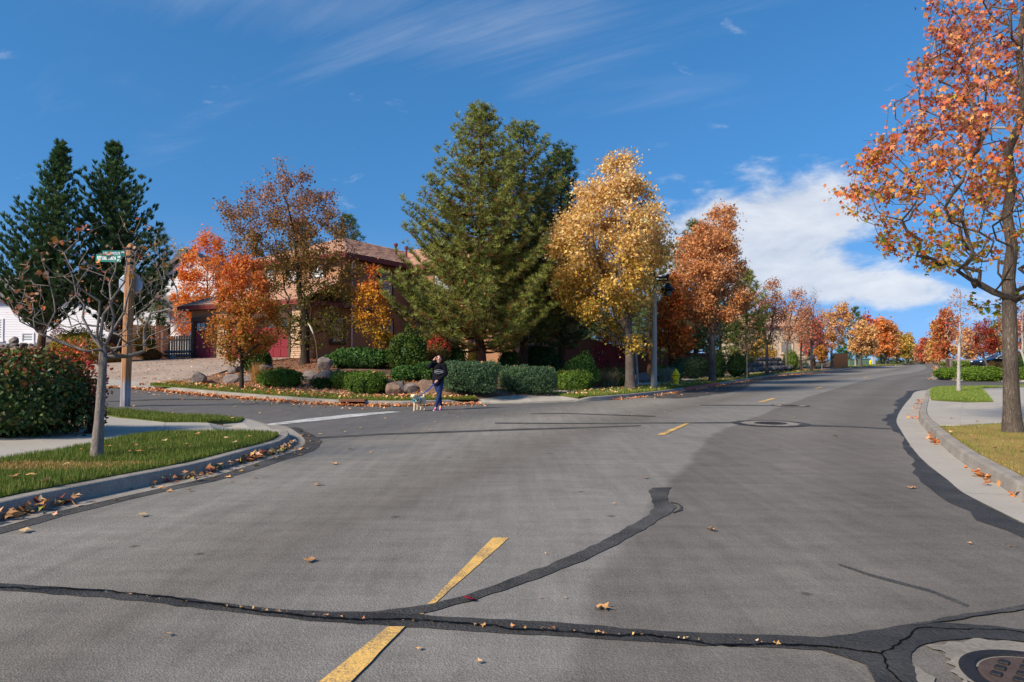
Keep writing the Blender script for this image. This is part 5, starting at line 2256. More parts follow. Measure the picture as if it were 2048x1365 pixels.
# ---- stones
def rock_mesh(name, mat, seed, boxy=.5, n=2):
    import bmesh
    rng = np.random.default_rng(seed)
    bm = bmesh.new()
    bmesh.ops.create_icosphere(bm, subdivisions=n, radius=.5)
    a = rng.normal(0, 1, (9, 3))
    a /= np.linalg.norm(a, axis=1, keepdims=True)
    h = rng.uniform(.30, .46, 9)
    for v in bm.verts:
        c = np.array(v.co)
        c = c / (np.abs(c) ** 4).sum() ** .25 * .5 * boxy + c * (1 - boxy)
        for q, hh in zip(a, h):
            d = c @ q
            if d > hh:
                c = c - q * (d - hh) * .9
        c = c * (1 + rng.normal(0, .018))
        v.co = c
    me = bpy.data.meshes.new(name)
    bm.to_mesh(me)
    bm.free()
    me.materials.append(mat)
    return me


WALLROCKS = [rock_mesh('stone', M[m], 80 + i, .92) for i, m in enumerate(('rock', 'rock_brown', 'rock', 'rock_dark', 'rock'))]
ROCKS = [rock_mesh('stone', M[m], 60 + i, .55) for i, m in enumerate(('rock', 'rock_brown', 'rock_dark', 'rock', 'rock_brown', 'rock'))]


def stone_row(root, a, b, z0f, ztop, wmin, wmax, depth, rng, lay=1, inv=None, mats=None):
    a, b = Vector(a), Vector(b)
    L = (b - a).length
    t = (b - a).normalized()
    for l in range(lay):
        u = 0.0
        while u < L - .1:
            w = min(rng.uniform(wmin, wmax), L - u + .08)
            p = a + t * (u + w / 2)
            h = (ztop - z0f) / lay
            o = link('stone', rng.choice(mats or ROCKS), root)
            o.location = p + Vector((rng.uniform(-.04, .04), rng.uniform(-.05, .05), z0f + h * (l + .5) + rng.uniform(-.03, .03))) - root.location
            o.scale = (w * (1.16 if mats is WALLROCKS else 1.10), depth * rng.uniform(.85, 1.15), h * rng.uniform(1.05, 1.3))
            o.rotation_euler = (rng.uniform(-.12, .12), rng.uniform(-.1, .1), math.atan2(t.y, t.x) + rng.choice((0, math.pi)) + rng.uniform(-.1, .1))
            u += w


rg = random.Random(11)
wl = thing('retaining_wall', 'low retaining wall of fitted grey and brown stones along the front beds', 'stone wall', WALL_BASE[2])
for i in range(len(WALL_BASE) - 1):
    if i == 0:
        continue
    a, b = WALL_BASE[i], WALL_BASE[i + 1]
    zt_ = (WALL_TOP[i].z + WALL_TOP[i + 1].z) / 2
    zb = (a.z + b.z) / 2
    a2, b2 = a + Vector((0, .25, 0)), b + Vector((0, .25, 0))
    stone_row(wl, Vector((a2.x, a2.y, 0)), Vector((b2.x, b2.y, 0)), zb - .12, zt_ + .05, .45, 1.0, .55, rg, mats=WALLROCKS)


def boulder(label, px, py, Y, w, h, d=None, seed=0, mat='rock', rot=0.0, group=None):
    p = D(px, py, Y) if Y else hit(px, py)
    me = rock_mesh('boulder', M[mat], 200 + seed, .5, 3)
    o = link('boulder', me)
    o.location = p + Vector((0, 0, h * .40))
    o.scale = (w, d or w * .8, h * 1.08)
    o.rotation_euler = (0, 0, rot)
    return tag(o, label, 'boulder', group)


boulder('upright flat faced grey boulder at the left end of the retaining wall beside the driveway', 396, 769, 27.3, .66, .55, .5, 1, 'rock')
boulder('pale boulder leaning on the driveway edge left of the green vine', 470, 748, None, .6, .42, .5, 2, 'rock')
boulder('dark boulder under the green vine beside the orange leafed street tree', 532, 744, None, .6, .42, .5, 3, 'rock_dark')
boulder('grey boulder between the brown tree trunk and the bright leafy mound', 650, 741, None, .62, .62, .5, 4, 'rock')
boulder('reddish boulder left of the long pale wall stone behind the walker', 788, 789, 24.6, .62, .46, .5, 5, 'rock_brown')
boulder('rounded boulder showing above the boxwood ball near the walker', 908, 690, 37, .9, .7, .6, 6, 'rock')
boulder('smooth grey boulder at the foot of the yellow maple behind the lamp post', 1290, 765, None, .95, .62, .7, 7, 'rock')
boulder('small round boulder behind the yellow hydrant', 1373, 754, None, .7, .42, .5, 8, 'rock')
boulder('little dark boulder between the hydrant and the blue green clipped bush', 1362, 756, None, .45, .40, .4, 9, 'rock_dark')
boulder('low flat boulder on the mulch right of the orange maple trunk', 1440, 754, None, .9, .4, .6, 10, 'rock')

rk = thing('rock_wall', 'rough dry stacked wall of big brown boulders below the white house', 'rock wall', D(40, 722, 41))
a, b = D(-60, 722, 40.6), D(112, 722, 40.6)
stone_row(rk, Vector((a.x, a.y, 0)), Vector((b.x, b.y, 0)), 1.35, 1.95, .9, 1.6, .9, rg, 1, mats=[ROCKS[1], ROCKS[4], ROCKS[0]])
stone_row(rk, Vector((a.x, a.y + .4, 0)), Vector((b.x, b.y + .4, 0)), 1.9, 2.35, .7, 1.3, .8, rg, 1, mats=[ROCKS[1], ROCKS[4], ROCKS[0]])
stone_row(rk, Vector((a.x, a.y + .7, 0)), Vector((b.x - .6, b.y + .7, 0)), 2.28, 2.55, .35, .7, .45, rg, 1, mats=[ROCKS[0], ROCKS[3], ROCKS[2]])
boulder('standing grey stone on the patio in front of the white house', 28, 690, 41.9, .55, .55, .4, 12, 'rock')
boulder('large grey boulder on top of the rock wall right of the juniper trunk', 98, 693, 42.0, 1.0, .55, .6, 13, 'rock')
boulder('grey stone lying at the foot of the plank fence left of the garage', 348, 719, 39.8, .42, .32, .35, 14, 'rock')

# far dry stone wall along the pavement
fw = thing('far_stone_wall', 'long dark dry stone wall banked behind the far row of pale trunked maples', 'stone wall', D(1540, 742, 68))
for l, (dz, dy) in enumerate(((0, 0), (.42, .2), (.84, .4))):
    a, b = D(1494, 742, 56), D(1600 - l * 14, 741, 80)
    st_ = Vector((a.x - .3 * l, a.y + dy, 0)), Vector((b.x - .3 * l, b.y + dy, 0))
    stone_row(fw, st_[0], st_[1], .55 + dz, 1.0 + dz, .5, 1.0, .6, rg, 1, mats=[ROCKS[2], ROCKS[0], ROCKS[2]])


# ---- plank fences
def plank_fence(name, label, a, b, h, mat, pw=.14, gap=.012, zf=None, post_mat=None, cap=True, group=None):
    a, b = Vector(a), Vector(b)
    root = thing(name, label, 'fence', a, 0, group)
    t = (b - a)
    L = Vector((t.x, t.y, 0)).length
    d = t / L
    rot = math.atan2(d.y, d.x)
    base_z = a.z
    d = Vector((d.x, d.y, 0))

    def gz_(off):
        return floor_z(a.x + off.x, a.y + off.y) - base_z - .03
    pm = MB()
    pm.box((0, 0, h / 2), (pw, .02, h), bev=.004)
    pme = pm.mesh('plank', M[mat])
    n = int(L / (pw + gap))
    rr = random.Random(len(label))
    for i in range(n):
        o = link('plank', pme, root)
        o.location = d * ((i + .5) * L / n) + Vector((0, 0, gz_(d * ((i + .5) * L / n)) + rr.uniform(-.02, .02)))
        o.rotation_euler = (0, rr.uniform(-.008, .008), rot)
    po = MB()
    po.box((0, 0, h / 2 + .06), (.10, .10, h + .12), bev=.008)
    pom = po.mesh('post', M[post_mat or mat])
    nb = max(1, int(L / 2.4))
    nrm = Vector((-d.y, d.x, 0)).normalized()
    for i in range(nb + 1):
        o = link('post', pom, root)
        o.location = d * (L * i / nb) + nrm * .075 + Vector((0, 0, gz_(d * (L * i / nb))))
        o.rotation_euler = (0, 0, rot)
    for z in (.3, h - .25):
        r = MB()
        Mx = Matrix.Rotation(rot, 3, 'Z')
        za, zb2 = gz_(d * 0), gz_(d * L)
        r.tube([nrm * .035 + Vector((0, 0, z + za)), d * L + nrm * .035 + Vector((0, 0, z + zb2))], .045, 4)
        r.build('rail', M[mat], root)
    return root


plank_fence('plank_fence', 'weathered vertical plank fence left of the red garage door', D(336, 718, 41.6), house_w(-.1, .35), 1.45, 'fence_wood', .15, .03)
plank_fence('tall_fence', 'dark taller plank fence behind the yellow bushes by the driveway', D(228, 720, 43.5), D(336, 719, 42.2), 2.1, 'fence_dark', .15, .01)
plank_fence('yard_fence', 'dark stained plank fence in the shade behind the crimson bush', house_w(17.2, 15), D(1420, 722, 54), 1.9, 'fence_dark', .15, .008)
plank_fence('side_fence', 'orange stained cedar fence beyond the far maples', D(1668, 729, 93), D(1696, 729, 96), 1.95, 'fence_orange', .18, .02)
# split-rail
sr = thing('rail_fence', 'grey split rails stacked low beside the plank fence', 'rail', D(340, 717, 40.6))
for k in range(2):
    mb = MB()
    mb.tube([(-.2, -.2, .15 + k * .22), (1.6, -.9, .17 + k * .22)], .08, 7)
    mb.build('rail', M['rock_dark'], sr)


# ---- a tan house behind the far maples and a pale one far right
def small_house(label, c, w, d, h, rise, wall, roof, wins, rot=0.0):
    root = thing('far_house', label, 'house', c, rot)
    b = MB()
    b.box((0, d / 2, h / 2 - .3), (w, d, h + .6))
    b.build('wall', M[wall], root)
    r = MB()
    o = .5
    roof_plane(r, [(-w / 2 - o, -o, h - .1), (w / 2 + o, -o, h - .1), (w / 2 - 1, d / 2, h + rise), (-w / 2 + 1, d / 2, h + rise)])
    roof_plane(r, [(-w / 2 - o, d + o, h - .1), (w / 2 + o, d + o, h - .1), (w / 2 - 1, d / 2, h + rise), (-w / 2 + 1, d / 2, h + rise)])
    roof_plane(r, [(-w / 2 - o, -o, h - .1), (-w / 2 - o, d + o, h - .1), (-w / 2 + 1, d / 2, h + rise)])
    roof_plane(r, [(w / 2 + o, -o, h - .1), (w / 2 + o, d + o, h - .1), (w / 2 - 1, d / 2, h + rise)])
    r.build('roof', M[roof], root)
    f = Face((0, 0, 0), (1, 0, 0), (0, -1, 0))
    for u, z, ww, hh in wins:
        window(root, f, u, u + ww, z, z + hh, bars=2, trim=wall)
    return root


M['tan_stucco'] = mat_noise('tan_stucco', lin((196, 176, 152)), .92, .08, .8, 40, .2)
small_house('tan stucco house mostly hidden behind the far row of maples', D(1555, 722, 88), 9, 9, 4.6, 1.8, 'tan_stucco', 'roof_tile', [(-3, 1, 1.2, 1.4), (.5, 1, 1.4, 1.4), (2.9, 1, 1.0, 1.4)])

# ================================================================ trees and shrubs in their places
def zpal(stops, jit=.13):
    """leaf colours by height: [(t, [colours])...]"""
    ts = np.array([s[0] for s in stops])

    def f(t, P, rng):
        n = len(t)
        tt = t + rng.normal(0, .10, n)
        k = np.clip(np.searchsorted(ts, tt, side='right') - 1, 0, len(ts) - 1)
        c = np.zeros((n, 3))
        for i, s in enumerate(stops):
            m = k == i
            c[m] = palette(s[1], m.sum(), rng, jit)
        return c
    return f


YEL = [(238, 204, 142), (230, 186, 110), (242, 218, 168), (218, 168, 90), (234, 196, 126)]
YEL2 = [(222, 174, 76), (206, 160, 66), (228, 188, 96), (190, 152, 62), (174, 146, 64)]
ORG = [(222, 164, 108), (210, 144, 88), (230, 178, 126), (196, 128, 78), (214, 152, 94)]
SAL = [(214, 156, 112), (198, 138, 96), (226, 174, 132), (176, 120, 84), (190, 122, 84)]
PEACH = [(228, 172, 112), (214, 154, 96), (236, 190, 138), (196, 132, 76), (222, 176, 104)]
RED = [(210, 98, 60), (194, 82, 56), (222, 118, 70), (178, 76, 58), (212, 108, 84)]
FLAME = [(240, 144, 58), (244, 160, 72), (230, 124, 50), (246, 172, 92), (234, 132, 58)]

# -- the yellow street maple
rows = [(309, 1226, 1250), (330, 1212, 1268), (360, 1166, 1276), (400, 1146, 1304), (440, 1120, 1326), (480, 1098, 1342), (520, 1092, 1346), (550, 1096, 1322), (600, 1116, 1292), (640, 1180, 1286), (680, 1228, 1280), (700, 1242, 1272)]
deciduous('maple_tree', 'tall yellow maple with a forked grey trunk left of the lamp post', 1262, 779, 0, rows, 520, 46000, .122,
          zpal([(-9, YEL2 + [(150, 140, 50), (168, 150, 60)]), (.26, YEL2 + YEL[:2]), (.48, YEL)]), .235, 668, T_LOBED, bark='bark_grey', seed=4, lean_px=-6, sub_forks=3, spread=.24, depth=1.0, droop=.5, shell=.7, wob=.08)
# -- the orange street maple
rows = [(404, 1444, 1454), (430, 1425, 1468), (470, 1372, 1472), (510, 1348, 1478), (550, 1346, 1488), (590, 1348, 1494), (620, 1360, 1490), (650, 1394, 1462), (672, 1412, 1440)]
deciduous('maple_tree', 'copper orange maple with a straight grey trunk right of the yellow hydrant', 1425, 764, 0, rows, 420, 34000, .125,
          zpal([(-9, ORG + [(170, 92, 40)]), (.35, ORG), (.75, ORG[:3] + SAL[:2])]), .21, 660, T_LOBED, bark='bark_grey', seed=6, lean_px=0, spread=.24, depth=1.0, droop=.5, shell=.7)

# -- the sweet gum at the right edge
b = hit(2029, 864)
rows = [(-330, 2010, 2080), (-220, 1940, 2170), (-100, 1895, 2250), (0, 1872, 2280), (100, 1850, 2300), (180, 1800, 2320), (260, 1770, 2330), (330, 1705, 2340), (400, 1725, 2330), (460, 1780, 2290), (520, 1860, 2220), (570, 1950, 2120), (615, 1992, 2060)]


def gum_pal(t, P, rng):
    A = [(218, 136, 88), (210, 118, 88), (226, 154, 94), (192, 92, 80), (222, 168, 112), (212, 136, 118), (204, 142, 98)]
    B = [(216, 150, 62), (202, 168, 72), (196, 122, 56), (208, 104, 62)]
    C = [(112, 142, 58), (150, 156, 62), (196, 158, 60), (206, 150, 60), (128, 140, 54)]
    n = len(t)
    c = palette(A, n, rng, .14)
    q = t + rng.normal(0, .08, n)
    m = q < .34
    c[m] = palette(A[:3] + B, m.sum(), rng, .14)
    m = q < .20
    c[m] = palette(B, m.sum(), rng, .14)
    m = q < .10
    c[m] = palette(C, m.sum(), rng, .14)
    return c


rng = np.random.default_rng(17)
gum, sk = deciduous('sweet_gum_tree', 'near tree with star shaped red and orange leaves at the right edge of the picture', 2029, 864, b.y, rows, 1300, 0, .15, gum_pal, .142, 560, base=b,
                    bark='bark_gum', seed=17, lean_px=-14, leader=.93, r_tip=.0042, seg=.30, depth=.95, shell=.75, wob=.045, bottom_flare=1.4, up=.15, category='tree', twigs=60)
f, z0, z1, zs, xl, xr = outline_fn(rows, b.y, b)
V, F, C = leaf_cloud(sk, 17500, .096, lambda P, r: gum_pal((P[:, 2] - z0) / (z1 - z0), P, r), rng, T_STAR, .10, .75, 2, z0 - .3)
# the 300 leaves that show largest are pieces of their own, the rest one mass
mV, mF = len(T_STAR[0]), len(T_STAR[1])
n = len(V) // mV
cen = V.reshape(n, mV, 3).mean(1)
w = cen + np.array(b)
u_ = 1024 + FPX * w[:, 0] / w[:, 1]
v_ = 722 - FPX * (w[:, 2] - 1.5) / w[:, 1]
ok = (u_ > 1690) & (u_ < 2040) & (v_ > 5) & (v_ < 640)
order = np.argsort(np.where(ok, w[:, 1], 99))
solo = order[:300]
msk = np.ones(n, bool)
msk[solo] = False
for i in solo:
    me = np_mesh('leaf', V.reshape(n, mV, 3)[i] - cen[i], T_STAR[1], M['leaf'], C.reshape(n, mV, 3)[i])
    o = link('leaf', me, gum)
    o.location = cen[i]
k = np.where(msk)[0]
V2 = V.reshape(n, mV, 3)[k].reshape(-1, 3)
F2 = (T_STAR[1][None] + (np.arange(len(k)) * mV)[:, None, None]).reshape(-1, 3)
o = link('crown', np_mesh('crown', V2, F2, M['leaf'], C.reshape(n, mV, 3)[k].reshape(-1, 3)), gum)
o['kind'] = 'stuff'

# -- a pale, nearly bare tree behind it, reaching in from outside the frame
rows = [(-260, 1960, 2150), (-60, 1900, 2240), (60, 1880, 2300), (180, 1880, 2330), (300, 1960, 2330), (400, 2040, 2300), (460, 2080, 2240)]
deciduous('bare_tree', 'pale almost leafless tree whose grey limbs cross behind the sweet gum crown', 2170, 800, 17.5, rows, 150, 260, .10, zpal([(-9, SAL)]), .17, 470, T_LOBED, base=Vector((14.7, 17.5, .2)), bark='bark_pale', seed=23, leader=.8, r_tip=.009, seg=.4, depth=.8, spread=.05, max_cnt=1)

# -- the young bare tree near left
rows = [(412, 232, 262), (450, 180, 305), (500, 100, 330), (560, 45, 350), (610, 22, 372), (645, 40, 388), (685, 120, 340), (712, 180, 260)]
DRYL = [(206, 150, 118), (190, 118, 84), (222, 172, 142), (176, 92, 56), (214, 142, 74)]
deciduous('young_tree', 'young almost leafless tree with a few dry leaves on the near left lawn', 193, 914, 0, rows, 400, 190, .060, zpal([(-9, DRYL)]), .066, 700, T_STAR_DRY, bark='bark_young', seed=31, lean_px=12, leader=.55, r_tip=.0036,
          seg=.16, depth=.8, spread=.03, max_cnt=1, bottom_flare=1.45, sub_forks=5, wob=.035, shell=.35, up=.1, droop=1.0)

# -- the narrow orange street tree by the driveway
rows = [(500, 478, 496), (530, 455, 520), (570, 440, 540), (620, 430, 556), (650, 428, 560), (680, 410, 566), (705, 445, 545), (730, 466, 505)]
deciduous('pear_tree', 'narrow tree shading from red top to olive orange foot before the garage', 483, 782, 0, rows, 300, 14000, .088,
          zpal([(-9, [(176, 120, 44), (150, 116, 40), (190, 110, 50), (136, 118, 46)]), (.25, [(210, 132, 60), (188, 130, 54), (214, 122, 58), (170, 130, 56)]), (.62, [(226, 128, 62), (214, 112, 56), (230, 142, 72), (204, 124, 62)])]),
          .075, 700, T_DIAMOND, bark='bark_dark', seed=41, leader=.9, spread=.13, depth=.95, droop=.2, shell=.85)
# -- flame tree behind the garage
rows = [(452, 404, 424), (480, 392, 446), (520, 366, 458), (560, 362, 466), (600, 345, 470), (640, 352, 470), (670, 358, 460)]
bb = D(412, 700, 51.5)
deciduous('flame_tree', 'bright flame orange tree rising behind the garage roof', 412, 0, bb.y, rows, 260, 16000, .14, zpal([(-9, FLAME + [(226, 150, 50)]), (.4, FLAME)]), .13, 640, T_DIAMOND, base=Vector((bb.x, bb.y, 1.7)), bark='bark_dark', seed=43, spread=.22, shell=.85, droop=.2)
# -- the big brown tree before the house
rows = [(365, 560, 610), (385, 480, 640), (410, 452, 665), (440, 455, 690), (480, 462, 712), (520, 480, 722), (560, 498, 726), (600, 512, 720), (640, 530, 712), (665, 548, 690), (690, 585, 660)]
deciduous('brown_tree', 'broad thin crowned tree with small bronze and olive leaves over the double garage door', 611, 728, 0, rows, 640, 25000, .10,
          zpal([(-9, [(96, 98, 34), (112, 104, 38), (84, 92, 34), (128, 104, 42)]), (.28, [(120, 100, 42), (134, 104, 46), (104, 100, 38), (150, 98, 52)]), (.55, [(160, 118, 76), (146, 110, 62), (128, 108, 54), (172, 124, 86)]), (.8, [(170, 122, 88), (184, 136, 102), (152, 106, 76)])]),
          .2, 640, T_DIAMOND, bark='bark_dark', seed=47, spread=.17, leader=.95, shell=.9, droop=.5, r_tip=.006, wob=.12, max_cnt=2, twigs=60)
# -- small golden tree
rows = [(530, 738, 756), (560, 722, 768), (590, 700, 772), (620, 704, 778), (650, 712, 784), (680, 738, 788), (705, 752, 780)]
deciduous('golden_tree', 'small sparse golden orange tree against the brown house wall left of the pines', 764, 730, 0, rows, 170, 3400, .105,
          zpal([(-9, [(186, 142, 40), (150, 130, 44), (206, 150, 50)]), (.35, [(226, 158, 52), (214, 140, 46), (232, 176, 70)]), (.8, [(224, 120, 52), (230, 140, 60), (210, 100, 48)])]),
          .085, 660, T_LOBED, bark='bark_grey', seed=53, spread=.14, leader=.92, shell=.9, droop=.5, r_tip=.005)

# -- pines
GR = [(134, 140, 62), (148, 152, 72), (114, 122, 56), (168, 170, 92), (130, 128, 54), (140, 148, 80)]
GRD = [(88, 108, 58), (102, 122, 68), (76, 94, 50), (114, 134, 80)]
BRN = [(150, 98, 56), (132, 92, 50), (166, 110, 66), (120, 90, 46)]
PB = D(961, 744, 30.5)
conifer('pine_tree', 'tallest broad green pine with rusty inner needles behind the walker', PB, [(212, 950, 974), (240, 925, 1000), (290, 890, 1020), (350, 862, 1050), (420, 830, 1075), (480, 808, 1090), (540, 796, 1098), (590, 786, 1100), (640, 782, 1100), (680, 800, 1085), (700, 850, 1060)],
        30.5, GR, BRN, .34, 9, .22, .24, 61, dens=1.45, up=.40)
PB2 = D(1046, 746, 34)
conifer('pine_tree', 'second pine with a blunt top standing right behind the tallest pine', PB2, [(248, 1030, 1062), (270, 1006, 1090), (310, 985, 1112), (370, 970, 1128), (440, 960, 1140), (520, 955, 1150), (600, 960, 1150), (660, 985, 1130), (690, 1010, 1100)],
        34, GR[:5] + GRD, BRN, .36, 9, .23, .24, 67, dens=1.3, up=.40)
PB3 = D(1124, 744, 36)
conifer('pine_tree', 'dark pine at the right of the group, its lower trunk left of the crimson bush', PB3, [(296, 1108, 1138), (330, 1092, 1146), (380, 1072, 1152), (450, 1056, 1160), (520, 1050, 1176), (600, 1050, 1190), (660, 1064, 1190), (696, 1090, 1160)],
        36, GRD, BRN, .38, 9, .25, .22, 71, dens=1.2, up=.38)
for (px, Y, lab, rws, cl, sd) in (
        (1300, 47, 'shadowy pine filling the gap behind the lamp post', [(470, 1290, 1312), (520, 1262, 1336), (580, 1240, 1360), (640, 1226, 1372), (690, 1236, 1362), (712, 1270, 1330)], GRD, 73),
        (1212, 58, 'dark pine deep in the shade between the third pine and the yellow maple', [(560, 1200, 1225), (600, 1170, 1250), (660, 1140, 1270), (706, 1150, 1270)], GRD, 78),
        (1276, 60, 'low dark pine directly behind the forked trunk of the yellow maple', [(590, 1266, 1286), (630, 1240, 1316), (680, 1230, 1326), (714, 1236, 1320)], GRD, 85),
        (1158, 62, 'dark pine filling the gap beside the house right of the third pine', [(560, 1150, 1166), (610, 1120, 1196), (670, 1110, 1206), (714, 1120, 1200)], GRD, 86),
        (1440, 66, 'dark pine low behind the trunk of the orange maple', [(600, 1430, 1450), (640, 1400, 1480), (690, 1390, 1490), (716, 1400, 1480)], GRD, 79),
        (1350, 68, 'farther dark pine filling the gap above the yard fence', [(560, 1340, 1362), (610, 1310, 1390), (670, 1290, 1410), (714, 1300, 1400)], GRD, 80),
        (860, 64, 'pine behind the house roof left of the tall pine', [(500, 850, 870), (560, 830, 890), (640, 820, 900)], GRD, 84),
        (1392, 52, 'pine whose tip shows above the orange maple', [(446, 1382, 1402), (480, 1364, 1424), (530, 1345, 1444), (600, 1330, 1460), (660, 1330, 1462), (706, 1356, 1440)], GRD, 74),
        (1492, 58, 'bright tipped pine right of the orange maple', [(548, 1486, 1502), (580, 1466, 1520), (620, 1452, 1530), (670, 1446, 1534), (706, 1460, 1526), (724, 1476, 1510)], GR, 75),
        (700, 60, 'pine top peeping over the roof behind the bronze leaved tree', [(432, 688, 702), (460, 672, 716), (500, 660, 730), (560, 650, 740), (640, 640, 745)], GRD, 76),
        (606, 62, 'distant pine behind the bronze leaved tree', [(440, 598, 614), (480, 575, 640), (540, 560, 655), (640, 550, 660)], GRD, 77)):
    bb = D(px, 722, Y)
    conifer('pine_tree', lab, Vector((bb.x, Y, floor_z(bb.x, Y))), rws, Y, cl, BRN, .58, 8, .36, .2, sd, dens=.8, up=.38)

# -- upswept junipers at the left
JUN = [(76, 104, 58), (90, 118, 68), (66, 92, 52), (104, 132, 84), (84, 112, 76)]
jb = D(80, 724, 36)
conifer('juniper_tree', 'feathery dark juniper with a bare leaning trunk at the left before the white house', Vector((jb.x, jb.y, jb.z)), [(293, 116, 128), (330, 88, 132), (370, 66, 140), (400, 34, 148), (440, 8, 156), (480, -10, 164), (540, -40, 178), (590, -56, 186), (640, -40, 150), (668, 30, 120)],
        36, JUN, None, .38, 12, .22, .22, 81, kind='cedar', bark='bark_cedar', dens=2.2, up=.95)
jb = D(232, 722, 38.5)
conifer('juniper_tree', 'feathery dark juniper behind the street sign post', Vector((jb.x, jb.y, jb.z)), [(285, 222, 234), (320, 196, 250), (352, 166, 276), (400, 158, 286), (440, 160, 300), (490, 165, 312), (560, 150, 326), (620, 150, 330), (670, 180, 300)],
        38.5, JUN, None, .40, 11, .23, .2, 82, kind='cedar', bark='bark_cedar', dens=2.2, up=.95)
jb = D(316, 720, 47)
conifer('pine_tree', 'dark bushy pine beside the white gable', Vector((jb.x, jb.y, floor_z(jb.x, 47))), [(458, 312, 326), (490, 290, 328), (540, 276, 330), (600, 270, 326), (660, 276, 322)], 47, GRD, None, .6, 5, .32, .15, 83, dens=.9, up=.45)

# -- maples along the far stretch of the road
far_trees = [
    (1534, 754.5, 'salmon brown maple with a forked dark trunk, first of the far row', [(560, 1540, 1552), (580, 1512, 1560), (610, 1504, 1570), (640, 1496, 1572), (670, 1500, 1566), (690, 1520, 1550)], SAL + [(150, 98, 70)], 6500, 200, .15, 690, .15, 'bark_grey', 2),
    (1573, 748.5, 'thin pinkish maple with two low arms, second of the far row', [(572, 1592, 1602), (600, 1576, 1616), (630, 1562, 1624), (660, 1556, 1626), (685, 1566, 1610)], SAL, 4200, 200, .15, 690, .16, 'bark_grey', 2),
    (1602, 746.5, 'slight brown maple squeezed between the pinkish and the bare maples', [(610, 1604, 1612), (640, 1592, 1622), (670, 1588, 1624), (690, 1596, 1616)], SAL, 1500, 90, .14, 700, .11, 'bark_dark', 0),
    (1623, 743, 'nearly bare maple with tall spiky leaders behind the blue spruce', [(572, 1624, 1634), (600, 1616, 1640), (640, 1604, 1650), (670, 1602, 1652), (690, 1610, 1640)], SAL, 1500, 200, .13, 690, .14, 'bark_grey', 0),
    (1663, 738.5, 'peach coloured maple with a dense crown in front of the orange fence', [(606, 1676, 1692), (630, 1648, 1698), (655, 1636, 1694), (680, 1634, 1690), (698, 1650, 1680)], PEACH, 7500, 190, .22, 702, .18, 'bark_grey', 0),
    (1722, 734, 'pale straw yellow maple just right of the second street lamp', [(640, 1716, 1732), (660, 1702, 1748), (680, 1700, 1752), (700, 1706, 1750), (708, 1714, 1738)], PEACH + YEL[:2], 5500, 150, .30, 712, .2, 'bark_grey', 0)]
for i, (px, py, lab, rws, cl, nl, nt, lf, fk, tr, bk_, sf) in enumerate(far_trees):
    deciduous('maple_tree', lab, px, py, 0, rws, nt, int(nl * .8), lf, zpal([(-9, cl)], .14), tr, fk, T_DIAMOND, group='maples along the far side of the road', bark=bk_, seed=90 + i, spread=.28, depth=.95, sub_forks=sf, shell=.8, r_tip=.012, seg=.6)
deciduous('sapling', 'little round ochre sapling on a thin stem before the blue spruce', 1644, 740, 0, [(692, 1638, 1648), (705, 1630, 1658), (716, 1632, 1656), (722, 1640, 1650)], 90, 2600, .16, zpal([(-9, [(190, 130, 60), (168, 118, 52), (204, 146, 72)])]), .05, 722, T_DIAMOND, seed=101, spread=.14, bark='bark_pale')
deciduous('sapling', 'thin bare sapling with a pale stake at the end of the far grass strip', 1494, 762, 0, [(650, 1490, 1510), (670, 1484, 1516), (700, 1484, 1512)], 60, 240, .10, zpal([(-9, SAL)]), .04, 712, T_DIAMOND, seed=102, bark='bark_pale', r_tip=.006)
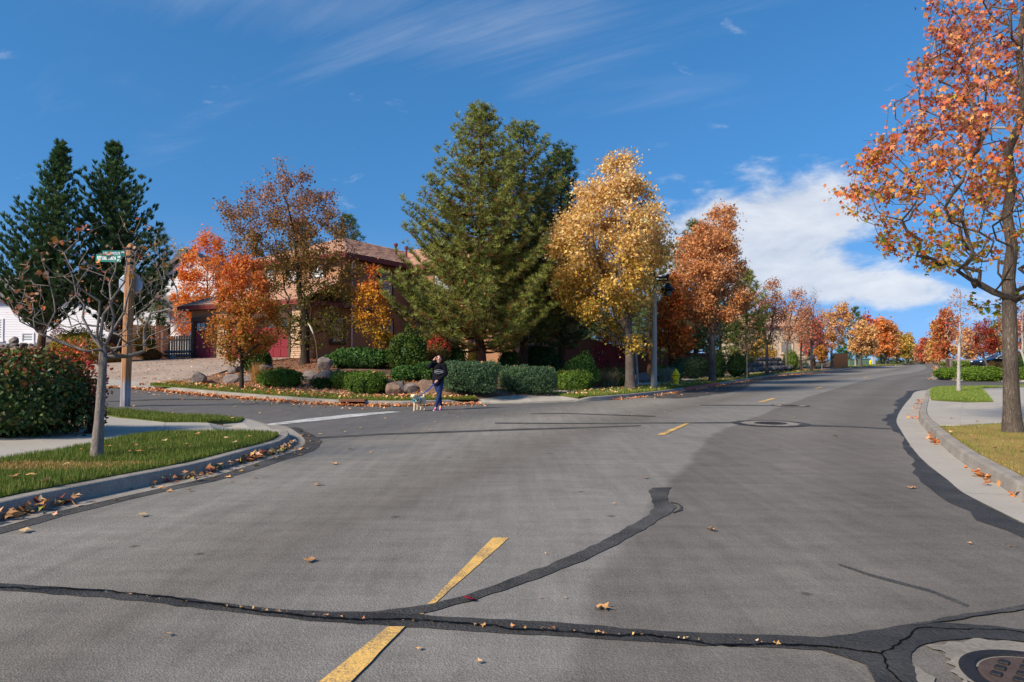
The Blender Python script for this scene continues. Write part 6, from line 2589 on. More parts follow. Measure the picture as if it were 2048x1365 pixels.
# farther trees at the bend
bend = [
    (1762, 150, 'tall red orange tree behind the straw yellow maple', [(618, 1728, 1740), (640, 1722, 1752), (670, 1718, 1764), (705, 1722, 1762)], RED + FLAME[:2], 5200, .42),
    (1772, 146, 'broad orange tree at the bend with a red crest', [(634, 1764, 1776), (650, 1752, 1788), (680, 1742, 1796), (708, 1748, 1792)], FLAME + ORG, 6500, .42),
    (1794, 158, 'orange gold tree right of the broad orange tree at the bend', [(648, 1778, 1790), (664, 1768, 1797), (690, 1764, 1800), (712, 1770, 1798)], ORG + YEL2, 4600, .42),
    (1812, 170, 'yellow green topped tree behind the third street lamp', [(672, 1800, 1812), (690, 1792, 1818), (712, 1794, 1816)], YEL2 + [(150, 150, 60)], 2600, .45),
    (1816, 176, 'slim yellow orange tree at the end of the road', [(668, 1810, 1818), (690, 1802, 1826), (715, 1806, 1824)], YEL2 + FLAME[3:4], 3000, .45),
    (1848, 205, 'red crowned tree closing the end of the road', [(676, 1842, 1854), (695, 1832, 1860), (720, 1834, 1862)], RED + SAL, 3600, .5),
    (1866, 200, 'salmon tree right of the red crowned tree at the end of the road', [(680, 1860, 1876), (700, 1852, 1884), (722, 1854, 1886)], SAL + ORG, 3400, .5),
    (1832, 210, 'small greyish thin tree at the end of the road', [(690, 1828, 1838), (708, 1824, 1842), (722, 1826, 1840)], SAL + [(150, 130, 120)], 900, .4),
    (1892, 118, 'tall red and olive tree behind the two stone pillars', [(622, 1884, 1898), (650, 1872, 1910), (690, 1868, 1914), (718, 1872, 1910)], RED[:3] + ORG[:2] + [(150, 110, 50)], 6200, .36),
    (1874, 126, 'yellow tinted tree left of the red and olive tree', [(645, 1868, 1880), (665, 1862, 1888), (700, 1860, 1890), (720, 1864, 1888)], YEL2 + ORG, 2600, .4),
    (1935, 110, 'peach leaved tree behind the white stemmed sapling', [(660, 1928, 1945), (680, 1915, 1955), (705, 1915, 1958), (716, 1922, 1950)], PEACH, 2600, .32),
    (1998, 104, 'green and rust tree behind the parked car', [(640, 1985, 2010), (665, 1975, 2025), (700, 1970, 2030), (716, 1975, 2025)], [(112, 122, 50), (130, 118, 50), (168, 104, 58), (96, 112, 46)], 4200, .32),
    (2040, 96, 'rosy tree at the right edge behind the sweet gum trunk', [(590, 2020, 2060), (630, 2008, 2085), (680, 2004, 2095), (712, 2012, 2085)], RED[2:] + SAL, 3600, .28)]
for i, (px, Y, lab, rws, cl, nl, lf) in enumerate(bend):
    bb = D(px, 722, Y)
    deciduous('roadside_tree', lab, px, 0, Y, rws, 110, nl, lf, zpal([(-9, cl)], .15), .2, rws[-1][0] + 2, T_DIAMOND, base=Vector((bb.x, Y, floor_z(bb.x, Y))), group='autumn trees round the bend', seed=120 + i, spread=.42, shell=.8, r_tip=.02, seg=.9, bark='bark_grey')
# white stemmed sapling on the right lawn
deciduous('sapling', 'slender white stemmed sapling with sparse pink leaves on the right lawn', 1918, 783, 0, [(575, 1912, 1926), (600, 1900, 1940), (640, 1890, 1950), (670, 1892, 1952), (690, 1905, 1945)], 120, 620, .075, zpal([(-9, SAL + [(196, 110, 90)])]), .075, 695, T_DIAMOND, bark='bark_white', seed=141, r_tip=.004, spread=.06, leader=.95, max_cnt=1)
deciduous('red_tree', 'small dark red tree rising from the hedge left of the parked car', 1967, 742, 0, [(640, 1958, 1974), (665, 1948, 1986), (690, 1946, 1990), (708, 1952, 1984)], 150, 4200, .12, zpal([(-9, [(160, 62, 46), (178, 78, 52), (140, 54, 44), (190, 96, 60)])]), .09, 712, T_DIAMOND, bark='bark_grey', base=Vector((D(1967, 0, 56).x, 56, floor_z(D(1967, 0, 56).x, 56))), seed=143, spread=.16)
deciduous('bare_tree', 'white barked thin tree with rosy leaves right of the car at the picture edge', 2044, 752, 50, [(560, 2020, 2060), (600, 2000, 2090), (650, 1996, 2100), (690, 2010, 2090)], 130, 900, .10, zpal([(-9, RED[3:] + SAL)]), .1, 705, T_DIAMOND, bark='bark_white', base=Vector((D(2044, 0, 50).x, 50, floor_z(D(2044, 0, 50).x, 50))), seed=145, r_tip=.008, spread=.1, max_cnt=1)
# orange tree in the shade behind the lamp
deciduous('orange_tree', 'rust orange tree in shade behind the lamp post and hydrant', 1338, 735, 41, [(560, 1322, 1350), (600, 1312, 1362), (640, 1306, 1372), (680, 1310, 1385), (714, 1330, 1375)], 200, 7000, .15, zpal([(-9, [(190, 90, 40), (206, 108, 44), (170, 84, 40), (160, 120, 50)])]), .1, 720, T_LOBED, base=Vector((D(1338, 0, 41).x, 41, floor_z(D(1338, 0, 41).x, 41))), bark='bark_dark', seed=147, spread=.2, shell=.85)
deciduous('bare_sapling', 'thin white bare stem between the yellow maple trunk and the lamp post', 1271, 752, 37, [(620, 1270, 1300), (660, 1266, 1310), (690, 1268, 1300)], 30, 40, .09, zpal([(-9, YEL)]), .07, 700, T_LOBED, base=Vector((D(1271, 0, 37).x, 37, floor_z(D(1271, 0, 37).x, 37))), bark='bark_white', seed=149, r_tip=.008, max_cnt=1)
deciduous('golden_tree', 'golden leaved tree on the bank behind the dark stone wall', 1520, 720, 74, [(680, 1500, 1530), (695, 1492, 1545), (715, 1490, 1548)], 100, 2600, .2, zpal([(-9, YEL2)]), .12, 722, T_DIAMOND, base=Vector((D(1518, 0, 74).x, 74, floor_z(D(1518, 0, 74).x, 74))), seed=151, bark='bark_dark', spread=.25)
deciduous('crimson_tree', 'deep red tree behind the thin pinkish maple', 1570, 720, 92, [(630, 1562, 1576), (650, 1552, 1588), (690, 1548, 1592), (710, 1556, 1586)], 90, 2400, .26, zpal([(-9, RED)]), .14, 715, T_DIAMOND, base=Vector((D(1562, 0, 84).x, 84, floor_z(D(1562, 0, 84).x, 84))), seed=153, spread=.3)
deciduous('yellow_tree', 'thin yellow tree top above the white roof', 357, 0, 68, [(478, 350, 362), (492, 340, 372), (505, 342, 376), (520, 346, 370)], 40, 220, .2, zpal([(-9, YEL2)]), .1, 530, T_DIAMOND, base=Vector((D(357, 0, 68).x, 68, 2.4)), seed=155, bark='bark_dark', spread=.2)
# conifers far off
for i, (px, Y, lab, rws, cl) in enumerate((
        (1628, 86, 'blue grey spruce behind the bare maple', [(668, 1622, 1634), (690, 1610, 1646), (715, 1598, 1656), (733, 1594, 1660)], [(70, 96, 90), (86, 112, 104), (60, 84, 80)]),
        (1712, 135, 'tall dark evergreen between the peach and straw maples', [(616, 1706, 1714), (650, 1696, 1726), (690, 1690, 1730), (722, 1688, 1732)], GRD),
        (1683, 120, 'pointed bright green cypress behind the orange fence', [(682, 1678, 1688), (700, 1672, 1692), (722, 1672, 1692)], [(70, 110, 44), (86, 126, 50)]),
        (1776, 175, 'dark evergreens under the broad orange tree at the bend', [(690, 1765, 1785), (705, 1745, 1800), (726, 1740, 1802)], GRD),
        (1830, 215, 'dark low evergreen mass at the end of the road', [(706, 1815, 1850), (716, 1800, 1866), (728, 1798, 1868)], GRD))):
    bb = D(px, 722, Y)
    conifer('spruce_tree', lab, Vector((bb.x, Y, floor_z(bb.x, Y))), rws, Y, cl, None, .8, 6, .42 if Y < 100 else .6, .18, 160 + i, dens=.6, up=.1)

# -------------------------------------------------------------- shrubs
BOX = [(84, 112, 34), (98, 126, 42), (70, 96, 30), (116, 140, 54)]
BOXD = [(48, 74, 30), (58, 86, 36), (40, 62, 28), (70, 96, 42)]
JUNI = [(74, 100, 66), (88, 116, 76), (62, 86, 58), (104, 128, 92)]
LIME = [(66, 102, 42), (82, 118, 50), (58, 88, 38), (100, 134, 66)]


def sh(label, x0, x1, ytop, ybase, Y, cols, n=3500, leaf=.06, p=2.6, seed=0, depth=.85, name='shrub', **kw):
    """bush seen between pixel columns x0..x1 and rows ytop..ybase; Y None: where its foot stands"""
    if Y is None:
        b = hit((x0 + x1) / 2, ybase)
        Y = b.y + (x1 - x0) / 2 / FPX * b.y * depth * .8
    c = D((x0 + x1) / 2, ybase, Y)
    fz = floor_z(c.x, Y)
    rx = (x1 - x0) / 2 / FPX * Y
    ztop = D(0, ytop, Y).z
    rz = max(.25, ztop - fz)
    return shrub(name, label, (c.x, Y, fz - .02), (rx, rx * depth, rz), n, leaf, cols, 300 + seed, p, **kw)


LV = dict(template=T_DIAMOND)
sh('rounded clipped green bush dotted with fallen leaves right of the orange street tree', 520, 602, 741, 777, None, BOX, 4500, .06, 2.8, 1)
sh('small dark green bush between the two clipped box bushes and the rounded bush', 624, 664, 757, 779, None, BOXD, 2200, .055, 2.2, 2, depth=.7)
sh('clipped square green bush left of the larger box bush by the storm drain', 662, 716, 745, 780, None, BOX, 3600, .055, 3.4, 3)
sh('larger clipped box bush with flat leafy top above the storm drain', 695, 773, 746, 790, None, BOX, 5200, .055, 3.6, 4, rotz=.2)
sh('wide bright leafy mound under the brown house wall', 655, 786, 700, 748, 29.0, LIME, 5200, .10, 2.2, 5, depth=.6, template=T_OVAL)
sh('big dark rounded bush with light leaf tips left of the walker', 778, 852, 672, 738, 28.2, [(86, 106, 36), (66, 88, 34), (52, 72, 32), (104, 122, 48)], 4600, .09, 2.8, 6, template=T_OVAL, up=.6)
sh('leafy green plant above the pale wall stones left of the walker', 783, 838, 735, 768, 25.9, LIME, 2600, .085, 2.1, 7, template=T_OVAL)
sh('leafy green plant behind the shoulder of the walker', 826, 884, 728, 768, 26.1, LIME, 2600, .085, 2.1, 8, template=T_OVAL)
sh('bush with red topped foliage behind the head of the walker', 852, 902, 676, 716, 29.6, [(110, 100, 50), (96, 92, 44), (130, 96, 54)], 2600, .07, 2.4, 9, top_cols=[(206, 76, 62), (216, 98, 72), (186, 62, 58)], top_from=.5)
sh('very dark green ball shaped bush right of the head of the walker', 887, 934, 694, 728, 30, BOXD, 2600, .055, 2.2, 10)
sh('tall clipped blue green juniper hedge block right behind the walker', 884, 993, 727, 795, None, JUNI, 15000, .055, 6.0, 11, name='hedge', cat='hedge', depth=.8, up=.3, rough=.05)
sh('second clipped juniper hedge block to the right of the first', 1003, 1111, 736, 791, None, JUNI, 15000, .055, 6.0, 12, name='hedge', cat='hedge', depth=.75, up=.3, rough=.05)
sh('low boxy olive green hedge right of the juniper blocks', 1108, 1181, 744, 782, None, BOX, 4600, .055, 3.6, 13, name='hedge', cat='hedge')
sh('small box bush half hidden behind the low olive hedge', 1152, 1200, 742, 772, None, BOX, 2600, .055, 2.8, 14)
sh('dark low box bush left of the yellow maple trunk', 1196, 1262, 739, 775, None, BOXD + BOX[:1], 3800, .06, 2.8, 15)
sh('dark bush in shade between the first two pine trunks', 998, 1038, 700, 744, 31.5, BOXD, 2200, .07, 2.6, 16)
sh('wide very dark hedge under the house window behind the pines', 1040, 1122, 690, 738, 35, BOXD, 3600, .07, 3.4, 17, name='hedge', cat='hedge')
sh('yellowish low shrub under the porch column', 934, 962, 708, 730, 33, [(150, 140, 50), (170, 156, 60), (128, 124, 46)], 1500, .06, 2.2, 18)
sh('spreading bright green bush right of the third pine trunk', 1132, 1196, 712, 748, 31, LIME, 3200, .085, 2.1, 19, template=T_OVAL)
sh('crimson leaved bush behind the yellow maple trunk', 1186, 1262, 668, 720, 36, [(164, 40, 56), (186, 56, 70), (140, 34, 48), (120, 52, 52)], 3600, .085, 2.1, 20, core=False)
sh('rounded green bush at the foot of the lamp post', 1300, 1346, 734, 764, None, BOX, 3200, .07, 2.6, 21)
sh('blue green clipped ball behind the yellow hydrant', 1338, 1368, 716, 754, 41.0, JUNI, 2800, .075, 2.6, 22)
sh('larger blue green clipped bush right of the hydrant', 1368, 1412, 716, 758, None, JUNI, 3600, .08, 3.0, 23)
sh('dark clipped bush behind the orange maple trunk', 1420, 1452, 706, 750, 48, BOXD, 2600, .08, 2.8, 24)
sh('dark rounded bush left of the far stone wall', 1454, 1492, 710, 752, 52, BOXD + JUNI[:1], 3000, .09, 2.6, 25)
sh('bright yellow green bush behind the second far maple', 1566, 1597, 704, 732, 75, [(110, 130, 50), (130, 146, 60), (92, 112, 44)], 2600, .11, 2.3, 26)
# by the driveway
sh('drooping golden green weeping shrub left of the driveway', 104, 214, 662, 722, 36.5, [(170, 140, 40), (150, 130, 40), (186, 150, 54), (128, 120, 38)], 6000, .10, 2.1, 27, depth=.55, up=-.9)
sh('low russet bush in front of the rock wall', 84, 140, 710, 736, 35, [(150, 90, 44), (130, 100, 44), (168, 104, 52)], 2600, .07, 2.2, 28)
sh('dark red leaved shrub behind the sign post', 212, 252, 668, 716, 40, [(110, 36, 44), (132, 46, 52), (92, 34, 40)], 2400, .09, 2.1, 29)
sh('golden upright shrub right of the sign post', 270, 308, 652, 712, 41, [(178, 140, 48), (196, 152, 56), (150, 124, 44)], 2400, .09, 2.1, 30)
sh('rust coloured rounded bush beside the driveway', 288, 322, 700, 721, 39.8, [(150, 92, 44), (168, 104, 50), (132, 84, 42)], 1600, .07, 2.2, 31)
sh('small ochre bush at the driveway edge right of the sign post', 206, 244, 708, 728, 37, [(160, 112, 44), (176, 124, 52)], 1500, .07, 2.2, 32)
sh('dark green climbing plant under the narrow orange tree', 486, 540, 700, 750, 29.2, BOXD + LIME[:2], 3000, .10, 2.1, 33, template=T_OVAL, depth=.7)
sh('burgundy leaved shrub on the rock wall', 102, 130, 655, 700, 42.5, [(120, 40, 56), (140, 52, 66)], 700, .10, 2.1, 34, core=False)
# near left bush
hb = hit(60, 893)
fz = floor_z(hb.x, hb.y + .4)
BUSHG = [(62, 84, 32), (74, 98, 38), (52, 72, 30), (90, 110, 48), (70, 78, 36), (58, 88, 44), (96, 92, 42)]
shrub('big_bush', 'big dense dark green bush with a few red shoots at the near left edge', (D(2, 0, 11.6).x, 11.75, fz - .03), (1.38, 1.05, 1.44), 10500, .075, BUSHG, 333, 2.9, T_OVAL, mat='leaf_glossy', up=-.75, rough=.06, cat='bush',
      top_cols=[(110, 104, 44), (150, 72, 40), (96, 100, 42), (84, 96, 40)], jit=.2)
rb = shrub('red_bush', 'red and orange leaved shoots topping the near left bush', (D(118, 0, 11.9).x, 12.4, fz), (.62, .4, 1.50), 900, .07, [(196, 70, 46), (214, 98, 60), (176, 58, 48), (150, 80, 44)], 334, 2.2, T_OVAL, mat='leaf_glossy', core=False, cat='bush')
sh('bush with purple brown leaves at the sidewalk corner behind the young tree', 158, 202, 792, 872, 12.2, [(116, 60, 48), (96, 56, 46), (132, 78, 56), (84, 80, 44)], 420, .065, 2.2, 35, template=T_OVAL, core=False)
# right hedges
sh('low rounded green hedge clump left of the white stemmed sapling', 1872, 1930, 738, 757.5, 53, [(104, 132, 40), (120, 148, 50), (88, 114, 36)], 4200, .10, 2.6, 36, name='hedge', cat='hedge', depth=.8)
sh('long low rolling green hedge in front of the parked car', 1918, 2012, 736, 759, 50, [(108, 136, 42), (126, 154, 54), (92, 118, 38)], 7000, .10, 2.8, 37, name='hedge', cat='hedge', depth=.45)
sh('low green hedge running out of the picture at the right', 2008, 2110, 737, 759, 49, [(104, 132, 42), (120, 148, 52), (88, 112, 38)], 6000, .10, 2.8, 38, name='hedge', cat='hedge', depth=.45)
sh('thin strip of clipped hedge behind the pillars', 1884, 1956, 724, 733, 92, [(112, 136, 50), (130, 152, 62)], 3000, .18, 3.2, 39, name='hedge', cat='hedge', depth=.2)
sh('small brown ball bush before the front wheel of the car', 1976, 1994, 724, 736, 62, [(92, 76, 40), (110, 88, 48)], 900, .09, 2.2, 40)
sh('brown ball bush before the rear half of the car', 2000, 2018, 724, 736, 62, [(92, 76, 40), (110, 88, 48)], 900, .09, 2.2, 41)
sh('dark green bush right of the sweet gum trunk', 2030, 2090, 706, 742, 58, BOXD + BOX[:1], 3200, .10, 2.4, 42)
# ornamental grasses
g = hit(513, 768)
grass_tuft('ornamental_grass', 'tuft of tall straw grass in front of the green climbing plant', g, 1.0, .35, 260, [(206, 164, 104), (190, 146, 90), (170, 128, 78)], 401)
c = D(1212, 742, 32.5)
grass_tuft('twiggy_shrub', 'grey leaning mass of dry twigs before the crimson bush', Vector((c.x, 32.5, floor_z(c.x, 32.5))), .95, .95, 700, [(150, 130, 112), (128, 112, 92), (120, 124, 84)], 402, cat='dry shrub')
c = D(1336, 745, 40)
grass_tuft('ornamental_grass', 'grey green arching grass behind the rounded bush by the lamp post', Vector((c.x, 40, floor_z(c.x, 40))), 1.05, .9, 700, [(150, 152, 128), (132, 134, 110), (168, 164, 140)], 403, lean=(-.1, 0))
pg = thing('pampas_plume', 'single tall dry plume stalk leaning left of the bright leafy mound', 'grass stalk', hit(636, 760))
mb = MB()
mb.tube([(0, 0, 0), (-.03, 0, .8), (-.1, 0, 1.5), (-.24, 0, 1.95)], [.012, .010, .008, .005], 5)
mb.build('stem', mat_noise('straw', lin((190, 158, 118)), .9, .2), pg)
mb = MB()
mb.tube([(-.2, 0, 1.82), (-.26, 0, 2.0), (-.34, 0, 2.16), (-.44, 0, 2.28)], [.01, .045, .035, .005], 6)
mb.build('plume', mat_noise('plume', lin((222, 204, 178)), .9, .15), pg)
# ================================================================ street furniture
M['galv'] = mat_noise('galvanised_steel', lin((158, 154, 148)), .6, .12, 1.5, 30, .06, metal=.15, stretch=(3, 3, .5))
M['black_paint'] = mat_plain('black_paint', (.012, .012, .013), .4, .2)
M['hydrant_yellow'] = mat_noise('hydrant_yellow', lin((252, 214, 16)), .42, .06, 3, 30, .08)
M['sign_green'] = mat_plain('sign_green', lin((0, 112, 98)), .45)
M['sign_white'] = mat_plain('sign_white', lin((236, 238, 240)), .5)
M['sign_back'] = mat_noise('sign_back', lin((186, 194, 206)), .5, .08, 1.5, 20, .03, metal=.3)


def mat_post():
    m, nt, b = new_mat('post_wood')
    tc = nd(nt, 'ShaderNodeTexCoord')
    mp = nd(nt, 'ShaderNodeMapping', {0: tc.outputs['Object'], 'Scale': (12, 12, .7)})
    n = nd(nt, 'ShaderNodeTexNoise', {'Vector': mp.outputs[0], 'Scale': 2.0, 'Detail': 6.0, 'Roughness': .65})
    sep = nd(nt, 'ShaderNodeSeparateXYZ', {0: tc.outputs['Object']})
    wood = ramp_n(nt, n.outputs[0], [(.3, lin((112, 72, 46))), (.52, lin((172, 120, 78))), (.72, lin((204, 162, 120)))])
    grey = ramp_n(nt, n.outputs[0], [(.3, lin((96, 90, 92))), (.7, lin((178, 172, 176)))])
    f = math_n(nt, 'ADD', sep.outputs[2], math_n(nt, 'MULTIPLY', math_n(nt, 'SUBTRACT', n.outputs[0], .5), .5))
    mr = nd(nt, 'ShaderNodeMapRange', {0: f, 1: .62, 2: .82, 3: 1.0, 4: 0.0})
    nt.links.new(mix_n(nt, mr.outputs[0], wood, grey), b.inputs['Base Color'])
    b.inputs['Roughness'].default_value = .85
    bp = nd(nt, 'ShaderNodeBump', {'Strength': .5, 'Distance': .01, 'Height': n.outputs[0]})
    nt.links.new(bp.outputs[0], b.inputs['Normal'])
    return m


M['post_wood'] = mat_post()


def text_mesh(txt, size, mat, depth=.002, bold=0.0):
    cu = bpy.data.curves.new('lettering', 'FONT')
    cu.body = txt
    cu.size = size
    cu.extrude = depth
    cu.offset = bold
    cu.align_x = 'CENTER'
    cu.align_y = 'CENTER'
    o = bpy.data.objects.new('lettering', cu)
    COL.objects.link(o)
    dg = bpy.context.evaluated_depsgraph_get()
    me = bpy.data.meshes.new_from_object(o.evaluated_get(dg))
    bpy.data.objects.remove(o)
    me.materials.clear()
    me.materials.append(mat)
    return me


def sign_post():
    base = hit(250, 813)
    k = base.y / FPX
    root = thing('sign_post', 'thick hewn wooden post with grey weathered foot, dark iron bands and green street name blades', 'sign post', base)
    H_ = D(260, 492, base.y).z - base.z
    r = 8.5 * k
    mb = MB()
    lean = Vector((.10, 0, 0))
    pts = []
    n = 8
    prof = [(1.0, -.1), (1.0, .02), (1.0, H_ - .08), (.8, H_ - .02), (.5, H_ + .05), (.05, H_ + .08)]
    vs, fs = [], []
    for s, z in prof:
        for i in range(n):
            a = 2 * math.pi * (i + .5) / n
            vs.append((r * 1.08 * s * math.cos(a) + lean.x * max(z, 0) / H_, r * 1.08 * s * math.sin(a), z))
    for j in range(len(prof) - 1):
        for i in range(n):
            fs.append((j * n + i, j * n + (i + 1) % n, (j + 1) * n + (i + 1) % n, (j + 1) * n + i))
    fs.append(tuple(range((len(prof) - 1) * n, len(prof) * n)))
    mb.add(vs, fs)
    mb.build('post', M['post_wood'], root)
    for py in (499, 515, 528.5):
        z = D(258, py, base.y).z - base.z
        b = MB()
        b.lathe([(r * 1.10, -.035), (r * 1.17, -.03), (r * 1.17, .03), (r * 1.10, .035)], (lean.x * z / H_, 0, z), 8, False, Matrix.Rotation(R(22.5), 3, 'Z'))
        b.build('band', M['dark_metal'], root)
    lamp = MB()
    z = D(262, 510, base.y).z - base.z
    lamp.box((lean.x * z / H_ + r * 1.5, .02, z + .02), (.14, .2, .18), bev=.02)
    lamp.build('bracket', M['dark_metal'], root)
    # blades, each turned the way its street runs
    for (py0, py1, x0, x1, yaw, main, small, tilt) in ((502.5, 516.5, 211, 252, 10, 'LEON WOLFE', 'DR', -1.5), (508, 526, 191, 250, -13, 'REY DEL SIERRA', 'DR', 3.5)):
        A, B = D(x0, (py0 + py1) / 2, base.y), D(x1, (py0 + py1) / 2, base.y)
        w = (B - A).length / math.cos(R(yaw))
        h = (py1 - py0) * k * .86
        bl = MB()
        bl.box((0, 0, 0), (w, .012, h), bev=.005)
        o = bl.build('street_name_blade', M['sign_green'], root)
        zc = (A.z + B.z) / 2 - base.z
        o.location = ((A.x + B.x) / 2 - base.x + .01, -.13 if yaw > 0 else -.10, zc + (.01 if yaw > 0 else -.015))
        o.rotation_euler = (0, R(tilt), R(yaw))
        for s, f in ((-1, 0), (1, math.pi)):
            tm = text_mesh(main, h * .62, M['sign_white'], .002, .004)
            xs = [v.co.x for v in tm.vertices]
            sc = w * .74 / (max(xs) - min(xs))
            t = link('lettering', tm, o)
            t.location = (-w * .07 * (1 if s < 0 else -1), .0085 * s, 0)
            t.rotation_euler = (R(90), 0, f)
            t.scale = (sc, 1, 1)
            t2 = link('lettering', text_mesh(small, h * .36, M['sign_white'], .002, .003), o)
            t2.location = (w * .42 * (1 if s < 0 else -1), .0085 * s, h * .18)
            t2.rotation_euler = (R(90), 0, f)
            if main.startswith('REY'):
                t3 = link('lettering', text_mesh('000', h * .34, M['sign_white'], .002, .003), o)
                t3.location = (w * .42 * (1 if s < 0 else -1), .0085 * s, -h * .25)
                t3.rotation_euler = (R(90), 0, f)
    # stop sign seen from behind, on the far side of the post
    c = D(255, 567, base.y)
    stop = thing('stop_sign', 'octagonal road sign seen from its pale metal back, mounted behind the wooden post', 'road sign', Vector((c.x, base.y + r + .05, c.z)), R(8))
    R8 = .345
    mb = MB()
    mb.lathe([(R8 * .97, -.008), (R8, -.004), (R8, .004), (R8 * .97, .008)], n=8, smooth=False, M=Matrix.Rotation(R(90), 3, 'X') @ Matrix.Rotation(R(22.5), 3, 'Z'))
    mb.build('sign_plate', M['sign_back'], stop)
    mb = MB()
    mb.lathe([(R8 * .94, -.001), (R8 * .94, .001)], (0, .0105, 0), 8, False, Matrix.Rotation(R(90), 3, 'X') @ Matrix.Rotation(R(22.5), 3, 'Z'))
    mb.build('sign_face', mat_plain('sign_red', lin((176, 28, 34)), .45), stop)
    t = link('lettering', text_mesh('STOP', .27, M['sign_white'], .001, .006), stop)
    t.location = (0, .0135, 0)
    t.rotation_euler = (R(90), 0, math.pi)
    mb = MB()
    mb.box((0, -.03, 0), (.05, .05, .62))
    mb.build('bracket', M['galv'], stop)
    return root


sign_post()


def street_lamp(base, h, label, arm=.62, copy_of=None, simple=False, group='tapered street lamps with bell shaped lanterns'):
    root = thing('street_lamp', label, 'street lamp', base, 0, group)
    mb = MB()
    mb.tube([(0, 0, -.1), (0, 0, .15), (.03, 0, h * .5), (.06, 0, h)], [.155, .15, .12, .085], 8, smooth=False)
    mb.build('pole', M['galv'], root)
    a = MB()
    tx = .06
    a.tube([(tx, 0, h - .12), (tx, 0, h + .62)], .055, 8)
    a.tube([(tx - .03, 0, h + .52), (tx + arm, 0, h + .52)], .045, 8)
    a.tube([(tx, 0, h + .36), (tx + arm * .9, 0, h + .36)], .035, 6)
    a.tube([(tx, 0, h - .02), (tx + .14, 0, h + .20), (tx + .12, 0, h + .36)], .022, 6)
    a.lathe([(.02, -.06), (.06, -.04), (.07, .03), (.04, .09), (.01, .12)], (tx, 0, h + .62), 10)
    a.lathe([(.03, -.06), (.08, 0), (.03, .06)], (tx + .05, 0, h), 10)
    a.build('arm', M['black_paint'], root)
    b = MB()
    lx = tx + arm
    b.lathe([(.33, -.53), (.36, -.51), (.25, -.42), (.15, -.34), (.11, -.22), (.06, -.19), (.05, .10), (.09, .12), (.09, .18), (.02, .22)], (lx, 0, h + .46), 18)
    for z, rr in ((-.60, .25), (-.70, .25)):
        b.lathe([(rr, -.012), (rr + .02, 0), (rr, .012), (rr - .02, 0), (rr, -.012)], (lx, 0, h + .46 + z), 18)
    for i in range(6):
        w = i * math.pi / 3
        b.tube([(lx + .27 * math.cos(w), .27 * math.sin(w), h + .46 - .52), (lx + .27 * math.cos(w), .27 * math.sin(w), h + .46 - .72)], .012, 5)
    b.build('lantern', M['black_paint'], root)
    g = MB()
    g.lathe([(.05, -.86), (.13, -.82), (.19, -.72), (.20, -.53)], (lx, 0, h + .46), 16)
    g.build('globe', M['glass'], root)
    return root


b = hit(1308, 777)
street_lamp(b, D(1311, 577, b.y).z - b.z, 'tall tapered steel street lamp with a black bell lantern between the yellow and copper maples')
b = hit(1711, 733)
l2 = street_lamp(b, 5.1 - .5, 'second street lamp in front of the straw yellow maple', .9)
b = D(1778, 730.5, 150)
b.z = floor_z(b.x, 150)
copy_tree(l2, b, label='third and farthest street lamp before the orange trees at the bend')


def hydrant(base, h, label, detail=True, group=None):
    root = thing('fire_hydrant', label, 'hydrant', base, R(-15), group)
    s = h / .9
    mb = MB()
    P = [(.19, -.05), (.19, .0), (.19, .045), (.135, .055), (.12, .07), (.118, .22), (.135, .23), (.135, .27), (.125, .28), (.128, .50), (.14, .52), (.185, .55), (.19, .575), (.185, .60), (.14, .61), (.135, .66), (.115, .73), (.08, .79), (.05, .815), (.045, .87), (.02, .90)]
    mb.lathe([(r * s * 1.22, z * s) for r, z in P], n=20)
    mb.build('barrel', M['hydrant_yellow'], root)
    for sx in (-1, 1):
        c = MB()
        c.tube([(sx * .1 * s, 0, .43 * s), (sx * .175 * s, 0, .43 * s)], .062 * s, 10)
        c.tube([(sx * .17 * s, 0, .43 * s), (sx * .205 * s, 0, .43 * s)], .075 * s, 8)
        c.tube([(sx * .2 * s, 0, .43 * s), (sx * .225 * s, 0, .43 * s)], .025 * s, 5)
        c.build('outlet_cap', M['hydrant_yellow'], root)
    c = MB()
    c.tube([(0, -.1 * s, .40 * s), (0, -.17 * s, .40 * s)], .085 * s, 12)
    c.tube([(0, -.165 * s, .40 * s), (0, -.205 * s, .40 * s)], .098 * s, 10)
    c.tube([(0, -.2 * s, .40 * s), (0, -.23 * s, .40 * s)], .03 * s, 5)
    c.build('pumper_cap', M['hydrant_yellow'], root)
    for i in range(8):
        w = i * math.pi / 4 + .2
        n = MB()
        n.lathe([(.02 * s, 0), (.02 * s, .03 * s), (.005, .035 * s)], (.165 * s * math.cos(w), .165 * s * math.sin(w), .595 * s), 6, False)
        n.build('bolt', M['hydrant_yellow'], root)
    return root


b = hit(1352, 770.5)
hydrant(b, (D(0, 738, b.y).z - b.z), 'bright yellow fire hydrant on the grass strip right of the tall lamp post', group=None)
b = D(1741, 731, 125)
b.z = floor_z(b.x, 125)
hydrant(b, .95, 'tiny far yellow hydrant beside the white utility box', group=None)


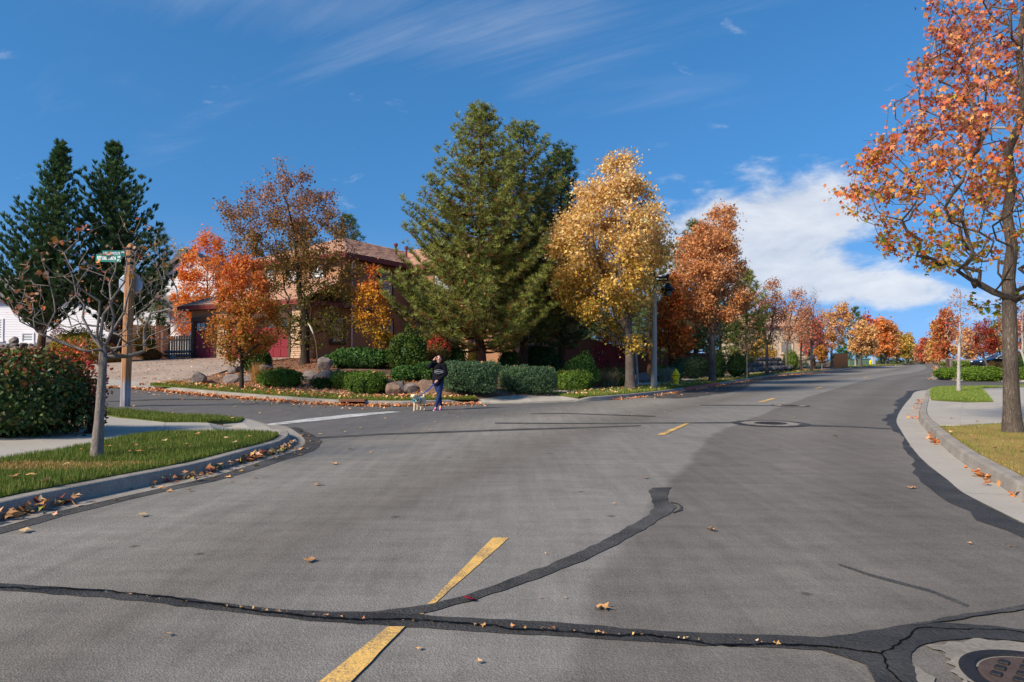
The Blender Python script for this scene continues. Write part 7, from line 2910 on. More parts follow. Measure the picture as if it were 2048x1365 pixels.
# storm drain under the far kerb
def drain():
    i = int(np.argmin(np.linalg.norm(LNS['M'] - np.array(G(701, 811))[:2], axis=1)))
    L, N = LNS['M'], normals2(LNS['M'])
    t = np.array([N[i][1], -N[i][0]])
    base = Vector((*L[i], float(zg(*L[i]))))
    rot = math.atan2(t[1], t[0])
    root = thing('storm_drain', 'brown iron storm drain inlet set in the leafy far kerb', 'storm drain', base, rot)
    # local x along the kerb, y towards the lot (flip if needed)
    yl = 1 if np.dot(np.array([-math.sin(rot), math.cos(rot)]), N[i]) > 0 else -1
    mb = MB()
    mb.box((0, yl * .05, .19), (.86, .34, .035), bev=.01)
    mb.box((0, yl * -.10, .172), (.86, .03, .07))
    mb.build('hood', mat_noise('rusty_hood', lin((124, 84, 66)), .8, .25, 6, 40, .3), root)
    mb = MB()
    mb.box((0, yl * -.022, .085), (.80, .02, .14))
    mb.build('opening', M['crack'], root)
    return root


drain()


# utility boxes, pillars, walls far along the road
def util_box(label, px0, px1, py0, py1, Y, mat, round_top=False):
    k = Y / FPX
    c = D((px0 + px1) / 2, py1, Y)
    z = floor_z(c.x, Y)
    w, h = (px1 - px0) * k, max(.5, D(0, py0, Y).z - z)
    root = thing('utility_box', label, 'utility box', (c.x, Y, z))
    mb = MB()
    mb.box((0, 0, h * .5), (w, w * .8, h), bev=.05)
    mb.build('cabinet', mat, root)
    mb = MB()
    mb.box((-w * .12, -w * .4 - .015, h * .42), (w * .55, .03, h * .55), bev=.01)
    mb.build('door', mat, root)
    mb = MB()
    mb.box((0, -.02, h + .03), (w * 1.06, w * .9, .06), bev=.02)
    mb.build('lid', mat, root)
    mb = MB()
    mb.box((0, 0, .02), (w * 1.2, w, .1))
    mb.build('pad', M['concrete'], root)
    return root


ug = mat_plain('utility_green', lin((92, 116, 96)), .6)
util_box('square grey green utility box beside the orange fence', 1696, 1708, 720, 732, 104, ug)
util_box('low wide utility box under the straw yellow maple', 1719, 1735, 719, 730, 118, ug)
util_box('tall pale grey utility cabinet left of the bend', 1743, 1750, 714, 729, 128, mat_plain('utility_grey', lin((176, 182, 190)), .5))


def pillar(label, px, py0, py1, Y, w, mat, mat2):
    c = D(px, py1, Y)
    z = floor_z(c.x, Y)
    h = D(0, py0, Y).z - z
    root = thing('pillar', label, 'pillar', (c.x, Y, z))
    for nm, z0, z1, s, m in (('base', -.1, h * .25, 1.1, mat2), ('shaft', h * .25, h * .93, 1.0, mat), ('cap', h * .93, h, 1.15, mat2)):
        b = MB()
        b.box((0, 0, (z0 + z1) / 2), (w * s, w * s, z1 - z0), bev=.03)
        b.build(nm, m, root)
    return root


pillar('dark brown stone pillar behind the right hedge', 1895.5, 717, 740, 60, .22, M['stucco_dark'], M['rock'])
pillar('pale grey pillar right of the dark brown pillar', 1902, 717, 738, 62, .22, M['rock'], M['concrete'])


def low_wall(label, p, q, h, mat):
    a, b = Vector(p), Vector(q)
    root = thing('low_wall', label, 'wall', a)
    L = (b - a).length
    rot = math.atan2((b - a).y, (b - a).x)
    n = int(L / .8)
    mb = MB()
    mb.box((0, 0, .1), (.79, .24, .198), bev=.02)
    bme = mb.mesh('block', mat)
    d = (b - a) / L
    for r in range(int(h / .2)):
        for i in range(n):
            o = link('block', bme, root)
            o.location = d * (.4 + i * .8 + (.2 if r % 2 else -.2)) + Vector((0, 0, r * .2))
            o.rotation_euler = (0, 0, rot)
    cp = MB()
    cp.box((L / 2, 0, int(h / .2) * .2 + .04), (L + .2, .34, .08), bev=.02)
    o = cp.build('coping', mat, root)
    o.rotation_euler = (0, 0, rot)
    return root


c0, c1 = D(1884, 733, 98), D(1962, 733, 94)
low_wall('low grey brown block wall far right behind the clipped hedge strip', (c0.x, c0.y, floor_z(c0.x, c0.y)), (c1.x, c1.y, floor_z(c1.x, c1.y)), 1.2, mat_noise('wall_block', lin((140, 124, 122)), .9, .15))


# ---- the parked car
def car():
    Y = 68.0
    k = Y / FPX
    c = D(1998, 736, Y)
    z = floor_z(c.x, Y)
    z = max(z, D(0, 737, Y).z)
    root = thing('parked_car', 'dark blue saloon car parked side on behind the right hedge', 'car', (c.x, Y, z))
    L_, W_ = 4.7, 1.82
    # side profile x: front at -L/2
    top = [(-2.35, .42), (-2.33, .60), (-2.20, .72), (-1.75, .83), (-1.15, .93), (-.98, .98), (-.45, 1.27), (-.05, 1.40), (.45, 1.44), (.95, 1.38), (1.45, 1.20), (1.78, 1.05), (2.15, 1.0), (2.30, .95), (2.35, .62), (2.30, .36)]
    bot = [(2.30, .36), (1.80, .30), (-1.7, .26), (-2.25, .28)]
    prof = top + bot[1:]
    mb = MB()
    rows = []
    for yy in (-1, -.93, -.6, 0, .6, .93, 1):
        r_ = []
        for x, zz in prof:
            cab = max(0, min(1, (zz - .95) / .45))
            inset = 1 - .22 * cab
            f = abs(yy)
            zz2 = zz - (.05 if f == 1 and zz > .5 else 0) - (.012 if f == .93 else 0) * (zz > .9)
            wx = 1 - .035 * (f == 1)
            r_.append((x * wx, yy * W_ / 2 * inset, zz2))
        rows.append(r_)
    n = len(prof)
    vs = [p for r_ in rows for p in r_]
    fs = []
    for i in range(len(rows) - 1):
        for j in range(n):
            fs.append((i * n + j, i * n + (j + 1) % n, (i + 1) * n + (j + 1) % n, (i + 1) * n + j))
    fs.append(tuple(range(n)))
    fs.append(tuple(range((len(rows) - 1) * n, len(rows) * n))[::-1])
    mb.add(vs, fs, True)
    paint_ = mat_plain('car_paint', lin((14, 17, 26)), .3, .1, .4, .6)
    mb.build('body', paint_, root)
    for s in (-1, 1):
        yb = s * (W_ / 2 + .004)
        for pts in ([(-.86, .98), (-.40, 1.22), (.0, 1.32), (.22, 1.34), (.22, .99)], [(.30, .99), (.30, 1.34), (.75, 1.31), (1.2, 1.17), (1.5, 1.03), (1.45, 1.0)]):
            g = MB()
            va = [(x, s * W_ / 2 * (1 - .22 * max(0, min(1, (zz - .95) / .45))) + s * .004, zz) for x, zz in pts]
            m_ = len(va)
            vb = [(x, y - s * .03, zz) for x, y, zz in va]
            g.add(va + vb, [tuple(range(m_)) if s < 0 else tuple(range(m_))[::-1]] + [(i, (i + 1) % m_, m_ + (i + 1) % m_, m_ + i) for i in range(m_)])
            g.build('side_window', M['glass'], root)
        t = MB()
        arc = [(-.95, .985), (-.42, 1.265), (-.02, 1.372), (.4, 1.395), (.85, 1.355), (1.3, 1.19), (1.6, 1.03)]
        t.tube([(x, s * W_ / 2 * (1 - .22 * max(0, min(1, (zz - .95) / .45))) + s * .006, zz) for x, zz in arc], .018, 5)
        t.tube([(-.9, s * (W_ / 2 + .002), .965), (1.55, s * (W_ / 2 + .002), .985)], .012, 5)
        t.build('chrome_trim', M['sign_white'], root)
        for x in (-1.42, 1.40):
            w = MB()
            w.lathe([(.20, -.10), (.31, -.10), (.335, -.06), (.335, .06), (.31, .10), (.20, .10)], (x, s * (W_ / 2 - .10), .335), 22, True, Matrix.Rotation(R(90), 3, 'X'))
            wo = w.build('wheel', M['black_paint'], root)
            h_ = MB()
            h_.lathe([(.20, -.03), (.20, .03), (.05, .05), (.01, .05)], (x, s * (W_ / 2 - .02), .335), 18, False, Matrix.Rotation(R(90 if s < 0 else -90), 3, 'X'))
            h_.build('rim', M['galv'], wo)
        m_ = MB()
        m_.ball((-.72, s * (W_ / 2 + .06), 1.02), (.08, .09, .06), 8)
        m_.build('mirror', paint_, root)
        hl = MB()
        hl.ball((-2.2, s * .68, .66), (.14, .16, .07), 8)
        hl.build('headlight', M['sign_white'], root)
        tl = MB()
        tl.ball((2.28, s * .7, .84), (.07, .18, .07), 8)
        tl.build('tail_light', M['curb_red'], root)
    return root


car()


# ================================================================ walker and dog
M['skin'] = mat_noise('skin', lin((220, 164, 140)), .55, .06, 6, 40, .03)
M['hoodie'] = mat_noise('hoodie', (.010, .010, .013), .92, .25, 6, 60, .3, spec=.1)
M['denim'] = mat_noise('denim', lin((40, 56, 98)), .85, .22, 5, 70, .2, spec=.1)
M['hair'] = mat_noise('hair', lin((44, 29, 22)), .6, .3, 30, 80, .3)
M['shoe'] = mat_noise('shoe', lin((176, 74, 150)), .6, .12, 8, 40, .05)
M['sole'] = mat_plain('sole', lin((232, 206, 214)), .7)
M['fur'] = mat_noise('fur', lin((226, 206, 172)), .95, .12, 14, 60, .6, spec=.05)
M['teal'] = mat_noise('teal', lin((20, 98, 118)), .8, .15, 10, 50, .1)
M['leash_blue'] = mat_noise('leash_blue', lin((40, 76, 150)), .7, .1, 10, 50, .1)
M['eye'] = mat_plain('eye', (.01, .008, .007), .2)
M['lip'] = mat_plain('lip', lin((176, 88, 84)), .5)


def blob(name, caps, mat, parent, voxel=.012, smooth=4):
    mb = MB()
    for c in caps:
        if c[0] == 'b':
            mb.ball(c[1], c[2], 16, c[3] if len(c) > 3 else None)
        else:
            mb.capsule(*c)
    o = mb.build(name, mat, parent)
    m = o.modifiers.new('remesh', 'REMESH')
    m.mode = 'VOXEL'
    m.voxel_size = voxel
    m.use_smooth_shade = True
    s = o.modifiers.new('smooth', 'SMOOTH')
    s.factor = .5
    s.iterations = smooth
    return o


def lerp(a, b, t):
    return tuple(Vector(a).lerp(Vector(b), t))


def walker():
    base = G(876, 821)
    base.y += .0
    root = thing('person', 'woman in black hoodie and blue jeans walking, one hand raised to her forehead', 'person', base)
    S = 1.0
    hipL, hipR = (.085, .0, .87), (-.075, .02, .87)
    knL, anL = (.045, -.05, .47), (-.055, -.13, .09)
    knR, anR = (.035, .05, .48), (.062, .20, .12)
    shR, elR, haR = (-.165, .01, 1.37), (-.265, -.10, 1.30), (-.105, -.12, 1.545)
    shL, elL, haL = (.175, .01, 1.36), (.235, -.03, 1.10), (-.005, -.20, .885)
    head = (.025, -.02, 1.555)
    tilt = Matrix.Rotation(R(8), 3, 'Z')
    body = [('b', head, (.072, .088, .108), tilt), ('b', (.02, -.04, 1.50), (.055, .065, .075)), ((.02, .01, 1.38), .050, (.022, .0, 1.47), .044),
            ((0, .01, .95), .12, (.0, .01, 1.28), .13), (shR, .055, shL, .055),
            (shR, .05, elR, .040), (elR, .038, lerp(elR, haR, .92), .027), (shL, .05, elL, .040), (elL, .038, lerp(elL, haL, .92), .027),
            (hipL, .085, knL, .055), (knL, .055, anL, .036), (hipR, .085, knR, .055), (knR, .055, anR, .036),
            (anL, .036, (anL[0] - .01, anL[1] - .10, .045), .032), (anR, .036, (anR[0] + .0, anR[1] - .09, .05), .032),
            ('b', (.02, -.112, 1.545), (.014, .022, .022)), ('b', (.098, .0, 1.55), (.012, .02, .03)), ('b', (-.05, .0, 1.55), (.012, .02, .03))]
    # hands: palm, four fingers, thumb
    def hand(wr, d, side, nrm, curl):
        d, side, nrm = Vector(d).normalized(), Vector(side).normalized(), Vector(nrm).normalized()
        w = Vector(wr)
        out = [(tuple(w), .026, tuple(w + d * .055), .024), (tuple(w + d * .045 - side * .018), .019, tuple(w + d * .06 + side * .024), .019)]
        for i, L in enumerate((.062, .072, .068, .052)):
            r = w + d * .072 + side * (-.027 + .018 * i)
            m_ = r + d * L * .5 + nrm * curl * L * .25
            e = m_ + d * L * (.5 - .3 * curl) + nrm * curl * L * .5
            out += [(tuple(r), .0095, tuple(m_), .009), (tuple(m_), .009, tuple(e), .0075)]
        r = w + d * .02 - side * .028
        m_ = r + d * .03 - side * .022 + nrm * .01
        e = m_ + d * .03 + nrm * .012 * (1 + curl)
        out += [(tuple(r), .013, tuple(m_), .011), (tuple(m_), .011, tuple(e), .009)]
        return out
    body += hand(lerp(elR, haR, .95), (.55, .0, .55), (-.4, -.5, .4), (.2, .6, -.2), .35)
    body += hand(lerp(elL, haL, .97), (-.75, -.35, -.4), (0, .2, -.9), (.3, .7, -.3), .9)
    blob('body', body, M['skin'], root, .0085, 3)
    # clothes
    blob('hoodie', [((0, .01, .85), .155, (0, .01, 1.02), .150), ((0, .005, 1.02), .150, (0, .01, 1.26), .155), ((-.06, .01, .84), .12, (-.06, .01, 1.25), .12), ((.06, .01, .84), .12, (.07, .01, 1.25), .12), (lerp(shR, shL, .08), .082, lerp(shR, shL, .92), .082),
                    ((-.07, .02, 1.40), .062, (.11, .02, 1.40), .062), ('b', (.02, .075, 1.40), (.12, .075, .075)),
                    (shR, .080, elR, .066), (elR, .064, lerp(elR, haR, .78), .044), (shL, .080, elL, .068), (elL, .066, lerp(elL, haL, .86), .046),
                    ((0, -.10, .95), .07, (0, -.10, .98), .07)], M['hoodie'], root, .011, 4)
    blob('jeans', [(hipL, .105, knL, .073), (knL, .073, (anL[0], anL[1] + .01, anL[2] + .005), .050), (hipR, .105, knR, .073), (knR, .073, (anR[0], anR[1] + .01, anR[2] + .005), .050), ((-.06, .01, .88), .115, (.06, .01, .88), .115)], M['denim'], root, .011, 3)
    for a, yaw, pitch in ((anL, -.22, 0), (anR, .12, .35)):
        Mz = Matrix.Rotation(yaw, 3, 'Z') @ Matrix.Rotation(pitch, 3, 'X')
        A = Vector((a[0], a[1], max(a[2] - .05, .035)))
        q = lambda x, y, z: tuple(A + Mz @ Vector((x, y, z)))
        s_ = blob('shoe', [(q(0, .03, 0), .042, q(0, -.06, -.003), .043), (q(0, -.06, -.003), .043, q(0, -.13, -.012), .034), (q(0, .02, .01), .044, q(0, .01, .055), .040)], M['shoe'], root, .009, 3)
        so = MB()
        for (x0, y0, w) in ((0, .03, .043), (0, -.05, .046), (0, -.12, .038)):
            so.lathe([(w, -.012), (w + .002, .0), (w, .012)], q(x0, y0, -.03), 12, True, Mz)
        so.box(q(0, -.045, -.03), (.086, .16, .022), Mz)
        so.build('sole', M['sole'], s_)
    # hair: cap with a side-swept length
    blob('hair', [('b', (.028, .018, 1.592), (.083, .092, .095)), ('b', (.04, .05, 1.55), (.078, .07, .11)), ((.092, .03, 1.57), .034, (.10, .045, 1.43), .030), ((.06, -.045, 1.635), .03, (.09, -.02, 1.58), .026), ((.04, .085, 1.52), .05, (.05, .095, 1.42), .035), ((-.045, .03, 1.60), .03, (-.052, .04, 1.53), .02)], M['hair'], root, .009, 3)
    for sx in (-.024, .030):
        e = MB()
        e.ball((.022 + sx, -.098, 1.565), (.0095, .006, .006), 8)
        e.build('eye', M['eye'], root)
        e = MB()
        e.capsule((.022 + sx - .012, -.099, 1.581), .004, (.022 + sx + .012, -.099, 1.582), .004, 6)
        e.build('eyebrow', M['hair'], root)
    e = MB()
    e.ball((.018, -.100, 1.512), (.020, .010, .006), 8)
    e.build('mouth', M['lip'], root)
    # printed emblem on the chest: a hexagonal outline with a row of worn block letters
    em = MB()
    cx, cz, y = .035, 1.175, -.178
    hexp = [(-.125, .028), (0, .062), (.125, .028), (.125, -.03), (0, -.066), (-.125, -.03)]
    cur = lambda x, z: (cx + x, y + 1.6 * (x * x) + .012 * (1 - abs(z) * 4), cz + z)
    for a, b in zip(hexp, hexp[1:] + hexp[:1]):
        em.tube([cur(*a), cur((a[0] + b[0]) / 2, (a[1] + b[1]) / 2), cur(*b)], .0045, 4)
    rr = random.Random(3)
    for i in range(7):
        x = -.095 + i * .032
        em.box(cur(x - .006, 0), (.008, .006, .036))
        em.box(cur(x + .004, .014 if i % 2 else -.014), (.018, .006, .009))
        if i % 3:
            em.box(cur(x + .009, 0), (.007, .006, .036))
    em.build('emblem', mat_plain('emblem_print', lin((170, 172, 180)), .7), root)
    return root, base + Vector(lerp(elL, haL, .97)) + Vector((-.05, -.03, -.03))


person, hand_pos = walker()


def dog():
    base = G(837, 822.5)
    root = thing('dog', 'small cream coloured dog in a teal harness walking beside the woman', 'dog', base)
    ch, ru = (-.055, -.06, .315), (.095, .26, .345)
    fl, fr_ = (-.085, -.10), (.0, -.07)
    caps = [(ch, .098, lerp(ch, ru, .5), .088), (lerp(ch, ru, .5), .088, ru, .086), ((-.065, -.12, .30), .075, ch, .09),
            ((-.07, -.10, .36), .068, (-.105, -.16, .44), .062),
            ('b', (-.115, -.17, .455), (.072, .075, .066)), ((-.122, -.22, .437), .038, (-.128, -.262, .425), .027),
            # front legs
            ((-.095, -.09, .28), .045, (-.108, -.11, .16), .028), ((-.108, -.11, .16), .027, (-.112, -.125, .03), .022), ((-.112, -.13, .022), .024, (-.116, -.155, .018), .020),
            ((-.02, -.07, .28), .045, (-.012, -.12, .17), .028), ((-.012, -.12, .17), .026, (-.022, -.10, .075), .021), ((-.022, -.10, .075), .021, (-.026, -.13, .055), .018),
            # hind legs: thigh forward to the knee, back to the hock, down to the paw
            ((.05, .25, .32), .062, (.025, .17, .21), .040), ((.025, .17, .21), .034, (.035, .27, .13), .022), ((.035, .27, .13), .021, (.03, .25, .025), .018), ((.03, .25, .02), .021, (.024, .22, .017), .018),
            ((.135, .25, .32), .062, (.135, .20, .21), .040), ((.135, .20, .21), .034, (.15, .31, .13), .022), ((.15, .31, .13), .021, (.145, .28, .025), .018), ((.145, .28, .02), .021, (.14, .25, .017), .018),
            # tail curling up
            (ru, .04, (.125, .33, .45), .026), ((.125, .33, .45), .026, (.10, .32, .53), .028), ((.10, .32, .53), .028, (.05, .29, .56), .022)]
    blob('body', caps, M['fur'], root, .0085, 2)
    for sx, dz in ((-1, 0), (1, 0)):
        blob('ear', [((-.115 + sx * .06, -.15, .485), .024, (-.115 + sx * .086, -.155, .43), .022)], M['fur'], root, .008, 2)
        e = MB()
        e.ball((-.119 + sx * .028, -.232, .468), .0095, 8)
        e.build('eye', M['eye'], root)
    e = MB()
    e.ball((-.130, -.288, .432), (.015, .011, .011), 8)
    e.build('nose', M['eye'], root)
    h = MB()
    h.tube([Vector((-.085 + .092 * math.cos(w), -.105 + .06 * math.sin(w) - .01, .345 + .035 * math.sin(w))) for w in np.linspace(0, 2 * math.pi, 17)], .018, 6)
    v = [(-.165, -.165, .365), (-.025, -.165, .355), (-.072, -.205, .235), (-.095, -.20, .32)]
    v2 = [(x, y + .03, z) for x, y, z in v]
    h.add(v + v2, [(0, 3, 1), (0, 2, 3), (3, 2, 1), (4, 5, 7), (4, 7, 6), (7, 5, 6), (0, 1, 5, 4), (1, 2, 6, 5), (2, 0, 4, 6)])
    ctr = Vector(lerp(ch, ru, .30))
    ax = (Vector(ru) - Vector(ch)).normalized()
    s_ = ax.cross(Vector((0, 0, 1))).normalized()
    u_ = s_.cross(ax)
    h.tube([ctr + (s_ * math.cos(w) + u_ * math.sin(w)) * .099 for w in np.linspace(0, 2 * math.pi, 17)], .014, 6)
    h.tube([Vector((-.06, -.05, .435)), ctr + u_ * .1], .014, 6)
    h.build('harness', M['teal'], root)
    return root, base + ctr + u_ * .11


pet, clip = dog()


def leash(a, b):
    root = thing('leash', 'blue dog leash hanging between the hand of the woman and the dog', 'leash', a)
    mb = MB()
    n = 18
    pts = []
    for i in range(n + 1):
        t = i / n
        p = Vector(a).lerp(Vector(b), t) + Vector((0, 0, -.14 * 4 * t * (1 - t) * .35))
        pts.append(p - Vector(a))
    for i in range(n):
        p, q = pts[i], pts[i + 1]
        d = (q - p).normalized()
        up = Vector((0, 0, 1)) - d * d.z
        up.normalize()
        s = d.cross(up)
        w = .020 if i > n * .1 and i < n * .55 else .012
        vs = [p + up * w + s * .002, p - up * w + s * .002, q - up * w + s * .002, q + up * w + s * .002, p + up * w - s * .002, p - up * w - s * .002, q - up * w - s * .002, q + up * w - s * .002]
        mb.add(vs, [(0, 1, 2, 3), (7, 6, 5, 4), (0, 3, 7, 4), (1, 5, 6, 2)])
    mb.build('strap', M['leash_blue'], root)
    mb = MB()
    mb.tube([Vector((.035 * math.cos(w), .01, .035 * math.sin(w))) for w in np.linspace(0, 2 * math.pi, 13)], .006, 6)
    mb.build('hand_loop', M['leash_blue'], root)
    return root


leash(hand_pos, clip)

# ================================================================ fallen leaves
LV_DRY = [(206, 166, 122), (188, 140, 96), (222, 188, 150), (168, 116, 76), (190, 144, 88), (208, 156, 104)]
LV_LIT = [(232, 176, 128), (214, 146, 92), (238, 196, 154), (196, 122, 72), (222, 150, 96), (180, 104, 66)]


def dry_leaf(seed, cols):
    rng = np.random.default_rng(seed)
    T = T_STAR[0].copy()
    T[:, 2] = np.abs(rng.normal(.05, .10, len(T))) + .25 * (T[:, 1] ** 2) * rng.uniform(.3, 1.6) + .12 * (T[:, 0] - .4) ** 2
    T[:, 0] -= .45
    T *= np.array([1, rng.uniform(.75, 1.05), 1])
    return np_mesh('fallen_leaf', T, T_STAR[1], M['litter'], np.tile(palette(cols, 1, rng, .1), (len(T), 1)))


LM = [dry_leaf(500 + i, LV_DRY + LV_LIT[:2]) for i in range(8)]
LMR = [dry_leaf(520 + i, [(150, 44, 56), (130, 56, 40)]) for i in range(2)]


def leaf_at(px, py, size, label, group=None, red=False, rng=random.Random(5), onlot=False):
    p = hit(px, py) if onlot else G(px, py)
    o = link('fallen_leaf', rng.choice(LMR if red else LM))
    o.location = p + Vector((0, 0, .012 + (.05 if onlot == 'lawn' else 0)))
    o.rotation_euler = (rng.uniform(-.15, .15), rng.uniform(-.15, .15), rng.uniform(0, 6.28))
    o.scale = (size,) * 3
    return tag(o, label, 'leaf', group)


leaf_at(1207, 1222, .115, 'tan maple leaf on the asphalt above the long tar seam near the bottom centre')
leaf_at(616, 1127, .12, 'pale curled maple leaf alone on the left lane below the lawn')
leaf_at(942, 1205, .10, 'dark red leaf lying on the diagonal tar band', red=True)
leaf_at(284, 1034, .13, 'tan leaf on the asphalt just below the near left kerb')
leaf_at(48, 1067, .12, 'leaf on the asphalt at the far left edge below the kerb')
leaf_at(636, 972, .14, 'pale leaf on the asphalt right of the near left kerb corner')
leaf_at(1424, 1065, .12, 'leaf on the asphalt right of the hooked tar end')
leaf_at(1672, 875, .14, 'leaf on the right lane between the ringed manhole and the gutter seal')
leaf_at(1824, 978, .13, 'lone leaf on the right lane near the dark gutter seal')
leaf_at(335, 1276, .06, 'tiny dry leaf scrap near the bottom left below the tar seam')
spots_road = [(462, 966), (508, 958), (378, 984), (598, 912), (456, 957), (700, 900), (640, 870), (720, 858), (1690, 806), (1640, 820), (1588, 838), (925, 826), (770, 838), (700, 832), (660, 846), (735, 846), (806, 855), (860, 862), (955, 838), (1010, 832), (1090, 838), (1120, 826), (1180, 818), (1230, 812),
              (790, 872), (690, 866), (870, 846), (905, 842), (940, 852), (1050, 850), (1305, 812), (1340, 806), (1466, 808), (1480, 800), (1490, 818), (1420, 822), (1262, 832), (980, 862), (640, 830), (600, 826), (560, 822), (520, 828), (470, 815), (420, 806), (365, 800), (735, 818), (775, 818), (640, 815), (898, 828), (915, 835),
              (1720, 790), (1755, 800), (1700, 776), (1740, 772), (1800, 772), (1580, 794), (1560, 812), (1395, 798), (1330, 826), (1350, 838), (742, 907), (668, 930), (1090, 1112), (1130, 1200), (1080, 1200), (1175, 1040), (1290, 958), (1228, 1010), (958, 1332), (838, 1303), (1108, 1012), (1785, 1018), (1905, 900), (1940, 1090), (2020, 1096)]
rr = random.Random(8)


def where(x, y):
    if y > 990:
        if x < 1000:
            return 'small dry leaf near the long tar seam left of the lower right lane'
        return 'small dry leaf on the right lane near the bottom of the picture'
    if y > 930:
        return 'dry leaf on the asphalt along the near left kerb'
    if x < 600:
        return 'dry leaf scattered on the side street' if y < 840 else 'dry leaf on the asphalt along the near left kerb'
    if x < 830:
        return 'dry leaf on the asphalt round the white stop line'
    if x < 1000:
        return 'dry leaf on the asphalt near the feet of the walker and dog'
    if x < 1300:
        return 'dry leaf on the asphalt in front of the far corner ramp'
    if x < 1530:
        return 'dry leaf on the asphalt below the red painted kerb'
    return 'small dry leaf far along the right half of the road'


for x, y in spots_road:
    lb = where(x, y)
    leaf_at(x, y, rr.uniform(.06, .13) * (.42 if y > 990 else 1), lb, lb.replace('dry leaf', 'dry leaves').replace('small ', ''), rng=rr)
for x, y in [(262, 912), (280, 912), (270, 900), (165, 908), (370, 898), (384, 902), (395, 876), (452, 884), (470, 893), (28, 965), (60, 962), (132, 940), (300, 905), (500, 880), (330, 890), (90, 975), (215, 902), (268, 818), (345, 832), (420, 838), (465, 842), (300, 824), (375, 836)]:
    leaf_at(x, y, rr.uniform(.09, .14), 'dry leaf resting in the near left grass', 'dry leaves on the near left lawns', rng=rr, onlot='lawn')
for x, y in [(245, 862), (310, 857), (475, 858), (150, 893), (45, 903), (515, 862), (1902, 838), (1955, 845)]:
    leaf_at(x, y, rr.uniform(.08, .12), 'dry leaf lying on a pale pavement slab', 'dry leaves on the pavement slabs', rng=rr, onlot=True)
for x, y in [(1948, 880), (1990, 905), (2010, 930), (1930, 905), (1975, 940), (2040, 905), (1902, 872), (1960, 893)]:
    leaf_at(x, y, rr.uniform(.08, .12), 'dry leaf on the yellowed right lawn', 'dry leaves on the right lawn', rng=rr, onlot='lawn')


def litter(name, P, size, cols, seed, flat_=.35, stack=.0, mat='litter', template=None):
    """a drift of small dry leaves: P (n,3) resting points"""
    rng = np.random.default_rng(seed)
    n = len(P)
    nm = np.array([0, 0, 1.0]) + rng.normal(0, flat_, (n, 3))
    d = rand_dirs(n, rng) * np.array([1, 1, .25])
    s = size * rng.uniform(.55, 1.3, n)
    Q = np.array(P) + np.c_[np.zeros((n, 2)), .012 + rng.uniform(0, 1, n) * stack]
    V, F, C = scatter(template or T_LOBED, Q, d, nm, s, palette(cols, n, rng, .15))
    o = link(name, np_mesh(name, V, F, M[mat], C))
    tag(o, kind='stuff')
    return o


def drift(k, p, q, d0, d1, n, size, cols, seed, stack=.05, clump=0.0, lift=0.0, onlot=False, wt=None):
    rng = np.random.default_rng(seed)
    i, j = seg_between(k, p, q)
    L, N = LNS[k][i:j + 1], normals2(LNS[k])[i:j + 1]
    m = len(L)
    t = rng.uniform(0, m - 1.001, n * 3)
    if clump:
        ph = rng.uniform(0, 6, 3)
        w = .5 + .5 * np.sin(t * .37 + ph[0]) * np.sin(t * .83 + ph[1])
        t = t[rng.uniform(0, 1, len(t)) < np.clip(w * 1.6 - clump, 0.02, 1)]
    t = t[:n]
    a = t.astype(int)
    f = (t - a)[:, None]
    u = rng.beta(2.2, 1.2, len(t))[:, None] if not onlot else rng.uniform(0, 1, (len(t), 1))
    P = L[a] * (1 - f) + L[a + 1] * f + N[a] * (d0 + (d1 - d0) * u)
    Z = np.array([floor_z(*x) for x in P]) if onlot else zg(P[:, 0], P[:, 1])
    return litter('leaf_litter', np.c_[P, Z + lift], size, cols, seed + 1, .45, stack)


# gutters
drift('L', (-5.4, 3), G(578, 890), -.17, -.02, 430, .095, LV_DRY + [(150, 90, 50), (128, 60, 50), (160, 150, 80)], 601, .09, .25)
drift('L', (-5.4, 3), G(560, 866), -.6, -.1, 60, .09, LV_DRY, 603, .0)
drift('R', G(1860, 866), (3.5, 0), -.14, -.02, 170, .10, [(196, 130, 70), (206, 120, 60), (180, 100, 56), (214, 160, 110)], 605, .05, .75)
drift('R', G(1860, 800), G(1840, 840), -.25, -.02, 60, .09, [(196, 110, 60), (206, 130, 70)], 607, .03, .3)
drift('M', G(950, 808), G(215, 775), -.42, -.02, 2600, .10, LV_LIT, 609, .06)
drift('M', G(950, 808), G(300, 779), -1.6, -.2, 260, .09, LV_LIT, 611, .0)
drift('M', G(1215, 801), (36, 76), -.40, -.02, 2000, .10, LV_LIT, 613, .05, .1)
drift('M', G(1215, 801), (36, 76), -2.2, -.2, 200, .09, LV_LIT, 615, .0)
drift('M2', (104, 178), (47, 94), -.5, 0, 300, .14, LV_LIT, 617, .04)
drift('R2', (80, 128), (34, 54), -.6, 0, 400, .14, LV_LIT, 618, .04)
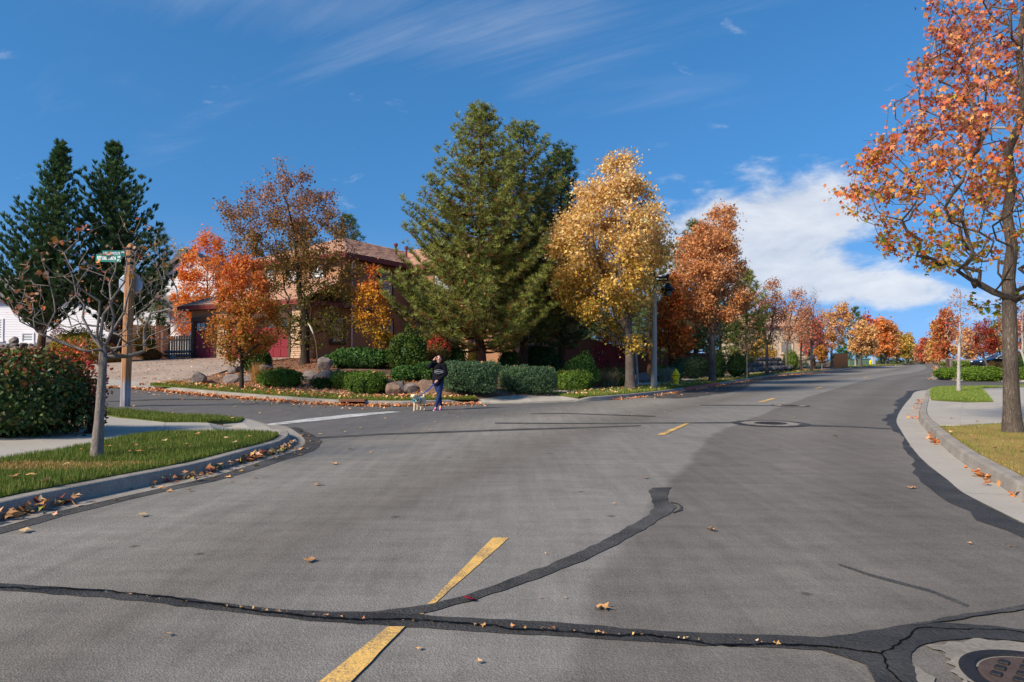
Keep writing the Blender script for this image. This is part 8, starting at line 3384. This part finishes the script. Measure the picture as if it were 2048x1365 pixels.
# grass strips and mulch
drift('M', G(950, 808), G(250, 777), .2, 1.4, 900, .10, LV_LIT, 619, .02, 0, .05, True)
drift('M', G(1165, 804), (36, 76), .2, 2.1, 1500, .10, [(232, 196, 130), (240, 208, 150)] + LV_LIT[:3], 621, .02, 0, .06, True)
drift('M', G(950, 808), G(300, 779), 1.3, 4.2, 2600, .10, LV_LIT + LV_DRY, 623, .02, 0, .01, True)
drift('M', G(1150, 804), (36, 76), 3.3, 7.0, 2600, .11, LV_LIT + LV_DRY, 625, .02, .15, .01, True)
drift('M', G(960, 806), G(1150, 804), 1.5, 4.5, 300, .10, LV_LIT, 627, .01, 0, .01, True)
# on the driveway and the bed under the bronze tree
rng = np.random.default_rng(631)
P = []
for _ in range(700):
    a, b_ = rng.uniform(0, 1, 2)
    A, B = DRV['TL'].lerp(DRV['TR'], a), DRV['BL'].lerp(DRV['B2'], a)
    q = A.lerp(B, b_ ** .8)
    P.append((q.x, q.y, floor_z(q.x, q.y)))
litter('leaf_litter', P, .085, LV_DRY + [(150, 92, 58)], 632, .3)
P = []
for _ in range(1600):
    x, y = rng.uniform(0, 1, 2)
    q = D(500 + 190 * x, 745 - 24 * y, 28.6 + 7 * y)
    P.append((q.x, q.y, floor_z(q.x, q.y)))
litter('leaf_litter', P, .09, [(150, 92, 54), (128, 76, 46), (170, 108, 66)], 634, .3, .02)
# leaves lying on the clipped bushes
P = []
for o in [o for o in COL.objects if o.get('category') in ('shrub', 'hedge') and o.location.y < 36 and 'foliage' in [c.name.split('.')[0] for c in o.children]]:
    fo = [c for c in o.children if c.name.startswith('foliage')][0]
    if 'clipped' not in o['label'] and 'boxy' not in o['label'] and 'box bush' not in o['label']:
        continue
    co = np.zeros(len(fo.data.vertices) * 3, np.float32)
    fo.data.vertices.foreach_get('co', co)
    co = co.reshape(-1, 3)
    top = co[co[:, 2] > co[:, 2].max() * .82]
    pick = top[rng.integers(0, len(top), 26)]
    P += [tuple(p + np.array(o.location)) for p in pick]
litter('leaf_litter', P, .10, LV_LIT, 640, .4)
# bits caught in the long crack
Lc = smooth_line(GP([(200, 1188), (480, 1220), (740, 1243), (1000, 1259), (1330, 1281), (1560, 1294), (1763, 1313)]), .02)
pick = Lc[rng.integers(0, len(Lc), 70)]
litter('leaf_litter', np.c_[pick, zg(pick[:, 0], pick[:, 1]) + .006], .022, LV_DRY, 645, .5)
